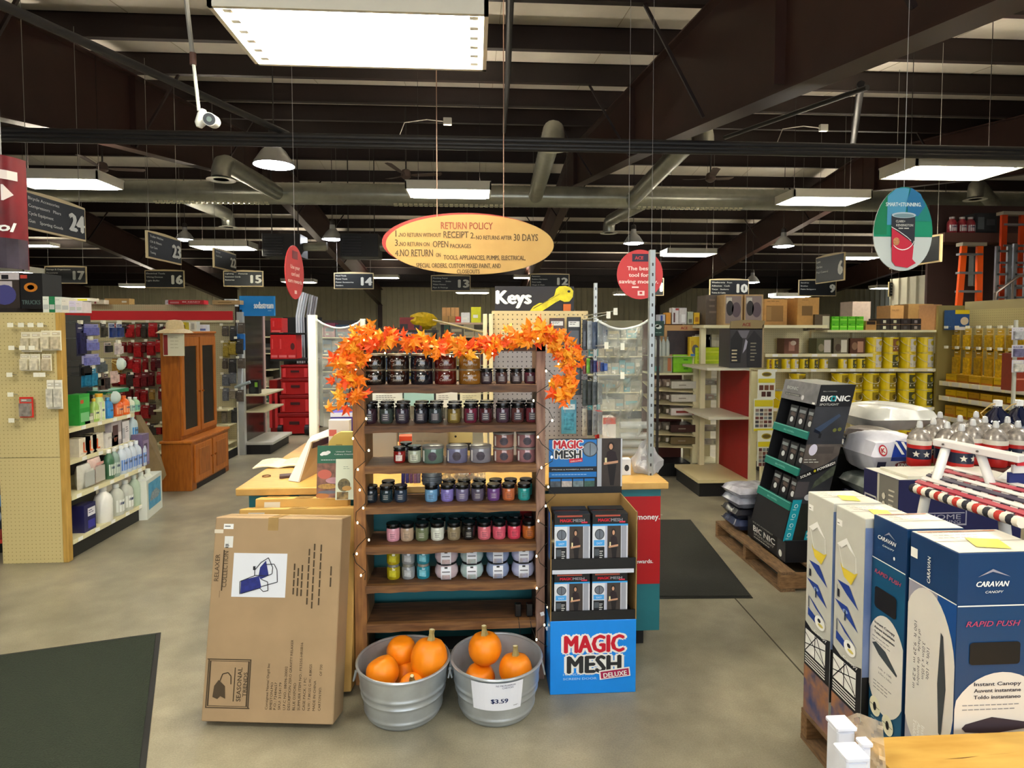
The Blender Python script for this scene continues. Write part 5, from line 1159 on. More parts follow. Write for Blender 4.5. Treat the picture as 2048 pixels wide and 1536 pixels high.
# ================================================================ LEFT: pegboard end and its bay
PEG = peg_mat('c9b983', '94844f', rad=.11); PEGX = peg_mat('b8ab84', '7c7050', 'YZ', rad=.12); edgew = M('a8843c', .5, c2='c49c50', nscale=6, stretch=(8, 8, 1))
gl_ = thing('pegboard_gondola', 'gondola bay with tan pegboard end panel facing the camera', 'shelf', (-3.12, 4.18, 0))
gx0, gx1, gy0, gy1, gz = -3.13, -2.745, 4.18, 5.15, 1.665
zs = A(100, 915, 4.18).z
G().box(gx0, gy0, .0, gx1, gy0 + .012, zs - .002, PEG).build('end_panel', gl_, world=True); G().box(gx0, gy0, zs + .002, gx1, gy0 + .012, gz, PEG).build('end_panel', gl_, world=True)
G().box(gx1, gy0 - .004, 0, gx1 + .035, gy0 + .045, gz, edgew).build('corner_trim', gl_, world=True, bevel=.003)
G().box(gx0, gy0 + .02, .1, gx0 + .02, gy1, gz, M('3a3a38', .6)).build('back_panel', gl_, world=True)
G().box(gx0, gy0 + .03, 0, -2.735, gy1, .1, M('1c1c18', .6)).build('kick_base', gl_, world=True)
shelfm = M('ddd6b0', .45)
LS = ((.87, -2.79), (.648, -2.79), (.43, -2.715), (.13, -2.715))
for z, X in LS:
    G().box(gx0 + .02, gy0 + .05, z - .012, X - .002, gy1, z, shelfm).build('shelf_board', gl_, world=True); G().box(X - .002, gy0 + .05, z - .028, X + .004, gy1, z + .002, shelfm).build('price_rail', gl_, world=True)
    for k in range(5): G().box(X + .004, gy0 + .1 + k * .19, z - .025, X + .006, gy0 + .15 + k * .19, z, WHITE).build('price_tag', gl_, world=True)
# items on the end panel
Ye = gy0 - .03
for k, px in enumerate((52, 72, 92, 112)):
    p = A(px, 664 - (k > 1) * 3, Ye - .03 * 0); q = hang('white plug pack in the upper row of the pegboard end, %s' % ORD[k], p.x, Ye, p.z, .062, .13, ['c8bea0', 'ccc2a6', 'd2c8ac', 'c4b89c'][k], 'e4dec4')
hooks(gl_, [(A(px, 660, gy0).x, gy0, A(px, 652, gy0).z) for px in (35, 56, 75, 94)], .06, '-y')
for k, px in enumerate((50, 70, 93)):
    p = A(px, 708, Ye); hang('white plug pack in the second row of the pegboard end, %s' % ORD[k], p.x, Ye, p.z, .06, .11, ['d0c8ac', 'd4ccb4', 'b8ac94'][k], 'e4dec4')
hooks(gl_, [(A(px, 697, gy0).x, gy0, A(px, 697, gy0).z) for px in (37, 58, 77)], .06, '-y')
for k, px in enumerate((101, 116)):
    p = A(px, 760, Ye); hang('tall slim white pack in the third row of the pegboard end, %s of the pair' % ('left' if k == 0 else 'right'), p.x, Ye, p.z, .05, .19, 'c8c4b4', 'e8e4d4')
hooks(gl_, [(A(px, 750, gy0).x, gy0, A(px, 750, gy0).z) for px in (33, 86, 98)] + [(A(35, 789, gy0).x, gy0, A(35, 789, gy0).z), (A(37, 840, gy0).x, gy0, A(37, 840, gy0).z)], .06, '-y')
p = A(52, 794, Ye); hang('red pack with clear window hanging lowest on the pegboard end', p.x, Ye, p.z, .085, .135, '8c847c', 'd02c20')
# boxes on top of the end
for k, (x0, x1, y0, c_, arts) in enumerate(((88, 100, 593, 'dfe3d8', ()), (100, 112, 593, '1f7a4c', ()), (112, 125, 594, 'd8dcd4', ()), (125, 140, 597, 'e2ddd0', ((0, .6, 1, .2, 'c8c8d0'),)), (140, 154, 602, 'd0c8dc', ()), (154, 166, 603, 'd8d0d4', ()))):
    a, b = A(x0, 622, gy0 + .06), A(x1, y0, gy0 + .06); prod('small_carton', 'small carton on top of the pegboard end panel, %s' % ORD[k], 'box', ((a.x + b.x) / 2, gy0 + .05, gz), (b.x - a.x) * .96, .1, b.z - gz, c_, [(.1, .2, .8, .3, 'b8bcb8'), ('l', .15, .8, .7, 1, .06, '6c7470')])
prod('yellow_pack', 'flat white and yellow pack lying on the cartons above the pegboard end', 'box', (A(150, 603, 4.3).x, 4.32, A(150, 600, 4.3).z - .005 + 0), .17, .1, .02, 'e8e4d8', [(.4, .1, .5, .6, 'd8d020')])
# hanging goods inside the bay, facing the aisle
Xh = -2.98
def hb(label, px, py, w, h, body, card='d8d4e4', X=-2.86, **kw):
    p = AX(px, py, X); return hang(label, X, p.y, p.z, w, h, body, card, face='+x', **kw)
hk = []
for k, (px, py, w, h, c_, cd_, lb_) in enumerate((
    (160, 646, .09, .3, '24244c', '2c2c50', 'dark blue glove pack nearest the corner trim'), (180, 648, .2, .11, '6468b0', '9c9ccc', 'lilac glove pack, topmost'), (180, 678, .2, .11, '7074bc', 'a4a4d0', 'lilac glove pack, middle'), (181, 708, .2, .11, '787cc0', 'a8a8d4', 'lilac glove pack, lowest'),
    (206, 646, .07, .14, '3c3830', '4c4840', 'dark brown slim pack beside the lilac gloves'), (223, 646, .08, .15, '283c78', 'b8bcc8', 'blue and white glove pack with emblem, left of two'), (238, 646, .08, .15, '283c78', 'b8bcc8', 'blue and white glove pack with emblem, right of two'),
    (215, 685, .09, .1, '2c2c2c', 'c8b4b0', 'grey mask pack beneath the blue and white packs'), (236, 685, .1, .12, 'c4b8b8', 'd8ccc8', 'pinkish mask pack with clear front'),
    (170, 728, .12, .11, '16161a', '202024', 'black pack beneath the lilac gloves'), (202, 722, .12, .11, '50585c', '6c7478', 'dark grey clear pack in the middle of the bay'),
    (170, 735, .09, .18, '1c6c94', '2c80a8', 'blue pack, left of two above the upper shelf'), (184, 735, .09, .18, '2078a0', '3888b0', 'blue pack, right of two above the upper shelf'), (200, 745, .06, .17, '4c3c38', '8c7c78', 'brown slim pack beside the blue packs'), (211, 745, .06, .17, '3c3434', '988480', 'brown slim pack behind the first brown one'), (228, 742, .1, .12, 'd8b8b0', 'e0c8c0', 'white mask pack with orange edge'), (196, 795, .1, .1, '3c4844', '58645c', 'dark hanging pack just above the green boxes'))):
    z_ = min(py, 752); p = AX(px, z_, -2.86); hb('%s, left gondola' % lb_, px, z_, w, h * .8, c_, cd_); hk.append((gx0 + .02, p.y, p.z))
hooks(gl_, hk[::2], .26, '+x')
for k, (px, py) in enumerate(((240, 728), (229, 795))):
    p = AX(px, py, -2.82); t = thing('dust_mask', 'white cup-shaped dust mask, %s of two in the left gondola' % ('upper' if k == 0 else 'lower'), 'mask', tuple(p), R(90))
    G().lathe([(.052, 0), (.05, .012), (.036, .03), (.015, .04), (.001, .042)], M('c4d4d0', .6), 10).build('mask_shell', t, smooth=True).rotation_euler = (R(90), 0, 0)
    G().tube([(-.05, 0, 0), (-.06, .03, .02), (0, .06, .03), (.06, .03, .02), (.05, 0, 0)], .002, M('d8c870', .6), 5).build('strap', t)
    G().box(-.004, 0, .045, .004, .12, .05, STEEL).build('hook', t)
# shelf goods
def onsh(i, px, X=None, dx=.045): 
    z, Xf = LS[i]; X = Xf - dx if X is None else X; p = AX(px, 900, X); return (X, p.y, z)
def sb(i, px, w, h, body, art, label, d=.09, kind='box', cat='box', name='boxed_item'):
    x, y, z = onsh(i, px, LS[i][1] - .015); return prod(name, label, cat, (x, y, z), w, d, h, body, art, '+x', kind=kind)
sb(0, 172, .12, .22, '2c9c3c', [(.05, .55, .9, .35, '48b050'), (.1, .7, .3, .12, 'd85030'), (.1, .1, .8, .3, '80c888')], 'tall green box at the near end of the upper shelf')
sb(0, 181, .1, .07, 'a8a890', [(.1, .3, .8, .4, 'd8dcc8')], 'small clear tray with green lids on the upper shelf')
bottle('light green bottle with yellow spout on the upper shelf', onsh(0, 190), .032, .17, 'a4cc64', 'd8a820', 'e0e8b0', face='+x')
bottle('pale green bottle with round yellow cap on the upper shelf', onsh(0, 201), .034, .2, 'c4dc9c', 'f0b428', 'dce8bc', neck=.7, face='+x')
sb(0, 209, .05, .14, 'dcdccc', [(.1, .2, .8, .5, 'e8e8dc')], 'narrow white box between the pale green and blue bottles')
bottle('blue bottle on the upper shelf of the left gondola', onsh(0, 218), .036, .16, '2c84cc', '5ca4dc', '3c94d8', face='+x')
bottle('orange jug on the upper shelf, nearer one', onsh(0, 236), .042, .14, 'e86420', 'f07830', 'f0a070', face='+x'); bottle('orange jug on the upper shelf, farther one', onsh(0, 250), .042, .15, 'f06c1c', 'f07830', 'f0a878', face='+x')
bottle('white bottle with blue label at the far end of the upper shelf', onsh(0, 262), .036, .13, 'd8e4d0', 'e8ece4', '8cc0b8', face='+x'); bottle('mint green bottle at the far end of the upper shelf', onsh(0, 273), .036, .12, 'a8d0a8', 'd8e8d8', '60a8a0', face='+x')
sb(0, 262, .3, .03, '2c8c60', [], 'long flat green box behind the orange jugs', d=.3) .location = (-2.95, AX(250, 800, -2.9).y, .87 + .16)
for k, px in enumerate((170, 183, 197)): sb(1, px, .13, .13, 'e4dccc', [(.35, .15, .12, .6, 'd86030'), (.1, .1, .8, .08, 'd0c8b8'), (.45, .15, .2, .1, 'd86030')], 'cream box with orange print on the second shelf, %s' % ORD[k])
sb(1, 225, .16, .11, 'dcd8d4', [('t', 'STUD', .4, .6, .15, .5, '6c6464'), ('t', '97', .75, .3, .3, .25, '8c5040')], 'white box with brown figures, second shelf'); 
sb(1, 235, .14, .2, 'a8a0a4', [(.1, .4, .5, .4, '4c3434'), (.6, .2, .3, .3, 'e0d8d8')], 'clear pack with dark red contents behind the white box', d=.05)
sb(1, 252, .11, .17, 'dcd8dc', [(.1, .2, .3, .5, 'a8a8b0'), ('l', .5, .7, .4, 3, .1, '6c6c74')], 'tall white box on the second shelf, far end'); bottle('clear bottle with blue label hanging at the far end of the second shelf', onsh(1, 266), .04, .2, 'b8ccd4', 'd8e4e8', '3c84c0', face='+x')
sb(2, 178, .14, .17, 'c8c8c0', [(.1, .1, .8, .6, 'b0b4b0'), (.2, .7, .6, .1, 'd8d8d0')], 'hazy clear bag, nearer one on the third shelf', kind='bag', cat='bag', name='clear_bag')
sb(2, 199, .14, .19, 'd4b8b0', [(.1, .1, .8, .6, 'b8b4ac'), (.2, .75, .6, .1, 'e0a8a0')], 'hazy clear bag with pink header on the third shelf', kind='bag', cat='bag', name='clear_bag')
for k, (px, c_) in enumerate(((217, '3c6c4c'), (228, '8ca49c'))): bottle('%s tall bottle with white cap on the third shelf' % ('dark green' if k == 0 else 'grey-green'), onsh(2, px), .036, .22, c_, 'f0f0ec', 'c8d4cc', face='+x')
for k, px in enumerate((242, 252, 262, 272, 282)): bottle('clear and blue water-style bottle on the third shelf, %s' % ORD[k], onsh(2, px), .04, .22, 'c4d0e0', 'f0f4f8', '6890d8', face='+x')
sb(2, 292, .1, .26, '6c5c80', [(.1, .1, .8, .7, '8c7ca0'), (.2, .5, .5, .2, '4c3c5c')], 'tall violet patterned box at the far end of the third shelf')
sb(3, 176, .13, .19, '1c1c54', [(.3, .55, .65, .3, 'e8e8f0'), (.3, .1, .6, .3, '30309c'), ('l', .35, .75, .5, 2, .08, '3c3c70')], 'dark blue metal can with white label on the bottom shelf', kind='box', cat='can', name='solvent_can')
bottle('large white jug with small label on the bottom shelf', onsh(3, 203), .062, .26, 'e8e8e4', 'e8e8e4', None, face='+x', name='jug', cat='jug')
for k, px in enumerate((229, 248)): bottle('clear bulging bottle with white oval label on the bottom shelf, %s one' % ('nearer' if k == 0 else 'farther'), onsh(3, px), .055, .24, 'c0c4bc', 'e0e4e0', 'e8ece8', face='+x', see=False)
bottle('pale green bottle on the bottom shelf', onsh(3, 266), .045, .25, 'b8ccb8', 'e0e8e0', None, face='+x'); bottle('white bottle with grey writing on the bottom shelf, nearer one', onsh(3, 280), .05, .25, 'd8dcd0', 'e8ece4', 'c8ccc4', face='+x'); bottle('white bottle with grey writing on the bottom shelf, far end', onsh(3, 294), .05, .25, 'd8dcd0', 'e8ece4', 'c8ccc4', face='+x')
# boards leaning past the bay
t = thing('leaning_board', 'brown board leaning behind the far end of the left gondola', 'board', (-2.95, 5.35, 0)); g = G(); g.add([A(297, 1000, 5.4), A(333, 950, 5.6), A(312, 880, 5.6), A(282, 830, 5.5), A(272, 830, 5.4)], [(0, 1, 2, 3, 4)], M('7c6848', .7, noise=.1)); g.build('board_sheet', t, world=True, solid=.01)
a, b = FL(295, 1040), FL(325, 1014); t = thing('poster_box', 'white carton with a blue sailing ship picture on the floor beside the left gondola', 'box', (a.x, a.y, 0))
u = (b - a).normalized(); Lb = (b - a).length; g = G(); n_ = Vector((-u.y, u.x, 0)); Hh = A(295, 962, a.y).z
g.hexa([a, b, b + n_ * .1, a + n_ * .1, a + Z3 * Hh, b + Z3 * Hh, b + n_ * .1 + Z3 * Hh, a + n_ * .1 + Z3 * Hh], M('d4d8d0', .5)); g.build('box_body', t, world=True)
Fc = Face(a - n_ * .0008, u); Fc.rect(Lb * .1, Hh * .22, Lb * .8, Hh * .68, M('2c88b8', .4, c2='58a8cc', nscale=20)); Fc.poly([(Lb * .15, Hh * .42), (Lb * .3, Hh * .62), (Lb * .6, Hh * .66), (Lb * .85, Hh * .5), (Lb * .7, Hh * .4)], M('8c98a0', .5, noise=.4, nscale=60), 2); Fc.build('picture_print', t)

# ================================================================ far-left toy shelves and banner
YT = 4.35; tx0, tx1 = -4.2, A(44, 1000, YT).x
ty = thing('toy_gondola', 'black gondola with red shelf rails at the far left edge', 'shelf', (tx0, YT, 0)); rail = M('c83c30', .5)
G().box(tx0, YT + .4, 0, tx1, YT + .42, 1.5, M('18141a', .6)).build('back_panel', ty, world=True); G().box(tx0, YT + .04, 0, tx1, YT + .4, .12, BLACK).build('kick_base', ty, world=True)
tyz = []
for y in (660, 752, 864, 958, 1080):
    z = A(20, y, YT).z; tyz.append(z); G().box(tx0, YT + .004, z - .012, tx1, YT + .4, z, DARKM).build('shelf_board', ty, world=True); G().box(tx0, YT - .004, z - .022, tx1, YT + .004, z + .004, rail).build('price_rail', ty, world=True)
tg = [(1, 0, 42, 682, '2c2c30', [(0, .0, 1, .4, 'd8961c'), (0, .55, 1, .12, '8c8c90')], 'toy box with a yellow band on the second shelf of the far-left gondola'),
      (2, 0, 42, 758, '1c0c20', [(0, .3, 1, .25, '4c1430'), (0, .85, 1, .15, 'a8a8b4')], 'large dark purple toy box in the middle of the far-left gondola'),
      (3, 0, 40, 868, '141c3c', [('t', 'R', .65, .72, .12, .15, 'f0c0c0'), ('e', .5, .35, .14, .14, '8c8c94'), ('e', .5, .35, .07, .07, '202024'), (.6, .6, .3, .2, '24407c'), (.0, .0, 1, .08, '8c2420')], 'dark blue toy truck box with silver wheel, fourth shelf at the far left'),
      (4, 0, 41, 975, '18202c', [('e', .55, .75, .2, .12, '2478c0'), ('e', .35, .45, .14, .14, '8c98a8'), (.6, .1, .35, .1, 'a8b4a8'), ('e', .85, .6, .08, .06, '3c4450'), (.0, .0, .5, .2, '8c3024')], 'dark toy truck box with blue glow, lowest shelf at the far left')]
for i, x0, x1, y0, body, art, lb_ in tg:
    a, b = A(x0 - 40, 900, YT + .02), A(x1, y0, YT + .02); prod('toy_box', lb_, 'toy box', ((a.x + b.x) / 2, YT + .02, tyz[i]), b.x - a.x, .3, b.z - tyz[i], body, art)
for k, (x0, x1, y0, y1, body, art, lb_) in enumerate(((-30, 44, 560, 650, '3c3430', [('e', .6, .7, .3, .2, '4c4c8c'), ('e', .5, .3, .3, .12, '8c7c3c'), (.1, .85, .7, .12, 'c8c0c4')], 'big picture toy box on top of the far-left gondola'), (45, 88, 547, 622, '1c1c1e', [('e', .5, .6, .3, .13, 'c87c24'), ('e', .5, .6, .16, .07, '5c3c8c'), (.05, .85, .3, .1, 'c84838'), ('t', 'TRUCKS', .5, .12, .12, .8, '5c706c')], 'dark toy box with orange flames on top of the far-left gondola'), (-28, 42, 545, 562, 'd8d0d4', [(.5, .2, .2, .5, '24242c')], 'white toy box lying under the lamp at the far left edge'))):
    YY = 4.5 + (.1 if k == 2 else 0); z0 = tyz[0] if k < 2 else A(0, 560, 4.6).z + .0; a, b = A(x0, y1, YY), A(x1, y0, YY); 
    if k == 2: a.z = A(20, 560, 4.5).z
    prod('toy_box', lb_, 'toy box', ((a.x + b.x) / 2, YY - .02, a.z if k == 2 else (tyz[0] if k == 0 else 1.7)), b.x - a.x, .2, b.z - (a.z if k == 2 else (tyz[0] if k == 0 else 1.7)), body, art)
G().box(-3.75, 4.4, 1.67, -3.14, 4.8, 1.7, DARKM).build('top_board', ty, world=True); G().box(-3.9, 4.46, 1.5, -3.86, 4.5, 1.68, DARKM).build('riser', ty, world=True)
# banner
YBn = 2.1; a, b = A(55, 540, YBn + .12), A(0, 300, YBn); bn = thing('hanging_banner', 'curved dark red banner with white lettering at the upper left edge', 'banner', (a.x - .13, YBn, a.z)); Hb = b.z - a.z; rb = .13
g = G(); P_ = [[(rb * math.sin(R(q)), -rb * math.cos(R(q)) + rb, Hb * j / 6) for q in range(-90, 91, 15)] for j in range(7)]
bnm = M('8c1020', .3, c2='2c0a14', nscale=5); g.grid(P_, bnm); g.build('banner_sheet', bn, smooth=True)
def cylt(s, a0, z0, h, w, m, sh=0, bold=.03):
    vv, ff, tw, y0, y1 = tmesh(s, bold, sh); k = h / .72; kx = w / tw; g = G(); g.add([((rb + .002) * math.sin(a0 + (a - tw / 2) * kx / rb), rb - (rb + .002) * math.cos(a0 + (a - tw / 2) * kx / rb), z0 + b * k) for a, b in vv], ff, m); g.build('lettering', bn, recalc=False)
cylt('Control', .42, Hb * .33, .03, .21, WHITE, .25)
g = G(); Pp = [(-.2, .60), (.95, .60), (1.18, .66), (.95, .74), (-.2, .74)]; g.add([((rb + .002) * math.sin(a), rb - (rb + .002) * math.cos(a), Hb * z) for a, z in [(x_ * t_ + .62 * (1 - t_) if False else x_, z_) for x_, z_ in Pp for t_ in (1,)]], [(0, 1, 2, 3, 4)], M('e8dcd8', .5)).build('arrow_print', bn, recalc=False)
g = G(); g.grid([[((rb + .0015) * math.sin(R(q)), rb - (rb + .0015) * math.cos(R(q)), Hb * z) for q in (-60, 0, 40, 60, 74)] for z in (.79, .87)], M('e8dcd8', .5)); g.build('stripe_print', bn, recalc=False)
g = G(); g.grid([[((rb + .001) * math.sin(R(q)), rb - (rb + .001) * math.cos(R(q)), Hb * z) for q in range(-88, 89, 16)] for z in (0, .27)], M('241824', .3, c2='4c4454', nscale=9)); g.build('dark_band', bn, recalc=False)
G().tube([(.1, .06, Hb), (.1, .06, ROOF(YBn) - a.z)], .002, M('8c8c8c', .5), 4).build('hanger_wire', bn)

# ================================================================ red-goods pegboard run behind
YG = 7.7; g1 = thing('pegboard_run', 'long pegboard gondola with a red top band and red hanging goods', 'shelf', (-4, YG, 0)); x0, x1 = A(150, 700, YG).x - .3, -2.95
G().box(x0, YG, .1, x1, YG + .02, 1.86, peg_mat('b9b08c', '7c7454', rad=.12)).build('pegboard', g1, world=True); G().box(x0, YG - .3, 0, x1, YG + .02, .1, BLACK).build('kick_base', g1, world=True)
zr0, zr1 = A(300, 640, YG - .05).z, A(300, 622, YG - .05).z; G().box(x0, YG - .06, zr0, x1, YG - .04, zr1, M('d01c24', .5)).build('top_band', g1, world=True); G().box(x0, YG - .05, zr0 - .03, x1, YG, zr0, shelfm).build('band_rail', g1, world=True)
for y in (815, 845, 880): z = A(300, y, YG).z; G().box(A(325, 700, YG).x, YG - .25, z - .02, x1, YG, z, shelfm).build('shelf_board', g1, world=True)
G().box(x0, YG - .4, .1, x1, YG, .115, shelfm).build('shelf_board', g1, world=True)
reds = ['7c1418', 'a01c20', '5c1418', 'b02428', '8c2024', '6c1c24', '4c2428', 'a07c3c', '3c3430', '94141c']
cnt = 0; hp = []
for r_, (py, n0) in enumerate(((648, 18), (680, 18), (712, 18), (744, 18), (776, 18), (810, 17), (845, 14))):
    for k in range(n0):
        px = 232 + k * 14.6 + rg.uniform(-3, 3)
        if 335 < px < 448 or rg.random() < .06: continue
        p = A(px, py + rg.uniform(-3, 6), YG - .08); w_ = rg.uniform(.06, .11); cnt += 1
        c_ = reds[rg.randrange(len(reds))] if px < 440 else ['5c544c', '8c8474', '3c3c3c', 'a08c3c', '6c7078'][rg.randrange(5)]
        hang('%s hanging tool pack on the red-banded pegboard, row %s, %s' % ('small' if w_ < .085 else 'wide', ['topmost', 'second', 'third', 'fourth', 'fifth', 'sixth', 'lowest'][r_], ORD[min(k, 17)]), p.x, YG - .08, p.z, w_, rg.uniform(.12, .19), c_, c_, d=.03)
        if k % 2: hp.append((p.x, YG, p.z + .01))
hooks(g1, hp, .2, '-y')
# things on top of that run
for k, (x0_, x1_, y0, y1, Y, body, art, lb_) in enumerate(((210, 258, 597, 616, 7.7, 'b08c50', [(.7, .3, .2, .3, 'e0d8c0')], 'open tan carton on top of the red-banded gondola'), (170, 208, 605, 622, 7.6, 'd8ccb4', [(.2, .1, .1, .6, '3c3c3c'), (.5, .1, .1, .6, '8c3c3c')], 'row of cream packs on top of the red-banded gondola'), (337, 408, 607, 624, 7.6, 'b81c28', [('t', 'BE READY', .65, .45, .25, .5, 'f4e8e8'), ('l', .5, .25, .4, 1, .1, 'f0d0d0'), (.05, .2, .25, .4, 'c87c80')], 'red display box reading BE READY on top of the red-banded gondola'), (425, 480, 615, 624, 7.6, 'b89868', [(.2, .3, .5, .3, '8c7040')], 'flat tan box right of the red display box'), (331, 345, 600, 622, 7.7, 'd8d0d4', [(.2, .3, .5, .4, 'b8b0b4')], 'small white box left of the red display box'), (449, 470, 598, 615, 8.2, 'c8ccc8', [(.2, .1, .3, .8, '8c9090')], 'grey and white canister box behind the flat tan box'))):
    a, b = A(x0_, y1, Y), A(x1_, y0, Y); prod('top_carton', lb_, 'box', ((a.x + b.x) / 2, Y, 1.86 if y1 > 615 and k != 3 else 1.86), b.x - a.x, .12, max(.05, b.z - 1.86), body, art)

# ================================================================ china cabinet
cw = M('8a4a12', .4, c2='a8601c', nscale=6, stretch=(8, 8, 1.2)); cwl = M('a45a18', .4, c2='bd7024', nscale=6, stretch=(8, 8, 1.2)); glass = M('14100e', .3, noise=.5, nscale=12)
cb_ = thing('china_cabinet', 'orange-brown wooden hutch cabinet with two glass doors', 'cabinet', (-3.0, 5.98, 0)); bx0, bx1, by0, by1 = -3.0, -2.72, 5.98, 6.86
hb_ = A(390, 882, 5.98).z; ht = A(365, 668, 6.05).z; hx = -2.83
G().box(bx0, by0, 0, bx1, by1, hb_ - .025, cw).build('base_body', cb_, world=True, bevel=.004); G().box(bx0 - .01, by0 - .015, hb_ - .025, bx1 + .015, by1 + .015, hb_, cwl).build('base_top', cb_, world=True, bevel=.005)
G().box(bx0, by0 + .03, hb_, hx, by1 - .03, ht, cw).build('hutch_body', cb_, world=True, bevel=.004); G().box(bx0 - .005, by0 + .02, ht, hx + .015, by1 - .02, ht + .025, cwl).build('cornice', cb_, world=True, bevel=.006)
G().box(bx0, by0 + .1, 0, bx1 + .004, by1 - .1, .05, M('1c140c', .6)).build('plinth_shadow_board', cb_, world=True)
for k in range(2):
    ya = by0 + .05 + k * .4; yb = ya + .37
    d_ = G().box(bx1, ya, .07, bx1 + .018, yb, hb_ - .05, cwl).build('base_door', cb_, world=True, bevel=.003)
    G().box(bx1 + .018, ya + .07, .13, bx1 + .024, yb - .07, hb_ - .1, cw).build('raised_panel', d_, world=True, bevel=.002)
    G().lathe([(.004, 0), (.012, .012), (.012, .02), (.003, .024)], M('c88c4c', .2, .8), 10).build('knob', d_).matrix_basis = Matrix.Translation((bx1 + .018 - 0, (yb - .03) if k == 0 else (ya + .03), hb_ * .55)) @ Matrix.Rotation(R(90), 4, 'Y')
    ya = by0 + .055 + k * .395; yb = ya + .37; z0, z1 = hb_ + .04, ht - .03; g = G()
    for q in ((ya, z0, ya + .05, z1), (yb - .05, z0, yb, z1), (ya + .05, z0, yb - .05, z0 + .05), (ya + .05, z1 - .09, yb - .05, z1)): g.box(hx, q[0], q[1], hx + .018, q[2], q[3], cwl)
    d_ = g.build('glass_door', cb_, world=True); G().box(hx + .004, ya + .05, z0 + .05, hx + .008, yb - .05, z1 - .09, glass).build('glass_pane', d_, world=True)
    G().lathe([(.004, 0), (.01, .01), (.01, .018), (.003, .022)], M('c88c4c', .2, .8), 10).build('knob', d_).matrix_basis = Matrix.Translation((hx + .018, (yb - .025) if k == 0 else (ya + .025), z0 + (z1 - z0) * .42)) @ Matrix.Rotation(R(90), 4, 'Y')
for ch in cb_.children:
    for k_ in ch.children:
        if k_.name.startswith('knob'): k_.matrix_basis = Matrix.Translation((3.0, -5.98, 0)) @ k_.matrix_basis
g = G(); straw = M('cbb68c', .7, noise=.08, nscale=60); p = A(352, 664, 5.92); t = thing('straw_hat', 'pale straw sun hat set on the front corner of the wooden cabinet', 'hat', (p.x, 5.9, ht + .03))
G().lathe([(.15, -.02), (.12, .005), (.075, .02), (.07, .07), (.05, .1), (.001, .105)], straw, 24, fn=lambda a: 1 + .06 * math.sin(2 * a)).build('hat_shell', t, smooth=True)
a, b = A(327, 712, 5.85), A(367, 667, 5.85); t = thing('paper_notice', 'white notice in a red-edged holder hanging below the straw hat', 'sign', (a.x, 5.85, a.z)); W, H = b.x - a.x, b.z - a.z
G().box(0, 0, 0, W, .015, H, M('c8c4ac', .5)).build('holder_sheet', t); Fc = Face((0, -.0006, 0)); Fc.rect(W * .02, H * .04, W * .2, H * .9, M('7c1c18', .5)); Fc.lines(W * .35, H * .8, W * .5, 4, H * .15, H * .03, M('a8a48c', .6)); Fc.build('notice_print', t, world=False); G().box(W * .3, .004, H, W * .32, .01, H + .05, STEEL).build('clip', t)
zt_ = ht + .025
prod('mask_pack', 'yellow and black goggle pack on top of the wooden cabinet', 'packet', (-2.9, 6.2, zt_), .12, .06, .09, 'b8a818', [(.1, .3, .8, .4, '4c4410')]); prod('cup_set', 'white and silver cups on top of the wooden cabinet', 'cup', (-2.88, 6.4, zt_), .1, .08, .1, 'c8ccc8', [(.1, .1, .3, .8, 'e8ecec'), (.5, .2, .3, .6, '9ca0a0')]); prod('white_pack', 'small white and blue pack at the right end of the cabinet top', 'packet', (-2.87, 6.62, zt_), .09, .08, .07, 'd8dce8', [(.1, .1, .8, .3, '5c6cac')])

# ================================================================ soda stand
lg = M('b4b8b8', .45); sd = thing('soda_display', 'black-backed display stand with grey shelves and blue header', 'display stand', (-2.87, 7.7, 0)); sx0, sy0, sy1 = -2.87, 7.72, 8.5
G().box(sx0 - .05, sy0 - .03, 0, sx0 + .02, sy0 + .04, A(490, 624, 7.72).z, lg).build('near_post', sd, world=True); G().box(sx0 - .02, sy0, 0, sx0 - .0, sy1, 1.8, M('1c1a14', .25, coat=.5)).build('back_panel', sd, world=True); G().box(sx0, sy1 - .02, 0, sx0 + .015, sy1 + .01, 1.8, M('c8a8a0', .5)).build('far_post', sd, world=True)
G().box(sx0, sy0 + .02, 0, -2.56, sy1, .12, BLACK).build('kick_base', sd, world=True); G().box(sx0, sy0 + .0, .12, -2.52, sy1 + .02, .15, M('c0c0b8', .4)).build('base_shelf', sd, world=True)
for y in (789, 822): z = A(500, y, 7.75).z; G().box(sx0, sy0 + .02, z - .02, -2.62, sy1, z, M('c8c0a0', .5)).build('shelf_board', sd, world=True)
t = thing('soda_header', 'bright blue header sign reading sodastream', 'sign', (sx0 - .03, 7.74, A(520, 632, 7.74).z)); Hh = A(520, 592, 7.74).z - t.location.z; W = A(567, 600, 7.74).x - A(498, 600, 7.74).x
G().box(0, 0, 0, W, .05, Hh, M('0a86d8', .5)).build('header_box', t); Fc = Face((0, -.0008, 0)); Fc.text('sodastream', W * .7, Hh * .38, Hh * .34, M('eef8ff', .5), 2, .03, w=W * .56); Fc.lines(W * .82, Hh * .25, W * .15, 1, .01, .008, lb); Fc.build('lettering', t, world=False)
prod('soda_bottle_box', 'black machine box with a green label on the soda stand shelf', 'box', (-2.78, 7.83, A(500, 789, 7.75).z), .12, .1, .17, '101010', [(.6, .5, .3, .35, '8cc840'), ('e', .4, .3, .3, .25, '2c302c')])
t = thing('floor_mop', 'blue and white spray mop hanging on the post of the soda stand', 'mop', tuple(A(482, 780, 7.66))); G().tube([A(487, 655, 7.66), A(483, 780, 7.66)], .012, M('c8d0d8', .4), 8).build('handle', t, world=True); G().box(*(A(476, 700, 7.68)), *(A(488, 668, 7.64)), M('1c70c0', .4)).build('card_wrap', t, world=True); G().tube([A(470, 775, 7.64), A(500, 764, 7.64)], .02, M('8c9898', .5), 8).build('head', t, world=True)
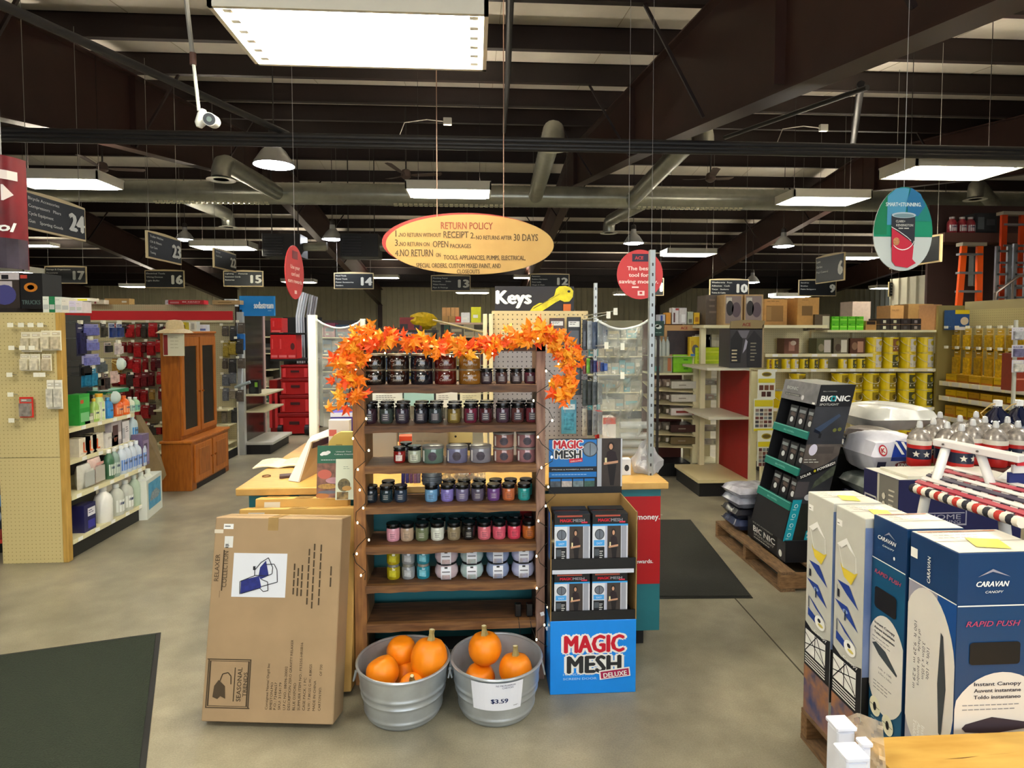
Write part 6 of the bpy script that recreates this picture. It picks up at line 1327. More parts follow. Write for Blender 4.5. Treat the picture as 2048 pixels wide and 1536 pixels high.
# red tool storage stack
rt = M('a80c10', .35, noise=.06); YT2 = 9.1
def toolbox(label, x0, x1, y0, y1, Y, wheels=False, col='b01014'):
    a, b = A(x0, y1, Y), A(x1, y0, Y); W, H = b.x - a.x, b.z - a.z; t = thing('tool_storage_box', label, 'tool box', (a.x, Y, a.z)); rm = M(col, .35, noise=.06)
    G().box(0, 0, 0, W, .5, H * .82, rm).build('box_body', t, bevel=.01); G().box(-.005, -.01, H * .82, W + .005, .51, H, M('8c0a0e', .35)).build('lid', t, bevel=.008)
    for s in (.12, .88): G().box(W * s - .02, -.015, H * .1, W * s + .02, 0, H * .75, M('d8383c', .4)).build('latch', t, bevel=.002)
    G().box(W * .35, -.012, H * .45, W * .65, 0, H * .6, M('3c0608', .5)).build('handle', t)
    if wheels:
        for s in (0.1, .9): G().tube([(W * s - .03, -.02, .07), (W * s + .03, -.02, .07)], .07, BLACK, 14).build('wheel', t)
    return t
toolbox('red rolling tool chest at the bottom of the tall red stack', 556, 622, 826, 868, 9.1, True); toolbox('red tool box third from the top of the tall red stack', 560, 621, 790, 826, 9.1); toolbox('red tool box second from the top of the tall red stack', 562, 620, 757, 790, 9.1); toolbox('red low organizer on top of the tall red stack', 562, 618, 730, 757, 9.1)
toolbox('red tool chest standing left of the tall red stack', 541, 554, 760, 866, 9.3, col='900c10')
rs_ = thing('tool_shelf', 'black shelf holding red boxes above the red tool chests', 'shelf', (A(540, 720, 9.2).x, 9.2, 0)); a, b = A(540, 722, 9.2), A(622, 718, 9.2); G().box(a.x, 9.2, a.z, b.x, 9.7, b.z, BLACK).build('shelf_board', rs_, world=True); G().box(a.x, 9.85, 0, b.x, 9.89, 1.75, M('14120f', .6)).build('back_panel', rs_, world=True)
for x0_, x1_, y0, y1, lb_ in ((541, 563, 636, 665, 'small red bag carton on the uppermost tool shelf'), (541, 556, 668, 716, 'tall red carton at the left of the black tool shelf'), (556, 575, 668, 716, 'red carton in the middle of the black tool shelf'), (575, 592, 668, 716, 'red carton with round dark emblem on the black tool shelf')):
    a, b = A(x0_, y1, 9.25), A(x1_, y0, 9.25); prod('red_carton', lb_, 'box', ((a.x + b.x) / 2, 9.25, a.z if y1 < 700 else A(560, 718, 9.2).z), (b.x - a.x) * .97, .3, b.z - (a.z if y1 < 700 else A(560, 718, 9.2).z), 'c81418', [(.1, .05, .8, .1, 'e86c6c')] + ([('e', .6, .5, .25, .14, '501010')] if 'round' in lb_ else [(.2, .4, .15, .4, 'e04848')]))
G().box(A(540, 667, 9.25).x, 9.25, A(560, 667, 9.25).z - .02, A(600, 667, 9.25).x, 9.6, A(560, 665, 9.25).z - .006, BLACK).build('shelf_board', rs_, world=True)
# ================================================================ hanging signs
sgf = M('c8b488', .5); sgb = M('15181c', .5); sgt = M('c9c9c0', .5)
def aisle(num, x0, x1, y0, y1, texts, label, side=None, pY=None):
    """front-facing sign, or side='+x'/'-x' for one turned to the cross aisle (then x0,y0 is its near-the-wall corner on plane pY)"""
    if side is None:
        W = .98; Y = W * F / (x1 - x0); a, b = A(x0, y1, Y), A(x1, y0, Y); t = thing('aisle_sign', label, 'sign', (a.x, Y, a.z)); H = b.z - a.z; W = b.x - a.x; Yt = Y
    else:
        X, Yn, W, H, zb_ = pY; t = thing('aisle_sign', label, 'sign', (X, Yn, zb_), MX(side)); Yt = Yn
    G().prism([(0, 0), (W, 0), (W, H), (W * .75, H * 1.04), (W * .5, H * 1.055), (W * .25, H * 1.04), (0, H)], 0, .03, sgf).build('sign_frame', t)
    for q in ((0.02, 0.02, W - .02, H - .02),): G().box(q[0], -.006, q[1], q[2], 0, q[3], sgb).build('sign_board', t)
    Fc = Face((0, -.0075, 0), step=.002); nh = H * .5; wn = W * (.12 if len(num) == 1 else .25); Fc.text(num, W * .95, H * .24, nh, sgt, 2, .07, w=wn, al='R')
    for j, tx in enumerate(texts): Fc.text(tx, W * .05, H * (.78 - j * .2), H * .085, sgt, 2, .02, al='L', w=min(W * .58, H * .085 * .75 * len(tx)))
    Fc.build('sign_lettering', t, world=False)
    for s in (.08, .92): G().tube([(W * s, .015, H), (W * s, .015, ROOF(Yt) - t.location.z)], .003, M('8c8880', .5), 4).build('hanger_wire', t)
AT = {'17': ['Storage & Organization', 'Housewares', 'Appliances', 'Cleaning'], '16': ['Electrical Tools', 'Wiring Devices', 'Light Bulbs'], '15': ['Lighting      Fixtures', 'Extension Cords', 'Batteries'], '14': ['Hand Tools', 'Power Tools', 'Power Accessories', 'Sanders'], '13': ['Plumbing Repair', 'Faucets      Sinks', 'Water Heaters', 'Pipe & Fittings'], '12': ['Fasteners', 'Builders Hardware', 'Door Locks', 'Hinges & Chain'], '10': ['Weatherstrip   Rope', 'Adhesives   Caulk', 'Tarps   Sealants', 'Twine & Cable'], '9': ['Sundries', 'Brushes', 'Paint Strippers'], '8': ['Stains & Varnish', 'Spray Paint', 'Interior', 'Exterior Paint']}
for n_, q in (('17', (90, 172, 533, 567)), ('16', (290, 368, 541, 576)), ('15', (447, 526, 542, 573)), ('14', (668, 747, 546, 578)), ('13', (862, 941, 551, 582)), ('12', (1060, 1139, 548, 576)), ('10', (1419, 1498, 559, 593)), ('9', (1597, 1673, 560, 592)), ('8', (1777, 1850, 564, 593))):
    aisle(n_, *q, AT[n_], 'black framed aisle sign with a large white %s' % {'17': 'seventeen', '16': 'sixteen', '15': 'fifteen', '14': 'fourteen', '13': 'thirteen', '12': 'twelve', '10': 'ten', '9': 'nine', '8': 'eight'}[n_])
aisle('11', 1250, 1328, 556, 591, ['Automotive', 'Hardware'], 'black aisle sign mostly hidden behind the round red sign')
def side_sign(num, pxf, ytop, ybot, X, W, texts, label, side):
    p, q = AX(pxf, ytop, X), AX(pxf, ybot, X); H = p.z - q.z
    Yn = p.y - W if side == '+x' else p.y
    aisle(num, 0, 0, 0, 0, texts, label, side, (X, Yn, W, H, q.z))
side_sign('24', 170, 417, 483, -4.4, .95, ['Bicycle Accessories', 'Compressors   Pliers', 'Cycle Equipment', 'Gun    Sporting Goods'], 'slanting black aisle sign with a large white twenty-four', '+x')
side_sign('23', 362, 481, 530, -4.4, .95, ['Trailer Hitches', 'Oil & Filters', 'Car Care', 'Towing'], 'slanting black aisle sign with a large white twenty-three', '+x')
side_sign('22', 472, 509, 545, -4.4, .95, ['Pet Food', 'Feed & Seed'], 'slanting black aisle sign with a large white twenty-two', '+x')
p = AX(1632, 516, 7.2); side_sign('6', 1632, 516, 568, 7.2, 1.0, ['Lawn', 'Garden', 'Pest Control'], 'slanting black aisle sign with a large white six', '-x')
side_sign(' ', 1780, 489, 538, 5.9, .95, [], 'cream-framed aisle sign half hidden by the paint teardrop sign', '-x')
# return policy oval
YO = 3.9; c = A(941, 489, YO); rx, rz = 166 / F * YO, 59 / F * YO; t = thing('return_policy_sign', 'big oval yellow return policy sign with a red backing', 'sign', (c.x, YO, c.z))
E = lambda a, b, n=64: [(a * math.cos(2 * math.pi * k / n), b * math.sin(2 * math.pi * k / n)) for k in range(n)]
G().prism(E(rx, rz), 0, .012, M('94723a', .5, c2='a48448', nscale=3)).build('front_oval', t)
q = A(933, 486, YO + .1) - c; g = G(); g.X = Matrix.Translation((q.x, 0, q.z)); g.prism(E(rx * 1.02, rz * 1.02), .09, .105, M('8c2018', .5)).build('red_backing', t)
for s in (-.4, .4): G().box(s * rx - .01, .012, -.02, s * rx + .01, .09, .02, DARKM).build('spacer', t); G().tube([(s * rx, .05, rz * .8), (s * rx, .05, ROOF(YO) - c.z)], .004, M('8c6c58', .5), 4).build('hanger_wire', t)
Fc = Face((0, -.0012, 0)); tx = M('4a3818', .7); tr = M('7c3c20', .7); U = YO / F
def ot(s, px0, px1, yb, hp, m=tx, b=.015): Fc.text(s, (px0 - 941) * U, (489 - yb) * U, hp * U, m, 2, b, w=(px1 - px0) * U, al='L')
ot('RETURN POLICY', 883, 985, 459, 14, tr)
ot('1.', 794, 802, 475, 13); ot('NO RETURN WITHOUT', 803, 883, 475, 8); ot('RECEIPT', 888, 937, 476, 13); ot('2.', 941, 950, 477, 12); ot('NO RETURNS AFTER', 952, 1023, 479, 8); ot('30 DAYS', 1027, 1075, 481, 14)
ot('3.', 793, 802, 493, 13); ot('NO RETURN ON', 803, 860, 493, 8); ot('OPEN', 867, 897, 495, 13); ot('PACKAGES', 901, 942, 496, 8)
ot('4.', 793, 802, 513, 12); ot('NO RETURN', 803, 867, 513, 14); ot('ON', 873, 882, 514, 8); ot('TOOLS, APPLIANCIES, PUMPS, ELECTRICAL,', 888, 1050, 519, 9)
ot('SPECIAL ORDERS, CUSTOM MIXED PAINT, AND', 834, 1001, 535, 9); ot('CLOSEOUTS', 914, 959, 546, 8); Fc.build('sign_lettering', t, world=False)
# red oval and red round sign
rs = M('c8383c', .5); pk = M('f4d4d0', .5)
YO = 4.6; c = A(590, 545, YO); t = thing('red_oval_sign', 'small red hanging sign seen edge-on as a narrow oval', 'sign', tuple(c), R(87)); r_ = 52 / F * YO
G().prism(E(r_, r_, 40), 0, .006, rs).build('sign_disc', t); U = r_
for fcs in (Face((0, -.001, 0)), Face((0, .0072, 0), -X3)):
    for j, s in enumerate(('Use your', 'card and', 'earn rewards.')): fcs.text(s, 0, U * (.12 - j * .26), U * .15, pk, 2, .03, w=U * (1.0, .85, 1.55)[j])
    fcs.rect(-U * .1, -U * .8, U * .25, U * .13, pk); fcs.rect(-U * .3, U * .5, U * .6, U * .3, M('7c2c38', .5)); fcs.build('sign_lettering', t, world=False)
G().tube([(0, 0, r_), (0, 0, ROOF(YO) - c.z)], .002, M('8c8888', .5), 4).build('hanger_wire', t)
YO = 4.2; c = A(1280, 549, YO); r_ = 47 / F * YO; t = thing('red_round_sign', 'round red hanging sign about saving money behind the slotted post', 'sign', tuple(c)); G().prism(E(r_, r_ * 1.06, 48), 0, .006, rs).build('sign_disc', t); U = r_; Fc = Face((0, -.001, 0))
for j, s in enumerate(('The best', 'tool for', 'saving money.')): Fc.text(s, -.01, U * (.18 - j * .28), U * .17, pk, 2, .04, w=U * (1.0, .85, 1.7)[j])
Fc.rect(-U * .35, U * .55, U * .7, U * .33, M('241c38', .5)); Fc.text('ACE', -U * .05, U * .64, U * .14, rs, 3, .05); Fc.lines(-U * .35, -U * .58, U * .5, 1, .01, U * .07, pk); Fc.rect(-U * .1, -U * .9, U * .3, U * .2, pk, 2); Fc.rect(-U * .02, -U * .84, U * .12, U * .1, rs, 3); Fc.build('sign_lettering', t, world=False)
for s in (-.5, .5): G().tube([(s * r_, .003, r_ * .88), (s * r_, .003, ROOF(YO) - c.z)], .0015, M('8c8888', .5), 4).build('hanger_wire', t)
# paint teardrop sign
YO = 3.2; c = A(1806, 462, YO); U = YO / F; t = thing('teardrop_sign', 'hanging oval sign with a black and red paint can picture', 'sign', tuple(c))
pts = [(63 * math.sin(R(a)) * (1 - .10 * math.cos(R(a))), 86 * math.cos(R(a)) + 4) for a in range(0, 360, 8)]
G().prism([(x * U, y * U) for x, y in pts], 0, .005, M('ccd4d0', .4)).build('sign_card', t)
Fc = Face((0, -.001, 0))
def clipy(lo, hi, lx=-99, hx=99): return [(max(lx, min(hx, x)) * U, max(lo, min(hi, y)) * U) for x, y in pts]
Fc.poly(clipy(-12, 99), M('12906c', .4), 1); Fc.poly(clipy(20, 99), M('0f8078', .4), 2); Fc.poly(clipy(-8, 99, -62, -36), M('0c7c54', .4), 3); Fc.poly([(x * U, y * U) for x, y in ((-36, 22), (-36, 70), (-18, 86), (0, 88), (10, 86), (2, 30), (-6, 12), (-36, 12))], M('4c98bc', .4), 4); Fc.poly([(x * U, y * U) for x, y in ((5, 60), (14, 88), (34, 76), (46, 52), (30, 30), (8, 34))], M('1c70a0', .4), 5)
Fc.text('SMART+STUNNING.', -2 * U, 50 * U, 8 * U, M('dcecec', .5), 7, .02, w=76 * U)
Fc.poly([(x * U, y * U) for x, y in ((-27, 34), (24, 28), (24, -20), (22, -30), (-26, -34), (-26, -20))], M('2c3038', .4), 6)
Fc.poly([(x * U, y * U) for x, y in ((-26, 6), (16, -22), (22, -32), (20, -58), (28, -66), (10, -76), (-16, -72), (-24, -62), (-25, -34))], M('cc2c44', .4), 7); Fc.ell(-1 * U, 32 * U, 26 * U, 6 * U, M('b8c8d0', .3), 8); Fc.ell(-1 * U, 31 * U, 22 * U, 4 * U, M('7c98a0', .3), 9)
q = [(-27, 7), (-10, -2), (8, -14), (16, -21)]
for (xa, ya), (xb, yb) in zip(q, q[1:]): Fc.poly([(xa * U, ya * U), (xb * U, yb * U), (xb * U, (yb + 1.5) * U), (xa * U, (ya + 1.5) * U)], WHITE, 8)
q = [(26 * math.sin(R(a)) - 2, -12 + 28 * -math.cos(R(a))) for a in range(-50, 76, 12)]
for (xa, ya), (xb, yb) in zip(q, q[1:]): Fc.poly([(xa * U, ya * U), (xb * U, yb * U), (xb * U, (yb + 2) * U), (xa * U, (ya + 2) * U)], WHITE, 9)
Fc.text('CLARK+', -8 * U, 17 * U, 5 * U, sgt, 9, .02, w=20 * U); Fc.text('KENSINGTON', 1 * U, 9 * U, 5 * U, sgt, 9, .02, w=36 * U); Fc.lines(-12 * U, 4 * U, 26 * U, 1, .01, 2 * U, sgt, 9); Fc.ell(-16 * U, -22 * U, 7 * U, 8 * U, M('c88858', .5, noise=.3, nscale=90), 9); Fc.build('sign_print', t, world=False)
G().tube([(0, .002, 90 * U), (0, .002, ROOF(YO) - c.z)], .0015, M('b8b8b8', .5), 4).build('hanger_wire', t)

# ================================================================ RIGHT: solar light display on its pallet
dk_ = M('15161a', .45); dgr = M('34363c', .4, noise=.3, nscale=6); tl = M('12786c', .45)
pallet('wooden pallet under the dark solar light display', 1.8, 2.95, 3.44, 4.42)
t = thing('solar_light_display', 'leaning black cardboard display of solar spotlights with teal shelf lips', 'display stand', (1.9, 3.6, .12))
x0b, zb_, zt_, lean = 1.89, .25, 1.215, .225; ya, yb = 3.6, 4.03; Wd = .22
def D(s, v, y): return Vector((x0b + lean * v + s, y, zb_ + (zt_ - zb_) * v))
def slab(nm, s0, s1, v0, v1, y0, y1, m, zdn=0, **k):
    g = G(); g.hexa([D(s0, v0, y0), D(s1, v0, y0) - Z3 * zdn, D(s1, v0, y1) - Z3 * zdn, D(s0, v0, y1), D(s0, v1, y0), D(s1, v1, y0) - Z3 * zdn, D(s1, v1, y1) - Z3 * zdn, D(s0, v1, y1)], m); return g.build(nm, t, world=True)
slab('near_side_panel', 0, Wd, 0, 1, ya, ya + .006, dk_, .0); slab('far_side_panel', 0, Wd, 0, 1, yb - .006, yb, dk_); slab('back_panel', Wd - .006, Wd, 0, 1, ya, yb, dk_); slab('header_box', 0, Wd, .87, 1, ya, yb, dk_); slab('lower_front', -.0, .006, 0, .2, ya, yb, dk_)
for k, v in enumerate((.2, .42, .655)): slab('tray', .0, Wd, v, v + .012, ya, yb, dk_); slab('tray_lip', -.008, .0, v - .005, v + .045, ya, yb, tl)
G().box(1.9, 3.58, .12, 2.34, 4.1, .255, dk_).build('base_box', t, world=True)
uu = Vector((1, 0, 0)); vv_ = (D(0, 1, 0) - D(0, 0, 0)).normalized(); Ls = (D(0, 1, 0) - D(0, 0, 0)).length
class Skew(Face):
    def __init__(s, o, u, v, n, **k): Face.__init__(s, o, u, v, **k); s.n = n
Fc = Skew(D(0, 0, ya - .0008), uu, vv_, Vector((0, -1, 0)))
Fc.rect(0, 0, Wd, Ls, dgr, .5); Fc.rect(0, Ls * .86, Wd, Ls * .14, dk_, 1); Fc.text('BELL+HOWELL', Wd * .3, Ls * .955, .006, sgt, 2, w=Wd * .4); Fc.text('BIONIC', Wd * .5, Ls * .895, .036, WHITE, 2, .04, w=Wd * .82); Fc.ell(Wd * .44, Ls * .912, .017, .018, M('14a0a8', .5), 3); Fc.ell(Wd * .44, Ls * .912, .008, .01, dk_, 4); Fc.text('SPOTLIGHT', Wd * .36, Ls * .868, .014, sgt, 2, .02, w=Wd * .55)
Fc.poly([(Wd * .12, Ls * .72), (Wd * .3, Ls * .7), (Wd * .78, Ls * .8), (Wd * .72, Ls * .815)], M('3c4c64', .3), 3); Fc.poly([(Wd * .1, Ls * .7), (Wd * .3, Ls * .685), (Wd * .3, Ls * .7), (Wd * .12, Ls * .72)], M('101828', .3), 3); Fc.rect(Wd * .28, Ls * .66, Wd * .07, Ls * .03, dk_, 3)
Fc.poly([(0, Ls * .5), (Wd * .5, Ls * .45), (Wd, Ls * .55), (Wd, Ls * .62), (0, Ls * .62)], M('5c5450', .5, noise=.3, nscale=12), 1.5); Fc.ell(Wd * .22, Ls * .585, .026, .036, M('e0dcf0', .3), 3); Fc.rect(Wd * .32, Ls * .56, Wd * .5, Ls * .045, M('4c4644', .5), 2); Fc.lines(Wd * .04, Ls * .52, Wd * .45, 2, .016, .005, sgt, 3); Fc.ell(Wd * .7, Ls * .71, .012, .012, M('6c7030', .5), 3); Fc.ell(Wd * .84, Ls * .715, .012, .012, M('6c7030', .5), 3)
tilt_rect(Fc, -.003, Ls * .385, Wd * 1.12, .034, 24, dk_, 4); Fc.text('SOLAR', Wd * .2, Ls * .415, .017, WHITE, 5, .03, rot=24, w=Wd * .3); Fc.ell(Wd * .42, Ls * .45, .008, .008, M('c8c020', .5), 5); Fc.text('POWERED!', Wd * .73, Ls * .472, .017, WHITE, 5, .03, rot=24, w=Wd * .5)
Fc.poly([(Wd * .45, Ls * .33), (Wd, Ls * .42), (Wd, Ls * .5), (Wd * .5, Ls * .38)], M('4c5448', .5, noise=.3, nscale=30), 2); Fc.ell(Wd * .42, Ls * .28, .025, .02, M('c8ccd4', .3), 4); Fc.rect(0, Ls * .28, Wd * .35, Ls * .1, M('4c484c', .5), 2); Fc.rect(0, 0, Wd * 1.0, Ls * .24, M('1c2018', .5, noise=.3, nscale=30), 2.5)
Fc.rect(-.0, -.0, Wd * .26, Ls * .265, M('14a0b4', .45), 5)
for j in range(4): Fc.ell(Wd * .13, Ls * (.225 - j * .062), .012, .013, M('d8f0f4', .4), 6); Fc.ell(Wd * .13, Ls * (.225 - j * .062), .008, .009, M('14a0b4', .45), 7); Fc.lines(Wd * .06, Ls * (.2 - j * .062), Wd * .14, 1, .01, .003, WHITE, 6)
rrect(Fc, Wd * .6, -.0, Wd * .5, .065, .008, M('14a0b4', .45), 5); Fc.text('BONUS', Wd * .8, .04, .014, WHITE, 6, .03, w=Wd * .34); Fc.text('STAKES', Wd * .8, .018, .012, WHITE, 6, .02, w=Wd * .3)
Fc.build('side_print', t)
Fl = Skew(D(-.0015, 0, yb), Vector((0, -1, 0)), vv_, Vector((-1, 0, 0))); Dp = yb - ya
Fl.rect(0, Ls * .87, Dp, Ls * .13, M('78787c', .5, noise=.25, nscale=14), 1); Fl.text('BIONIC', Dp * .28, Ls * .94, .022, M('b8bcc0', .5), 2, .02, w=Dp * .32); Fl.rect(Dp * .1, Ls * .9, Dp * .45, .016, dgr, 2); Fl.text('SOLAR POWERED', Dp * .32, Ls * .903, .009, sgt, 3, w=Dp * .4); Fl.ell(Dp * .62, Ls * .9, .016, .016, M('d8d8dc', .4), 3); Fl.rect(Dp * .9, Ls * .872, .03, .012, WHITE, 3)
for v in (.2, .42, .655): Fl.n = Vector((-1, 0, 0)); Fl.o = D(-.0095, 0, yb); Fl.text('BELL+HOWELL', Dp * .5, Ls * (v + .012), .011, M('90d0c8', .5), 2, .01, w=Dp * .3); Fl.rect(0, Ls * (v + .04), Dp, .005, M('7cc8bc', .5), 2)
Fl.build('front_print', t)
Fb = Face((1.899, 4.08, .12), (0, -1, 0)); Fb.text('SOLAR POWERED', .2, .115, .012, sgt, 2, .01, w=.28); Fb.text('BIONIC', .22, .062, .038, WHITE, 2, .04, w=.3); Fb.ell(.2, .078, .017, .018, M('1c2c30', .5), 3); Fb.text('SPOTLIGHT', .22, .038, .014, sgt, 2, .02, w=.28); Fb.lines(.08, .02, .25, 1, .01, .006, sgt, 2); Fb.rect(.4, .005, .1, .12, dgr, 1); Fb.ell(.44, .04, .02, .022, WHITE, 2); Fb.build('base_print', t)
k = 0
for r_, v in enumerate((.2, .42, .655)):
    for c_ in range(3):
        d_ = D(.03, v + .013, ya + .02 + c_ * .11); g = G(); g.X = Matrix.Translation(d_) @ Matrix.Rotation(lean / (zt_ - zb_), 4, 'Y')
        g.box(0, 0, 0, .07, .095, .165, M('202226', .3, noise=.4, nscale=30)); f_ = Face((-.0008, .095, 0), (0, -1, 0), Z3, g=g); f_.ell(.05, .07, .02, .018, M('d8dce0', .2), 2, 14); f_.rect(.012, .0, .07, .02, M('1c605c', .5), 1); f_.rect(.01, .125, .075, .02, M('8c9498', .4), 1); f_.poly([(.02, .1), (.08, .09), (.085, .115), (.03, .12)], M('5c4c48', .4), 1)
        tag(g.build('spotlight_pack', world=True), 'solar spotlight pack on the %s tray of the leaning display, %s' % (['lowest', 'middle', 'top'][r_], ['nearest', 'middle', 'farthest'][c_]), 'light')
prod('black_carton', 'plain black carton standing right behind the solar light display', 'box', (2.47, 3.9, .12), .3, .4, .65, '0e0f0e', [(.05, .93, .9, .05, '242820')])
# bags of charcoal/soil
def sack(label, cx, cy, z, w, d, h, m, rz=0, art=None, seed=0, cat='bag', puff=.18):
    t = thing('charcoal_bag', label, cat, (cx, cy, z), rz); rnd = random.Random(seed); n = 12; P_ = [[], []]; ph = rnd.uniform(0, 6)
    vs = []; fs = []
    for s_ in (0, 1):
        for j in range(n + 1):
            for i in range(n + 1):
                u_, v_ = i / n, j / n; e = (math.sin(math.pi * u_) * math.sin(math.pi * v_)) ** puff if 0 < i < n and 0 < j < n else 0
                zz = h * .5 + (1 if s_ else -1) * h * .5 * e * (1 + .12 * math.sin(9 * u_ + 7 * v_ + ph)); vs.append(((u_ - .5) * w, (v_ - .5) * d, max(0, zz)))
    o = 0
    for s_ in (0, 1):
        for j in range(n):
            for i in range(n): a = s_ * (n + 1) ** 2 + j * (n + 1) + i; fs.append((a, a + 1, a + n + 2, a + n + 1) if s_ else (a, a + n + 1, a + n + 2, a + 1))
    G().add(vs, fs, m).build('bag_body', t, smooth=True)
    if art: art(t, w, d, h)
    return t
plas = M('c8c8cc', .25, noise=.15, nscale=9, bump=.5)
def kart(t, w, d, h):
    v1 = Vector((0, d / 12, .39 * h)); v2 = Vector((0, -d / 12, .39 * h)); L = v1.length
    Fc = Face((-w / 2, -d / 2 - .001, h * .5), X3, v1); Fd = Face((-w / 2, -d / 2 + d / 12 - .001, h * .11), X3, v2, g=Fc.g)
    Fc.st = Fd.st = .0012; cb_ = M('1c3c9c', .3); rd = M('c02838', .4)
    Fc.poly([(w * .3, 0), (w * .92, 0), (w * .92, L * .75), (w * .42, L * .98)], cb_, 1); Fc.poly([(w * .62, L), (w * .74, L), (w * .92, L * .3), (w * .92, L * .1)], rd, 2); Fc.poly([(w * .56, L), (w * .62, L), (w * .92, L * .1), (w * .92, 0), (w * .88, 0)], WHITE, 3)
    Fc.ell(w * .17, L * .4, .026, L * .34, rd, 2); Fc.ell(w * .17, L * .4, .019, L * .25, WHITE, 3); Fc.text('K', w * .17, L * .25, L * .3, rd, 4, .03)
    for q in (.38, .5): Fc.poly([(w * q, L * .9), (w * (q + .05), L * .9), (w * (q + .15), L * .15), (w * (q + .1), L * .15)], WHITE, 3)
    Fd.rect(w * .3, L * .75, w * .62, L * .25, cb_, 1); Fd.ell(w * .66, L * .5, w * .27, L * .27, M('7c1c30', .4), 2); Fd.text('KINGSFORD', w * .66, L * .4, L * .22, WHITE, 3, .03, w=w * .44); Fd.rect(w * .08, L * .1, w * .15, L * .6, M('20264c', .4), 1)
    Fc.build('bag_print', t, world=False)
bx = lambda px, Y: A(px, 900, Y).x
Yb = 3.55
sack('white and blue charcoal bag with a red oval logo on top of the bag stack', bx(1790, Yb), Yb + .1, A(1790, 950, Yb).z, .36, .34, .25, M('dfe0ee', .3, noise=.1, nscale=9), 0, kart, 3)
for k, (y, c_, lb_) in enumerate(((975, '8c9490', 'third'), (1010, '2c3058', 'fourth'), (1045, 'a8a8b0', 'fifth'), (1080, '20284c', 'lowest'))): sack('shiny wrapped bag in the charcoal stack, %s from the top' % lb_, bx(1782, Yb), Yb + .1, max(.12, A(1782, y + 6, Yb).z - .04), .34, .36, .12, M(c_, .25, noise=.3, nscale=12, bump=.4), .02 * k, None, k)
sack('dark blue bag behind the solar light display', bx(1722, 4.0), 4.05, .68, .3, .4, .14, M('1c2850', .25, noise=.4, nscale=14), 0, None, 12); sack('black and blue bag beneath the dark blue bag', bx(1722, 4.0), 4.05, .5, .3, .4, .18, M('10141c', .25, noise=.4, nscale=14), 0, None, 13)
sack('large white plastic wrapped bag over the charcoal stack', bx(1775, 4.1), 4.15, .86, .5, .5, .17, M('d4d4cc', .25, noise=.08, nscale=9, bump=.5), 0, None, 5); sack('taupe bag end peeking out under the large white bag', bx(1742, 3.85), 3.85, .78, .22, .3, .13, M('6c605c', .5, noise=.15), 0, None, 6)
for k, (z, c_) in enumerate(((.12, '2c3450'), (.2, '24242c'), (.28, '8c90a0'), (.35, 'b0b0bc'))): sack('shiny bag on the pallet corner behind the solar display, %s from the bottom' % ['first', 'second', 'third', 'fourth'][k], 1.99 - .0 * k, 4.27, z, .32, .26, .09, M(c_, .25, noise=.35, nscale=14, bump=.4), .05 * k, None, 20 + k)

# ================================================================ navy cartons, dispensers, webbed chair
nb = M('1a1d4c', .45, noise=.06)
pallet('wooden pallet beneath the navy cooler cartons', 1.98, 3.0, 2.7, 3.02)
def ncart(label, x0, x1, y0, y1, z0, z1, art):
    y0, y1 = 2.74, 3.0
    t = thing('navy_carton', label, 'box', (x0, y0, z0)); W, Dp, H = x1 - x0, y1 - y0, z1 - z0; G().box(0, 0, 0, W, Dp, H, nb).build('carton_body', t, bevel=.002); T_ = Face((0, 0, H + .0004), X3, Y3); T_.rect(.004, .004, W - .008, Dp - .008, M('d8d4c8', .35, noise=.05, nscale=14)); T_.lines(W * .1, Dp * .8, W * .7, 3, .05, .006, M('a8a49c', .6)); T_.build('top_print', t, world=False)
    Fs = Face((-.0006, Dp, 0), (0, -1, 0)); Ff = Face((0, -.0006, 0)); art(Fs, Ff, W, Dp, H); Fs.build('side_print', t, world=False); Ff.build('front_print', t, world=False); return t
zN = .85; xN = A(1760, 942, 2.9).x
c1_ = AX(1760, 947, 2.0); c2_ = AX(1838, 975, 2.0)
def art1(Fs, Ff, W, Dp, H):
    Fs.rect(Dp * .48, 0, Dp * .52, H, M('7c7870', .5), 1); Fs.rect(Dp * .42, 0, Dp * .06, H, M('c8c4b4', .5), 2)
    for q in ((.05, .3, .34, .008), (.05, .62, .34, .008)): Fs.rect(Dp * q[0], H * q[1], Dp * q[2], q[3], sgt, 2)
    Fs.rect(Dp * .05, H * .3, .006, H * .33, sgt, 2); Fs.rect(Dp * .38, H * .3, .006, H * .33, sgt, 2); Fs.ell(Dp * .15, H * .42, Dp * .06, H * .1, WHITE, 3); Fs.text('HOME', Dp * .3, H * .45, .03, sgt, 3, .02, rot=90, w=.1)
    for j in range(4): Fs.rect(Dp * .56, H * (.3 + .12 * j), Dp * .1, H * .08, M('3c3830', .5), 2); Fs.ell(Dp * .61, H * (.34 + .12 * j), .012, .016, M('d8d0c0', .5), 3)
    Fs.lines(Dp * .74, H * .8, Dp * .2, 9, H * .07, .008, M('c8c0b0', .5), 2)
    x_ = W * .2; Ff.rect(x_, H * .35, W * .34, .008, gry, 2); Ff.rect(x_, H * .75, W * .34, .008, gry, 2); Ff.rect(x_, H * .35, .006, H * .4, gry, 2); Ff.rect(x_ + W * .34, H * .35, .006, H * .42, gry, 2); Ff.rect(x_ + .02, H * .52, W * .3, .005, gry, 2); Ff.text('HOME', x_ + W * .17, H * .44, .024, gry, 3, .01, w=W * .26); Ff.text('COOKING', x_ + W * .17, H * .38, .016, gry, 3, .01, w=W * .26)
ncart('navy and grey carton with white-topped lid behind the webbed chair', 2.0, 2.62, 2.43, 2.98, .5, c1_.z, art1)
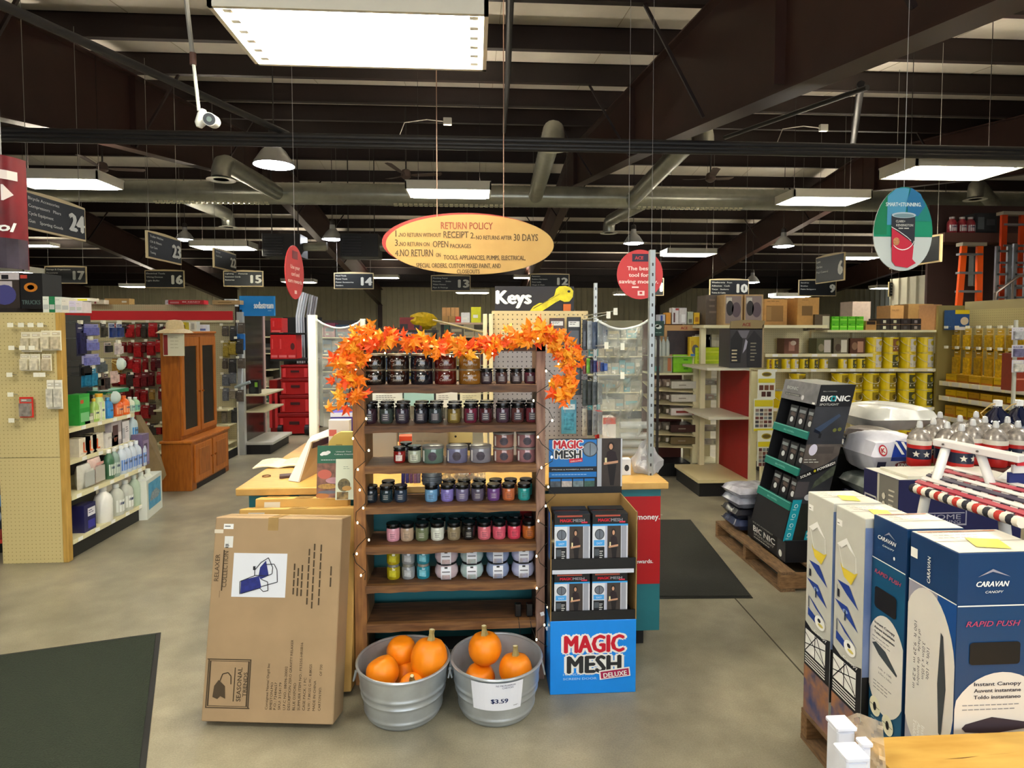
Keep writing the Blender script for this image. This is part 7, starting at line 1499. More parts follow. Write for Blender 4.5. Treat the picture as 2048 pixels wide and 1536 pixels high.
ncart('navy carton beneath the lidded one behind the webbed chair', 2.0, 2.62, 2.43, 2.98, .12, .498, lambda a, b, W, D_, H: (b.rect(W * .1, H * .6, W * .9, H * .12, M('a8a4b0', .5)), a.ell(D_ * .3, H * .7, .03, .05, WHITE, 2)))
sbox('silver_book_stack', 'flat white wrapped cartons lying on the navy carton', 'box', 1815, 1960, 950, 962, 2.76, .2, M('d8d4c4', .3, noise=.1, nscale=12, bump=.3), None, z0=c1_.z + .001)
# beverage dispensers with stars
YD_ = 3.2; zD_ = .87
tb = thing('display_table', 'dark display table under the star-printed dispensers', 'table', (2.72, 3.05, 0)); G().box(2.64, 3.02, zD_ - .06 - .03, 4.2, 3.95, zD_ - .06, M('4c2c24', .6)).build('table_top', tb, world=True)
for x, y in ((2.7, 3.08), (4.1, 3.08), (2.7, 3.88), (4.1, 3.88)): G().box(x, y, 0, x + .04, y + .04, zD_ - .09, DARKM).build('leg', tb, world=True)
dred = M('b82420', .3); dblu = M('20263c', .3); dglass = clear_mat('b0a898', .5, .08); dtop = M('dcd4c4', .4); fol = M('948c84', .25, .2, noise=.4, nscale=40)
disp0 = None
DP = [(1838, 3.15), (1865, 3.25), (1893, 3.12), (1918, 3.35), (1944, 3.2), (1922, 3.03), (1968, 3.3), (1990, 3.12), (2013, 3.28), (2034, 3.12), (1878, 3.5), (1950, 3.5)]
for k, (px, Y) in enumerate(DP):
    x = A(px, 900, Y).x; lb_ = 'lidded star-spangled drink jar with white knob, %s' % (ORD[k] if k < 10 else ['in the back line, left', 'in the back line, right'][k - 10]); h = .27
    if disp0 is None:
        t = thing('drink_jar', lb_, 'jar', (x, Y, zD_ - .058)); disp0 = t; r = .057
        G().lathe([(r * .9, 0), (r, .01), (r, .045)], dred, 20).build('lower_band', t, smooth=True); G().lathe([(r, .045), (r, .1)], dblu, 20, caps=False).build('blue_band', t, smooth=True); G().lathe([(r, .1), (r, .12)], dred, 20, caps=False).build('upper_band', t, smooth=True); G().lathe([(r * 1.01, .12), (r * 1.02, .145)], dtop, 20, caps=False).build('rim_band', t, smooth=True)
        G().lathe([(r, .145), (r * .86, .172), (r * .55, .198), (r * .25, .21)], fol, 20).build('dome_lid', t, smooth=True); G().lathe([(r * .2, .205), (r * .28, .218), (r * .2, .243), (r * .02, .247)], M('d8d8d8', .3), 12).build('knob', t, smooth=True)
        g = G()
        for a0 in (-50, 0, 50):
            pts_ = [(.019 * (1 if q % 2 == 0 else .42) * math.sin(math.pi * q / 5), .019 * (1 if q % 2 == 0 else .42) * math.cos(math.pi * q / 5)) for q in range(10)]
            g.add([((r * 1.02) * math.sin(R(a0) + a / r), -(r * 1.02) * math.cos(R(a0) + a / r), .072 + b) for a, b in [(0, 0)] + pts_], [(0, 1 + i, 1 + (i + 1) % 10) for i in range(10)], dtop)
        g.build('star_print', t, recalc=False)
    else: dup(disp0, (x, Y, zD_ - .058), .35 * (k % 3) - .3, lb_)
# dark demijohns behind
for k, (px, Y) in enumerate(((1992, 3.6), (2034, 3.6))):
    x = A(px, 900, Y).x; t = thing('dark_jug', 'dark blue glass jug with white cap behind the star jars, %s' % ('left' if k == 0 else 'right'), 'jug', (x, Y, zD_ - .058)); G().lathe([(.08, 0), (.085, .02), (.085, .16), (.06, .21), (.025, .25), (.022, .27)], M('0c1430', .1, coat=1, noise=.3, nscale=10), 20).build('jug_body', t, smooth=True); G().lathe([(.025, .265), (.025, .3), (.02, .302)], WHITE, 12).build('cap', t); G().tube([(-.075, 0, .17), (-.11, 0, .22), (-.05, 0, .27), (.0, -.01, .285)], .004, M('c8a868', .5), 6).build('cord_handle', t)
# webbed lawn chair on a stand
ch = thing('webbed_lawn_chair', 'white folding chair with red, white and navy striped webbing', 'chair', (1.9, 1.9, .0)); cwh = M('d8d8d4', .35); zS = A(1830, 975, 2.05).z
s0, s1, s2 = A(1826, 976, 2.08), A(2045, 1046, 1.62), A(2140, 960, 2.2)
def bar(p, q, r, m, nm, n=10): G().tube([p, q], r, m, n).build(nm, ch, smooth=True, world=True)
cols_ = [M('23232e', .6), M('e4dccc', .6), M('b82c20', .6), M('e4dccc', .6)]
Np = 22; dirv = (s1 - s0)
for k in range(Np):
    a, b = s0 + dirv * (k / Np), s0 + dirv * ((k + 1) / Np); G().tube([a, b - dirv * .002], .0165, cols_[k % 4], 10).build('wrapped_webbing', ch, smooth=True, world=True)
wb = [M('d8d0cc', .6), M('a83444', .6), M('d8d0cc', .6), M('3c3448', .6)]
back = Vector((.34, .28, .0)); side = dirv
for k in range(14):
    a = s0 + dirv * ((k + .1) / 14) + Z3 * .012; b = a + back + Vector((0, 0, .0)); d_ = dirv * (.85 / 14); g = G(); g.add([a, a + d_, b + d_, b, a + Z3 * .003, a + d_ + Z3 * .003, b + d_ + Z3 * .003, b + Z3 * .003], [(0, 3, 2, 1), (4, 5, 6, 7), (0, 1, 5, 4), (1, 2, 6, 5), (2, 3, 7, 6), (3, 0, 4, 7)], wb[k % 4]).build('seat_strap', ch, world=True)
for k in range(6):
    a = s0 + back * ((k + .3) / 6) + Z3 * .017; d_ = back * (.1); g = G(); b = a + dirv; g.add([a, b, b + d_, a + d_, a + Z3 * .003, b + Z3 * .003, b + d_ + Z3 * .003, a + d_ + Z3 * .003], [(0, 3, 2, 1), (4, 5, 6, 7), (0, 1, 5, 4), (1, 2, 6, 5), (2, 3, 7, 6), (3, 0, 4, 7)], wb[(k + 1) % 4]).build('cross_strap', ch, world=True)
# arm and legs
p0, p1 = A(1872, 883, 2.2), A(2045, 918, 1.95)
dd = (p1 - p0).normalized(); pp = Vector((-dd.y, dd.x, 0)) * .025
g = G(); g.hexa([p0 - pp - Z3 * .013, p1 - pp - Z3 * .013, p1 + pp - Z3 * .013, p0 + pp - Z3 * .013, p0 - pp + Z3 * .013, p1 - pp + Z3 * .013, p1 + pp + Z3 * .013, p0 + pp + Z3 * .013], M('d4cfcc', .45)).build('arm_rest', ch, world=True, bevel=.003)
for f in (.14, .55):
    q = p0 + (p1 - p0) * f - pp * 1.02; G().tube([q, q - pp.normalized() * .004], .004, M('5c5450', .5), 8).build('screw', ch, world=True)
bar(A(1893, 892, 2.17), A(1868, 972, 2.12), .016, cwh, 'arm_post'); bar(A(1958, 900, 2.08), A(1984, 975, 2.02), .016, cwh, 'arm_post')
bar(A(1852, 990, 2.05), A(1842, 1040, 2.05), .016, cwh, 'leg'); q = A(1842, 1040, 2.05); bar(q, Vector((q.x - .12, q.y, .0 + .02)), .016, cwh, 'leg'); q = A(2008, 1040, 1.75); bar(q, Vector((q.x + .14, q.y, .02)), .016, cwh, 'leg')
bar(A(1990, 975, 2.05), A(2048, 930, 2.15), .02, cwh, 'back_strut'); q = A(1990, 975, 2.05); G().lathe([(.05, -.008), (.055, .0), (.02, .02)], M('c4ccd0', .3), 14, c=tuple(q)).build('hinge_plate', ch, smooth=True, world=True)
for k, (c_, y0, y1) in enumerate((('c82434', 915, 930), ('d8d4d0', 930, 945), ('202a68', 945, 975), ('d8d0cc', 975, 1000))):
    a, b = A(2030 - k * 6, y0, 2.0), A(2075, y1, 2.0); G().box(a.x, 1.99 + .004 * k, b.z, b.x, 2.0 + .004 * k, a.z, M(c_, .6)).build('back_strap', ch, world=True)
t = thing('care_leaflet', 'white leaflet lying on the striped chair seat', 'paper', tuple(A(1985, 1000, 1.95))); g = G(); g.grid([[A(1945, 1003, 1.9), A(1968, 985, 2.0) + Z3 * .02, A(2035, 1000, 1.92)], [A(1975, 1014, 1.82), A(2000, 1003, 1.85) + Z3 * .01, A(2048, 1010, 1.85)]], M('d8d4d4', .5)); g.build('leaflet_sheet', t, world=True, solid=.004)
# ================================================================ paint aisle at the right
YP = 6.4; shm = M('e6dfb8', .45)
ws = thing('stain_shelving', 'long cream shelving of yellow wood stain cans facing the camera', 'shelf', (2.6, YP, 0)); X0, X1 = A(1528, 700, YP).x, A(1935, 700, YP).x
G().box(X0, YP + .35, .0, X1, YP + .37, A(1700, 662, YP + .35).z, peg_mat('e0d6ac', 'b8ac80', rad=.12)).build('pegboard_back', ws, world=True)
SP = {}
for nm, x0, x1, y in (('a', 1530, 1745, 708), ('b', 1528, 1906, 738), ('c', 1528, 1906, 816), ('d', 1528, 1935, 893)):
    z = A(1700, y, YP).z; SP[nm] = z; a, b = A(x0, y, YP).x, A(x1, y, YP).x; G().box(a, YP, z - .02, b, YP + .35, z, shm).build('shelf_board', ws, world=True); G().box(a, YP - .006, z - .03, b, YP, z + .004, shm).build('price_rail', ws, world=True)
    for k in range(int((b - a) / .22)): G().box(a + .08 + .22 * k, YP - .008, z - .026, a + .14 + .22 * k, YP - .006, z, WHITE).build('price_tag', ws, world=True)
zt = A(1700, 660, YP).z; SP['t'] = zt; G().box(A(1655, 660, YP).x, YP, zt - .025, A(1928, 660, YP).x, YP + .35, zt, shm).build('shelf_board', ws, world=True)
for px in (1530, 1655, 1740, 1806, 1840): G().box(A(px, 700, YP).x - .012, YP + .3, .0, A(px, 700, YP).x + .012, YP + .34, zt, shm).build('upright', ws, world=True)
G().box(X0, YP + .02, 0, X1, YP + .35, .1, BLACK).build('kick_base', ws, world=True); G().box(X0, YP, .1, X1, YP + .35, .13, shm).build('shelf_board', ws, world=True)
yel = M('e8cc10', .35, noise=.06); lbs = {'w': M('d4d0c8', .5), 'g': M('4c4c28', .5), 'b': M('8c5c3c', .5), 'o': M('9c8414', .5)}
_CN = {}
def can(label, px, w_px, h_px, z, lab='g', Y=YP + .03, body='ecd00c', group=None):
    r = w_px / F * Y / 2; h = h_px / F * Y; key = (round(r, 3), round(h, 3), lab, body); x = A(px, 700, Y).x
    if key in _CN: return dup(_CN[key], (x, Y + r, z), None, label, group)
    t = thing('stain_can', label, 'can', (x, Y + r, z), group=group); _CN[key] = t
    G().lathe([(r, 0), (r, h * .02), (r * .97, h * .03), (r * .97, h * .93), (r, h * .94), (r, h * .97)], M(body, .35, noise=.06), 18).build('can_body', t, smooth=True)
    G().lathe([(r * .99, h * .965), (r * .99, h), (r * .85, h), (r * .84, h * .985), (.001, h * .985)], M('b8b4a4', .3, .6), 18).build('lid', t)
    g = G(); rr = r * 1.0; P_ = [[(rr * math.sin(R(a)), -rr * math.cos(R(a)), z_) for a in (-15, 10, 35, 60, 80)] for z_ in (h * .08, h * .88)]; g.grid(P_, lbs[lab])
    rr = r * 1.015; n = 14; cen = R(32); g.add([(rr * math.sin(cen), -rr * math.cos(cen), h * .62)] + [(rr * math.sin(cen + .5 * math.cos(q * 2 * math.pi / n)), -rr * math.cos(cen + .5 * math.cos(q * 2 * math.pi / n)), h * .62 + h * .15 * math.sin(q * 2 * math.pi / n)) for q in range(n)], [(0, 1 + i, 1 + (i + 1) % n) for i in range(n)], M('c8b010' if lab != 'o' else '5c4c14', .4))
    P_ = [[(rr * math.sin(R(a)), -rr * math.cos(R(a)), z_) for a in (-10, 30, 65)] for z_ in (h * .22, h * .32)]; g.grid(P_, M('e0dcd0' if lab != 'w' else 'b8b4b0', .5)); g.build('label', t, recalc=False)
    if r > .06: G().tube([(-r * 1.02 * math.cos(q), -r * 1.02 * abs(math.sin(q)) - .004, h * .78 - r * .85 * math.sin(q)) for q in [math.pi * i / 10 for i in range(11)]], .0028, M('e4e0cc', .35), 5).build('wire_handle', t, smooth=True)
    return t
rown = {'t1': 'upper gallon row', 't2': 'lower gallon row above the long shelf'}
# gallons above shelf b: two tiers
xs1 = [1756, 1790, 1825, 1860]
for k, px in enumerate(xs1):
    hg = 33; can('yellow wood stain gallon, lower tier on the long upper shelf, %s' % ORD[k], px, 31, hg, SP['b'], 'wgww'[k]); can('yellow wood stain gallon, upper tier on the long upper shelf, %s' % ORD[k], px, 31, hg, SP['b'] + hg / F * (YP + .03), 'wbww'[k])
for k, px in enumerate((1893, 1922)): can('yellow wood stain gallon with dark label beside the pegboard gap, %s' % ('left' if k == 0 else 'right'), px, 27, 31, SP['b'], 'g')
for k, px in enumerate((1541, 1552, 1576, 1593, 1612, 1632, 1652, 1690, 1709, 1727)): can('small yellow quart can on the long upper shelf, %s' % ORD[k], px, 17 if k else 10, 21, SP['b'], 'bgwwggwwgg'[k])
# shelf c: two tiers of wider buckets
for k, px in enumerate((1604, 1690, 1718, 1752, 1786, 1825, 1861, 1893)):
    if px > 1640: can('wide yellow stain pail, lower tier on the middle shelf, %s' % ORD[k - 1], px, 33, 36, SP['c'], 'oooooggg'[k])
    can('wide yellow stain pail, %s' % ('standing alone at the left of the middle shelf' if k == 0 else 'upper tier on the middle shelf, %s' % ORD[k - 1]), px, 33, 36, SP['c'] + (36 / F * (YP + .03) if px > 1640 else 34 / F * YP * 0 + 36 / F * (YP + .03)), 'oooooggg'[k])
can('wide yellow stain pail under the lone one at the left of the middle shelf', 1604, 33, 36, SP['c'], 'o'); can('wide yellow stain pail at the left end of the middle shelf', 1570, 33, 36, SP['c'], 'o')
for k, px in enumerate((1541, 1562, 1583, 1700, 1730, 1760, 1795, 1822, 1855, 1885)): can('yellow can on the lowest visible shelf of the stain aisle, %s' % ORD[k], px, 19 if k < 3 else 28, 32, SP['d'], 'oog' 'gggbggb'[k:k+1] if False else 'oogggggbgb'[k])
# shelf a: picture boxes
for k, (px, body, art) in enumerate(((1585, '6c4434', [(.3, .2, .4, .6, 'a87868'), ('e', .6, .7, .2, .15, 'c8b8a8')]), (1650, '5c5c3c', [(.5, .1, .45, .8, 'c8c0b8'), ('e', .3, .4, .2, .25, '8c8468')]), (1684, '6c6450', [(.5, .1, .4, .8, 'd8d4c4'), ('e', .3, .4, .2, .25, '4c3c30')]), (1717, '5c3828', [(.5, .1, .4, .7, 'b88c74'), ('e', .3, .5, .2, .25, '8c6c54')]))):
    prod('picture_pail_box', 'square picture-printed stain pail on the small upper shelf, %s' % ORD[k], 'pail', (A(px, 700, YP + .02).x, YP + .04, SP['a']), .165, .16, .17, body, art)
G().box(A(1532, 680, YP).x, YP + .3, SP['a'], A(1635, 680, YP).x, YP + .31, A(1600, 655, YP).z, peg_mat('e0d6ac', 'b8ac80', rad=.12)).build('pegboard_strip', ws, world=True)
prod('picture_pail_box', 'square picture-printed pail on the topmost shelf beside the green boxes', 'pail', (A(1651, 650, YP).x, YP + .06, zt), .17, .16, .17, '5c4c38', [(.5, .1, .45, .8, 'c8c4a8')])
for k in range(8): prod('green_box', 'bright green carton on the topmost stain shelf, %s row, %s' % ('lower' if k < 4 else 'upper', ORD[k % 4]), 'box', (A(1676 + (k % 4) * 16.5, 650, YP).x, YP + .05, zt + (.075 if k > 3 else .0)), .083, .15, .073, '5cc41c', [(.05, .4, .9, .2, '94e050'), (.1, .75, .3, .15, '3c9414')])
# carton row on top
for k, (x0, x1, y0, y1, Y, body, art, lb_) in enumerate(((1411, 1445, 590, 648, 6.2, '5c5044', [('l', .2, .8, .6, 3, .2, '7c6c60')], 'dark taupe carton at the left end of the top row'), (1448, 1486, 589, 645, 6.0, 'b89868', [(.06, .05, .86, .9, '8c7c78'), ('e', .65, .5, .25, .25, '5c4c54'), ('e', .3, .55, .2, .25, '2c2828'), (.1, .7, .3, .2, 'c8c4b8')], 'tan carton with mixer picture in the top row, left of two'), (1488, 1527, 589, 645, 6.0, 'b89868', [(.06, .05, .86, .9, '8c7c78'), ('e', .65, .5, .25, .25, '5c4c54'), ('e', .3, .55, .2, .25, '2c2828'), (.1, .7, .3, .2, 'c8c4b8')], 'tan carton with mixer picture in the top row, right of two'), (1528, 1575, 598, 645, 6.6, 'bf8f50', [(.08, .15, .75, .6, '8c6838'), (.1, .2, .2, .5, 'a07c48'), ('l', .1, .9, .7, 1, .08, '8c6838')], 'brown carton with bench picture in the top row'), (1576, 1594, 598, 648, 6.8, 'a87c44', [], 'plain side of a brown carton in the top row'), (1594, 1639, 595, 648, 6.5, 'bf9050', [(.2, .35, .5, .35, '7c5c30'), ('l', .2, .9, .5, 1, .06, '8c6838')], 'brown carton with small bench picture in the top row'), (1704, 1742, 603, 640, 7.2, 'b0a098', [('l', .1, .2, .6, 2, .1, '8c7c78')], 'taupe carton behind the bright green boxes'), (1780, 1808, 611, 640, 7.0, 'a47c4c', [('l', .1, .8, .7, 1, .08, '7c5c38')], 'small brown carton on the top of the stain shelving'), (1815, 1868, 608, 652, 7.0, '8c6c40', [(.4, .2, .03, .6, '6c5030')], 'large brown carton on the top of the stain shelving'), (1869, 1884, 609, 660, 6.5, 'a87c58', [(.2, .7, .6, .2, 'd8d0d4')], 'tall narrow tan carton with white tag, one of a pair on top'))):
    a, b = A(x0, y1, Y), A(x1, y0, Y); zz = zt if x0 >= 1655 else 1.6; prod('top_carton', lb_, 'box', ((a.x + b.x) / 2, Y, zz), (b.x - a.x) * .98, .25, b.z - zz, body, art)
tp = thing('top_board', 'cream board carrying the row of cartons above the paint aisle end', 'shelf', (3, 6, 1.5)); G().box(A(1408, 650, 5.98).x, 5.98, 1.57, A(1655, 650, 5.98).x, 7.1, 1.6, shm).build('board', tp, world=True)
for x, y in ((A(1410, 650, 6).x, 6.1), (A(1650, 650, 6.1).x, 6.9)): G().box(x, y, 0, x + .05, y + .05, 1.57, shm).build('upright', tp, world=True)
for k in range(4): 
    for j in range(2): prod('dark_flat_pack', 'dark flat pack on top of the stain shelving, %s tier, %s' % ('lower' if j == 0 else 'upper', ORD[k]), 'box', (A(1776 + k * 21, 650, YP).x, YP + .05, zt + .065 * j), .11, .2, .06, '241c20', [(.3, .2, .3, .5, ['c8c8b8', 'b8b89c', '3c3840', '8c8484'][k])])
for k, px in enumerate((1890, 1900, 1909)): prod('cream_roll_pack', 'cream upright pack on top of the stain shelving, %s' % ORD[k], 'packet', (A(px, 650, YP).x, YP + .06, zt), .045, .1, .14, 'd8ccac', [(.1, .1, .3, .8, '8c6450')])
prod('filter_box', 'blue and yellow box with a round picture beside the pegboard corner', 'box', (A(1924, 650, 6.2).x, 6.2, zt), .16, .15, A(1924, 620, 6.2).z - zt, '1c4c88', [(.0, .8, 1, .2, 'e0c410'), ('e', .65, .45, .28, .2, 'd8c4a8'), (.0, .0, .9, .15, 'dcdce0')])
prod('open_tan_box', 'small open brown box beside the bright green boxes', 'box', (A(1748, 650, YP).x, YP + .05, zt), .12, .12, .1, 'a07844', [(.1, .6, .8, .35, '2c1c10')])
# wall mezzanine with ladders far right
lo = M('e05410', .4); al = M('b8bcc4', .3, .8)
mz = thing('ladder_platform', 'high platform edge carrying ladders at the upper right', 'platform', (7, 8.6, 0)); zm = A(1950, 640, 8.6).z; G().box(A(1895, 640, 8.6).x, 8.5, zm - .08, 9.8, 9.6, zm, M('a49c88', .6)).build('platform_deck', mz, world=True)
for x in (A(1900, 640, 8.6).x, 8.2, 9.6): G().box(x, 8.9, 0, x + .1, 9.0, zm - .08, M('8c8878', .6)).build('platform_post', mz, world=True)
def ladder(label, x0, x1, y0, y1, Y, col, n=5, flare=0, side=None):
    a, b = A(x0, y1, Y), A(x1, y0, Y); H = b.z - zm; W = b.x - a.x; t = thing('step_ladder', label, 'ladder', (a.x, Y, zm))
    for s, c_ in ((0, col), (1, col)):
        xb = 0 if s == 0 else W; xt = flare if s == 0 else W - flare * .3; G().hexa([(xb, 0, 0), (xb + .09, 0, 0), (xb + .09, .04, 0), (xb, .04, 0), (xt, 0, H), (xt + .09, 0, H), (xt + .09, .04, H), (xt, .04, H)], c_).build('ladder_rail', t)
    for k in range(n): z = H * (k + .5) / n; G().box(.03, -.01, z, W + .06, .07, z + .03, al).build('ladder_step', t)
    G().box(flare - .01, -.03, H, W + .1, .1, H + .05, M('8c8478', .5)).build('top_cap', t)
    return t
ladder('orange fibreglass step ladder left of the others on the platform', 1912, 1958, 492, 616, 8.7, lo, 4, .06); ladder('tall orange step ladder reaching out of view at the right edge', 2000, 2042, 430, 560, 8.9, M('b8380c', .4), 5, .0); 
for k, (x0, y0) in enumerate(((1983, 493), (2018, 488))):
    a, b = A(x0, 612, 8.65), A(x0 + 14, y0, 8.65); t = thing('aluminium_ladder', 'silver aluminium ladder between the orange ladders, %s' % ('left' if k == 0 else 'right'), 'ladder', (a.x, 8.6, zm))
    for s in (0, 1): G().box(s * .18, 0, 0, s * .18 + .06, .03, b.z - zm, al).build('ladder_rail', t)
    for q in range(6): G().box(.03, 0, .15 + q * .17, .2, .04, .18 + q * .17, al).build('ladder_rung', t)
hr = thing('stair_rail', 'metal stair handrail rising in front of the ladders', 'railing', (6.9, 8.45, zm)); G().tube([A(1988, 612, 8.45), A(1993, 585, 8.45), A(2038, 552, 8.45), A(2100, 545, 8.45)], .02, M('7c7068', .3, .6), 8).build('handrail', hr, world=True, smooth=True)
for px in (1990, 2026): a = A(px, 585 if px < 2000 else 560, 8.45); G().tube([a, Vector((a.x, a.y, zm))], .015, M('7c7068', .3, .6), 6).build('baluster', hr, world=True)
hs = thing('high_shelf', 'dark high shelf with red bottles above the ladders', 'shelf', (7.6, 9.4, zm)); zh = A(1920, 466, 9.4).z; G().box(A(1885, 466, 9.4).x, 9.35, zh - .15, A(2048, 466, 9.4).x + .6, 9.75, zh, M('5c3c34', .6)).build('shelf_board', hs, world=True); G().box(A(1885, 466, 9.4).x, 9.7, zm, A(2048, 466, 9.4).x + .6, 9.75, zh + .5, M('3c2824', .6)).build('back_panel', hs, world=True)
for k, px in enumerate((1908, 1928, 1945)): bottle('dark red jug on the high shelf above the ladders, %s' % ORD[k], (A(px, 466, 9.4).x, 9.45, zh), .07, .26, '8c1c2c', 'b8b4b8', 'c8c4cc', neck=.5)
prod('dark_gear', 'dark boxed gear behind the ladders on the high shelf', 'box', (A(1972, 466, 9.4).x, 9.4, zh), .36, .25, .32, '2c3034', [(.1, .2, .3, .6, '5c6468'), (.5, .4, .4, .3, '484c50')]); prod('grey_coil', 'grey cable pack hanging between the ladders', 'packet', (A(1957, 500, 9.2).x, 9.2, zm + .55), .14, .1, .5, '5c6060', [(.2, .1, .2, .8, '7c8484')])
# perpendicular yellow gondola (faces the camera's left)
Xy = 5.05; yg = thing('sundries_gondola', 'cream gondola of yellow packs running toward the camera at the right', 'shelf', (Xy, 5.0, 0))
ya0, ya1 = 5.1, 6.38; zg = A(1960, 617, 5.9).z
G().box(Xy + .3, 4.6, 0, Xy + .33, ya1, zg, peg_mat('a89c6c', '6c6440', 'YZ', rad=.12)).build('pegboard_back', yg, world=True); G().box(Xy + .0, ya1, 0, Xy + .33, ya1 + .03, zg + .05, M('8c7c44', .6)).build('end_board', yg, world=True); G().box(Xy + .3, 4.6, zg, Xy + .34, ya1, zg + .09, M('988c64', .6)).build('top_band', yg, world=True)
yc = ['c8a010', 'd8b010', 'b88c10', 'c89c1c', 'a87c10']
for r_, (y, nm) in enumerate(((775, 'upper'), (808, 'second'), (852, 'third'), (898, 'lowest'))):
    z = A(1905, y, 5.6).z; G().box(Xy - .05 * 0, 4.6, z - .015, Xy + .3, ya1 - .05, z, shm).build('shelf_board', yg, world=True); G().box(Xy - .006, 4.6, z - .045, Xy, ya1 - .05, z + .005, shm).build('price_rail', yg, world=True)
    for k in range(13): G().box(Xy - .009, 4.63 + k * .13, z - .04, Xy - .006, 4.72 + k * .13, z, M('dcd8cc', .5)).build('price_tag', yg, world=True)
    for k in range(11):
        if (r_, k) in ((1, 3), (1, 1), (2, 2)): continue
        prod('yellow_pack', 'yellow sundries box, %s shelf of the cream gondola, %s from the near end' % (nm, ['first', 'second', 'third', 'fourth', 'fifth', 'sixth', 'seventh', 'eighth', 'ninth', 'tenth', 'eleventh'][k]), 'packet', (Xy + .02, 4.68 + k * .152, z + .001), .135, .2, (.085, .075, .12, .1)[r_], yc[(k + r_) % 5], [(.0, .0, 1, .25, ['a05c10', 'b86c14', '8c4c10'][k % 3]), ('l', .1, .7, .7, 1, .12, '6c5810')], '-x')
for r_, (py, h_) in enumerate(((655, .25), (700, .33))):
    hk = []
    for k in range(7):
        p = AX(1915 + k * 22, py, Xy + .12)
        if p.y < 4.2: continue
        hang('%s yellow hanging pack on the cream gondola pegboard, %s from the far end' % ('short' if r_ == 0 else 'tall', ['nearest' if False else 'first', 'second', 'third', 'fourth', 'fifth', 'sixth', 'seventh'][k]), Xy + .12, p.y, A(1960, py, 5.5).z, .085, h_, ['b08c18', 'c8a014', 'a07c10'][k % 3], ['c8b06c', 'd8a818'][r_], face='-x', d=.03); hk.append((Xy + .3, p.y, A(1960, py, 5.5).z))
    hooks(yg, hk, .3, '-x')
prod('red_pail_stack', 'dark red boxes at the right edge in front of the cream gondola', 'box', (A(2042, 760, 4.9).x, 4.88, A(2040, 782, 4.9).z), .12, .15, .32, '8c3420', [(.0, .3, 1, .04, 'c87860'), (.0, .65, 1, .04, 'c87860')])
rb_ = thing('wire_rack', 'wire hanging rack with clear dome packs at the right edge', 'rack', (A(2030, 700, 4.7).x, 4.7, 0)); G().tube([(0, 0, 0), (0, 0, A(2030, 640, 4.7).z)], .015, M('b8b8a8', .4), 8).build('pole', rb_)
for k, y in enumerate((655, 690, 720)): p = A(2036, y, 4.66); hang('clear and violet pack on the right edge rack, %s' % ['upper', 'middle', 'lower'][k], p.x, 4.66, p.z, .1, .1, ['a8a8a8', '6c6884', 'c8c4b8'][k], 'c8c4cc')

# ================================================================ red end cap and colour card strips
ec = thing('red_end_cap', 'empty cream end-cap shelving with deep red back panels', 'shelf', (2.53, 5.48, 0)); rdp = M('9c1014', .5, noise=.05); ex, ey0, ey1 = 2.53, 5.48, 6.15
ze = A(1500, 742, 5.5).z; G().box(ex, ey0, .16, ex + .02, ey1, ze, rdp).build('red_back_panel', ec, world=True); G().box(ex - .0, ey0 - .04, 0, ex + .06, ey0, ze, shm).build('near_upright', ec, world=True); G().box(ex - .02, ey1, 0, ex + .04, ey1 + .04, ze, shm).build('far_upright', ec, world=True)
G().box(ex - .45, ey0 + .02, 0, ex, ey1, .13, BLACK).build('kick_base', ec, world=True); G().box(ex - .47, ey0, .13, ex, ey1, .16, M('d8c898', .45)).build('base_shelf', ec, world=True)
for y, d in ((833, .38), (735, .4)): z = A(1510, y, 5.5).z; G().box(ex - d, ey0 + .0, z - .025, ex, ey1, z, M('cfc8b4', .45)).build('shelf_board', ec, world=True)
zb2 = A(1510, 735, 5.5).z
t = thing('knife_display', 'dark display box with arched tan header on the red end cap', 'display box', (A(1460, 735, 5.45).x, 5.46, zb2 + .001)); W = A(1531, 735, 5.46).x - A(1461, 735, 5.46).x; H = A(1500, 640, 5.46).z - zb2
G().box(0, 0, 0, W * .92, .25, H * .82, M('3a3638', .4)).build('box_body', t); G().prism([(0, H * .8), (W * .92, H * .8), (W, H * .98), (W * .7, H * 1.0), (W * .35, H * 1.0), (W * .03, H * .97)], 0, .02, M('8c7850', .6)).build('arched_header', t); G().box(W * .92, 0, 0, W * .97, .25, H * .9, M('a08c68', .6)).build('side_board', t)
Fc = Face((0, -.001, 0)); Fc.text('ACE', W * .46, H * .87, .03, M('7c2c1c', .5), 2, .05); Fc.poly([(W * .02, H * .1), (W * .3, H * .1), (W * .36, H * .6), (W * .18, H * .78), (W * .02, H * .6)], M('1c1a1c', .4), 2); Fc.poly([(W * .5, 0), (W * .88, 0), (W * .9, H * .6), (W * .68, H * .78), (W * .46, H * .55)], M('242226', .4), 2); Fc.poly([(W * .36, H * .3), (W * .44, H * .6), (W * .5, H * .55), (W * .46, H * .4)], M('a8a4b4', .4), 3); Fc.poly([(W * .22, H * .78), (W * .55, H * .78), (W * .46, H * .62), (W * .3, H * .62)], M('6c6870', .4), 2); Fc.lines(W * .05, H * .35, W * .2, 4, H * .07, .012, M('c8b894', .5), 4, jit=.2); Fc.lines(W * .58, H * .5, W * .22, 6, H * .07, .01, M('8c8470', .5), 4); Fc.build('box_print', t, world=False)
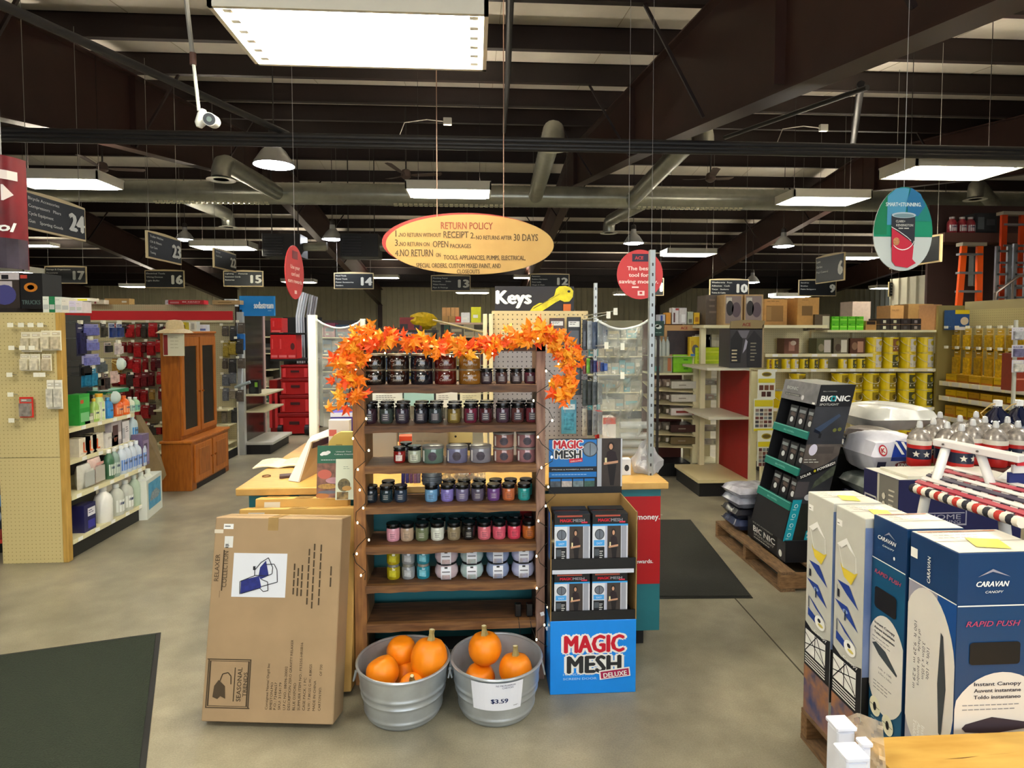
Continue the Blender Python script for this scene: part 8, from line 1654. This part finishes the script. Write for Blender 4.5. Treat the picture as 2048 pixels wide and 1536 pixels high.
# colour cards
for k, (x0, x1, y0, y1, kind) in enumerate(((1515, 1551, 739, 798, 0), (1506, 1546, 797, 862, 1), (1512, 1548, 860, 932, 2))):
    Y = 5.3; a, b = A(x0, y1, Y), A(x1, y0, Y); W, H = b.x - a.x, b.z - a.z; t = thing('colour_card', 'colour card with %s, on the end cap edge' % ['five brown swatches, topmost', 'a full grid of swatches, middle', 'swatches under a yellow oval logo, lowest'][k], 'card', (a.x, Y - .01 * k, a.z))
    G().box(0, 0, 0, W, .004, H, M('dcdccc', .5)).build('card_sheet', t); Fc = Face((0, -.0008, 0)); yl = M('d0c018', .5)
    if kind != 1: Fc.ell(W * .5, H * .84, W * .28, H * .08, M('a08c18', .5), 2); Fc.ell(W * .5, H * .84, W * .22, H * .05, M('5c4c14', .5), 3)
    Fc.rect(W * .03, H * (.55 if kind != 1 else .76), W * .94, H * (.14 if kind != 1 else .2), yl, 2)
    if kind == 0:
        for j, (cx, cy) in enumerate(((.08, .3), (.38, .3), (.68, .3), (.22, .08), (.52, .08))): Fc.rect(W * cx, H * cy, W * .24, H * .17, M(['5c2c1c', '6c3c20', '7c4424', '4c2014', '3c1810'][j], .5), 2)
    else:
        for r_ in range(5):
            for c_ in range(4): Fc.rect(W * (.08 + .22 * c_), H * ((.6 if kind == 1 else .42) - .12 * r_ * (1 if kind == 1 else .85)), W * .18, H * .09, M(['6c3830', '8c7468', '5c2c2c', '3c3438', '7c8484', '9c8c78', '485058'][(r_ * 3 + c_ * 2 + k) % 7], .5), 2)
    if kind == 1: Fc.rect(0, 0, W, H * .08, yl, 2)
    Fc.build('swatches', t, world=False)
tp_ = thing('card_strip', 'cream post carrying the stain colour cards', 'post', (A(1531, 900, 5.35).x, 5.36, 0)); G().box(-.03, 0, 0, .03, .04, A(1531, 740, 5.35).z, shm).build('post_board', tp_)

# clear tray rack between end cap and magazine shelves
YC_ = 6.25; tr_ = thing('tray_rack', 'cream rack of clear sloping trays between two uprights', 'rack', (A(1388, 700, YC_).x, YC_, 0)); xa, xb_ = A(1390, 800, YC_).x, A(1446, 800, YC_).x
for x in (xa, xb_): G().box(x - .03, YC_ - .02, 0, x + .03, YC_ + .03, A(1400, 672, YC_).z, shm).build('upright', tr_, world=True)
G().box(xa, YC_ + .33, 0, xb_, YC_ + .35, A(1400, 700, YC_).z, M('c4b890', .6)).build('back_panel', tr_, world=True); G().box(xa, YC_, 0, xb_, YC_ + .33, .12, BLACK).build('kick_base', tr_, world=True); G().box(xa, YC_ - .02, .12, xb_, YC_ + .33, .15, shm).build('base_shelf', tr_, world=True)
ctm = clear_mat('d4d0bc', .3, .1)
for k, y in enumerate((770, 800, 830, 862, 890)):
    z = A(1400, y, YC_).z; g = G().box(xa + .03, YC_ - .02, z, xb_ - .03, YC_ + .3, z + .008, ctm).box(xa + .03, YC_ - .025, z, xb_ - .03, YC_ - .02, z + .07, ctm); g.build('clear_tray', tr_, world=True)
    for j in range(3): c_ = ['c8c4b8', '8c8478', 'a84c3c', '5c5850', 'd8d4cc'][(k + j) % 5]; prod('small_pack', 'small pack lying in the clear trays, tray %s, %s' % (['one', 'two', 'three', 'four', 'five'][k], ORD[j]), 'packet', (xa + .09 + j * .08, YC_ + .0, z + .01), .07, .12, .03 + .01 * (j % 2), c_, [(.1, .2, .6, .5, 'e0dcd0')])
for k, (y0, y1, c_, lb_) in enumerate(((695, 712, 'c4dc20', 'lime green flat box, upper one above the clear trays'), (712, 728, 'b8d428', 'lime green flat box, lower one above the clear trays'))): a, b = A(1390, y1, 6.2), A(1456, y0, 6.2); prod('lime_box', lb_, 'box', ((a.x + b.x) / 2, 6.19, a.z), b.x - a.x, .2, b.z - a.z, c_, [(.05, .4, .9, .15, 'dcec50')])
G().box(xa - .03, YC_ - .08, A(1400, 730, 6.2).z - .015, xb_ + .05, YC_ + .33, A(1400, 730, 6.2).z, shm).build('shelf_board', tr_, world=True)
for k, px in enumerate((1404, 1412, 1424, 1433, 1440)): prod('storage_bin', 'grey clear storage bin above the lime green boxes, %s' % ORD[k], 'bin', (A(px, 690, 6.3).x, 6.25, A(px, 694, 6.25).z), .05 if k else .14, .15, .13, ['8c8c88', 'a8a49c', 'c4c0b0', 'b8b4a8', 'a09c90'][k], [(.1, .6, .8, .2, 'c8c8c0')])
# magazine shelves
YM_ = 6.3; mg = thing('sloped_shelving', 'cream shelving with sloping trays of flat clear packs', 'shelf', (A(1305, 700, YM_).x, YM_, 0)); xa2 = A(1300, 800, YM_).x; xm = A(1388, 800, YM_).x
G().box(xa2, YM_ + .3, 0, xm - .03, YM_ + .32, A(1340, 640, YM_).z, M('5c2820', .6)).build('back_panel', mg, world=True); G().box(xa2 + .1, YM_, 0, xm - .03, YM_ + .3, .14, BLACK).build('kick_base', mg, world=True)
for k, (y, c1c) in enumerate(((780, 'c8c4b8'), (806, 'ccc8bc'), (833, 'd8d0cc'), (866, '3c1c18'), (890, '6c5c3c'))):
    z = A(1350, y, YM_).z; g = G(); g.hexa([(xa2, YM_ - .1, z), (xm - .035, YM_ - .1, z - .02), (xm - .035, YM_ + .3, z + .06), (xa2, YM_ + .3, z + .06), (xa2, YM_ - .1, z + .012), (xm - .035, YM_ - .1, z - .008), (xm - .035, YM_ + .3, z + .072), (xa2, YM_ + .3, z + .072)], M('c8bc94', .5)); g.build('sloped_tray', mg, world=True)
    prod('flat_pack', 'flat %s pack on the sloping shelves, %s tray' % (['white', 'white', 'white and red', 'dark red', 'shiny olive'][k], ['topmost', 'second', 'third', 'fourth', 'lowest'][k]), 'packet', (A(1362, 800, YM_).x, YM_ - .08, z + .022), .26, .25, .075, c1c, [(.3, .4, .3, .15, '8c8478')] if k != 2 else [(.2, .35, .5, .3, '8c2c24'), ('e', .9, .5, .08, .4, 'b83c48')])
    for j in range(2): prod('clear_bundle', 'clear wrapped bundle at the left of the sloping shelves, %s tray, %s' % (['topmost', 'second', 'third', 'fourth', 'lowest'][k], 'left' if j == 0 else 'right'), 'packet', (A(1316 + j * 18, 800, YM_).x, YM_ - .06, z + .03), .09, .2, .085, ['a08c80', '8c7c70', '6c6450', '7c7468', '948868'][k], [(.2, .2, .3, .5, 'c4bcb0')], kind='bag')
a, b = A(1346, 745, YM_), A(1388, 708, YM_)
for k, (y0, y1) in enumerate(((709, 726), (726, 744))): a, b = A(1348, y1, YM_), A(1390, y0, YM_); prod('green_pack', 'lime green pack beside the post, %s of two' % ('upper' if k == 0 else 'lower'), 'box', ((a.x + b.x) / 2 - .02, YM_ - .03, a.z), (b.x - a.x), .2, b.z - a.z, '84cc14', [(.5, .3, .2, .2, '4c8c10')])
zq = A(1340, 745, YM_).z; G().box(xa2, YM_ - .1, zq - .02, xm - .03, YM_ + .3, zq, shm).build('shelf_board', mg, world=True); prod('orange_edge_pack', 'clear pack with orange edge left of the lime green packs', 'packet', (A(1335, 740, YM_).x - .01, YM_ - .03, zq), .1, .18, .17, 'a8a890', [(.5, .1, .4, .8, 'c87848')]); prod('glass_pack', 'hazy clear carton at the left end of the lime green pack shelf', 'box', (A(1318, 740, YM_).x - .02, YM_ - .03, zq), .11, .18, .17, '8c8c80', [(.2, .1, .5, .3, '6cb0a8')])
ad = thing('advert_frame', 'tan framed display with dark pictures on the sloping shelving', 'display box', (A(1329, 708, YM_).x, YM_, zq + .175)); W = A(1408, 700, YM_).x - A(1331, 700, YM_).x; H = A(1350, 650, YM_).z - zq - .175
g = G()
for q in ((0, 0, .025, H), (W - .025, 0, W, H), (.025, H - .06, W - .025, H), (.025, 0, W - .025, .015)): g.box(q[0], 0, q[1], q[2], .2, q[3], M('b48c5c', .6))
g.build('frame', ad); G().box(.02, .02, .01, W - .02, .04, H - .05, M('2c1c1c', .4, noise=.4, nscale=14)).build('picture', ad); Fc = Face((0, -.001, 0)); Fc.text('ACE', W * .5, H - .045, .028, M('8c2c1c', .5), 2, .05); Fc.build('lettering', ad, world=False)
prod('yellow_bottle_pack', 'yellow pack with a blue stand in front of the tan framed display', 'packet', (A(1387, 700, 6.25).x, 6.2, zq + .176), .12, .06, .2, 'd8b820', [('e', .5, .35, .3, .25, '5c5c64'), (.1, .0, .8, .12, '3c78b8'), (.1, .3, .25, .5, 'c8a018')])
G().box(xa2, YM_ - .1, zq + .172, xm, YM_ + .3, zq + .176, shm).build('shelf_board', mg, world=True)
zz = A(1350, 648, YM_).z
for k, (px, w_, h_, c_, art) in enumerate(((1325, .07, .1, 'b8bcc8', [(.3, .1, .3, .8, '2c4ca0')]), (1338, .05, .12, 'd89420', []), (1352, .07, .17, 'd8d4d4', [(.2, .1, .25, .6, '5c2c28'), (.5, .85, .5, .12, 'b84034')]), (1367, .08, .17, 'c8c4c4', [(.3, .1, .5, .5, 'e8e8e8')]), (1382, .06, .13, 'a8b098', [(.2, .1, .6, .3, '5c5c54')]), (1395, .06, .12, 'e0b418', [(.2, .2, .6, .4, 'b87c10')]))):
    prod('top_bottle_box', 'small box on top of the tan framed display, %s' % ORD[k], 'box', (A(px, 640, YM_).x, YM_ + .02, max(zz, ad.location.z + H)), w_, .1, h_, c_, art)
prod('green_sign_card', 'dark green card with white leaf emblem beside the slotted post', 'sign', (A(1317, 680, 6.0).x, 6.0, A(1317, 672, 6.0).z), .11, .01, .15, '123c30', [('e', .5, .6, .28, .14, 'd8e0d8'), ('e', .35, .68, .2, .1, 'd8e0d8'), ('l', .2, .2, .6, 1, .1, '8cb0a0')])
gp = thing('green_card_post', 'dark post holding the green card beside the slotted post', 'post', (A(1317, 680, 6.02).x, 6.02, 0)); G().box(-.012, 0, 0, .012, .02, A(1317, 648, 6.0).z, DARKM).build('post_tube', gp)
for k in range(4): bottle('clear glass bottle below the green card, %s' % ORD[k], (A(1309 + k * 8, 700, 6.25).x, 6.22, zq + .177), .022, .2, 'b8c0b8', '8c9490', None)

# ================================================================ far back aisles
def gond(label, x0, x1, Y, top, nshelf, body, cols_, seed, ty=None, rowlab='far aisle shelves', k0=6):
    CNM = {'8c2420': 'dark red', '4c4844': 'charcoal', '2c2c30': 'black', 'a89c88': 'beige', '7c7468': 'taupe', '2c4c7c': 'blue', 'c8bc9c': 'cream', '5c2c2c': 'maroon', '9c8c3c': 'mustard', 'b8b4ac': 'pale grey', '3c5c4c': 'green', '8c3c5c': 'magenta', '6c2c48': 'plum', '2c4c6c': 'navy', '8c8880': 'grey', '5c5854': 'dark grey', '3c5c7c': 'slate blue', 'a8a490': 'sand', '8c8c80': 'grey-green', '5ca0ac': 'aqua', 'c4b890': 'tan', '7c7c70': 'olive grey', '9c9c90': 'light grey', 'b8b09c': 'pale beige'}
    """a distant gondola facing the camera with product rows; pixel extents x0..x1, top pixel row"""
    a, b = A(x0, 700, Y).x, A(x1, 700, Y).x; z1 = A((x0 + x1) / 2, top, Y).z; t = thing('far_gondola', label, 'shelf', (a, Y, 0)); rnd = random.Random(seed); bm_ = M(body, .6)
    G().box(a, Y + .4, 0, b, Y + .43, z1, bm_).build('back_panel', t, world=True); G().box(a, Y, 0, b, Y + .4, .12, BLACK).build('kick_base', t, world=True)
    n = 0
    for s in range(nshelf):
        z = .15 + (z1 - .15) * s / nshelf * 1.0; G().box(a, Y, z - .02, b, Y + .4, z, shm).build('shelf_board', t, world=True); x = a + .04; gap = (z1 - .15) / nshelf
        py = 660 + (CH - z) / Y * F; n_s = 0
        if py > 905: continue
        while x < b - .12 and n < 60:
            w_ = rnd.uniform(.1, .3); 
            if x + w_ > b: break
            h_ = gap * rnd.uniform(.5, .88); c_ = cols_[rnd.randrange(len(cols_))]; c2 = cols_[rnd.randrange(len(cols_))]
            prod('shelf_goods', '%s box, shelf %s of %s, %s' % (CNM.get(c_, 'mixed'), ['one', 'two', 'three', 'four', 'five'][s], rowlab, ORD[min(17, n_s)]), 'box', (x + w_ / 2, Y + .03, z), w_ * .95, .3, h_, c_, [(.1, rnd.uniform(.3, .5), .8, .25, c2), (.15, .15, .3, .12, 'c8c4b8')], group='goods on the %s' % rowlab); x += w_; n += 1; n_s += 1
    return t
mix = ['8c2420', '4c4844', '2c2c30', 'a89c88', '7c7468', '2c4c7c', 'c8bc9c', '5c2c2c', '9c8c3c', 'b8b4ac', '3c5c4c']
gond('distant dark gondola seen through the left vinyl screen', 618, 735, 11.5, 640, 5, '3c3834', ['4c4844', '8c3c5c', '6c2c48', '2c4c6c', '8c8880', '5c5854', '3c5c7c'], 1, rowlab='gondola beyond the left vinyl')
gond('distant gondola right behind the garland left half', 735, 870, 12.5, 655, 5, '5c5448', mix, 2, rowlab='gondola behind the garland left')
gond('distant gondola behind the garland middle', 880, 985, 13.5, 645, 5, '6c6454', mix, 3, rowlab='gondola behind the garland middle')
gond('distant pegboard gondola beyond the right vinyl screen', 1155, 1298, 10.5, 640, 5, 'a09c84', ['a8a490', '8c8c80', '5ca0ac', 'c4b890', '7c7c70', '9c9c90', 'b8b09c'], 4, rowlab='gondola beyond the right vinyl')
gond('distant gondola behind the soda stand', 495, 545, 12, 640, 5, '3c3834', mix, 5, rowlab='gondola behind the soda stand')
gond('distant gondola beyond the cabinet', 60, 300, 13.5, 648, 4, '5c5848', mix, 7, rowlab='gondola beyond the cabinet')
gond('distant tall gondola at the right end beyond the paint aisle', 1640, 1900, 11, 640, 4, '8c8474', mix, 8, rowlab='gondola beyond the stain shelving')
# yellow mop and boxes over the garland
t = thing('dust_mop', 'yellow mop with a pale wooden handle lying over the far shelves', 'mop', tuple(A(845, 640, 7.2))); blob('mop_head', '', '', A(845, 642, 7.2), .16, .1, .09, M('dcb80c', .8, noise=.2, nscale=30), 8, .35, 16, 10, parent=t); g = G().tube([A(866, 640, 7.1), A(975, 667, 6.6)], .011, M('d8c080', .5), 8); g.build('handle', t, world=True)
mr = thing('mop_rack', 'dark wire rack holding the yellow mop above the garland', 'rack', (A(815, 660, 7.2).x, 7.25, 0)); a, b = A(785, 660, 7.25), A(875, 655, 7.25); G().box(a.x, 7.1, a.z - .03, b.x, 7.5, a.z, DARKM).build('rack_shelf', mr, world=True)
for px in (790, 870): G().box(A(px, 660, 7.25).x - .02, 7.3, 0, A(px, 660, 7.25).x + .02, 7.34, a.z - .03, DARKM).build('rack_leg', mr, world=True)
a2, b2 = A(800, 660, 7.15), A(844, 635, 7.15); prod('red_black_box', 'red and black box with windows above the garland', 'box', ((a2.x + b2.x) / 2, 7.12, a.z + .001), b2.x - a2.x, .15, b2.z - a.z, '8c1820', [(.02, .08, .35, .38, '241c28'), (.65, .1, .25, .35, '241c28'), ('t', 'TOOLS', .7, .75, .1, .4, 'd88078')])
hsf = thing('high_back_shelf', 'back shelf with tan cartons right of the yellow mop', 'shelf', (A(880, 645, 9.5).x, 9.5, 0)); a, b = A(880, 645, 9.5), A(975, 645, 9.5); G().box(a.x, 9.5, a.z - .03, b.x, 9.95, a.z, M('b89c88', .5)).build('shelf_board', hsf, world=True)
for x in (a.x, b.x - .05): G().box(x, 9.7, 0, x + .05, 9.75, a.z - .03, DARKM).build('shelf_leg', hsf, world=True)
for k, (x0, x1, y0, c_) in enumerate(((884, 901, 615, '9c7444'), (902, 918, 615, 'a47c4c'), (885, 910, 632, '94703c'), (911, 922, 633, 'c82c28'), (922, 940, 625, 'd8d8d8'), (942, 962, 614, 'd0d020'))):
    Y = 9.5 + (.2 if k < 2 else 0); p, q = A(x0, 645, Y), A(x1, y0, Y); prod('tan_carton' if k < 3 else 'bright_pack', ['upper left tan carton', 'upper right tan carton', 'lower tan carton', 'small red and white pack', 'white cylinder pack', 'tall neon yellow pack'][k] + ' on the back shelf above the garland', 'box', ((p.x + q.x) / 2, Y, a.z), (q.x - p.x) * .97, .15, q.z - a.z, c_, [(.45, .0, .06, 1, '6c5030')] if k < 3 else [(.2, .3, .5, .2, 'e8e8e0')])
t = thing('vinyl_strip_rolls', 'bundle of white and grey upright profiles behind the small red oval sign', 'profile bundle', (A(605, 630, 9.8).x, 9.8, 0))
for k in range(8):
    px = 596 + k * 4.6; p, q = A(px - (3 if k < 4 else 0), 632, 9.8), A(px + 6, 583 + k * 1.5, 9.8); g = G().tube([Vector((p.x, 9.85, .0)), p, q], .016, M(['dfe4ec', 'e4e8f0', 'c8d0dc', 'a8acb4', '8c8c94', 'b8b8c0', '7c7880', 'a0a0a8'][k], .4), 8); g.build('profile', t, world=True)
# signs on the back wall
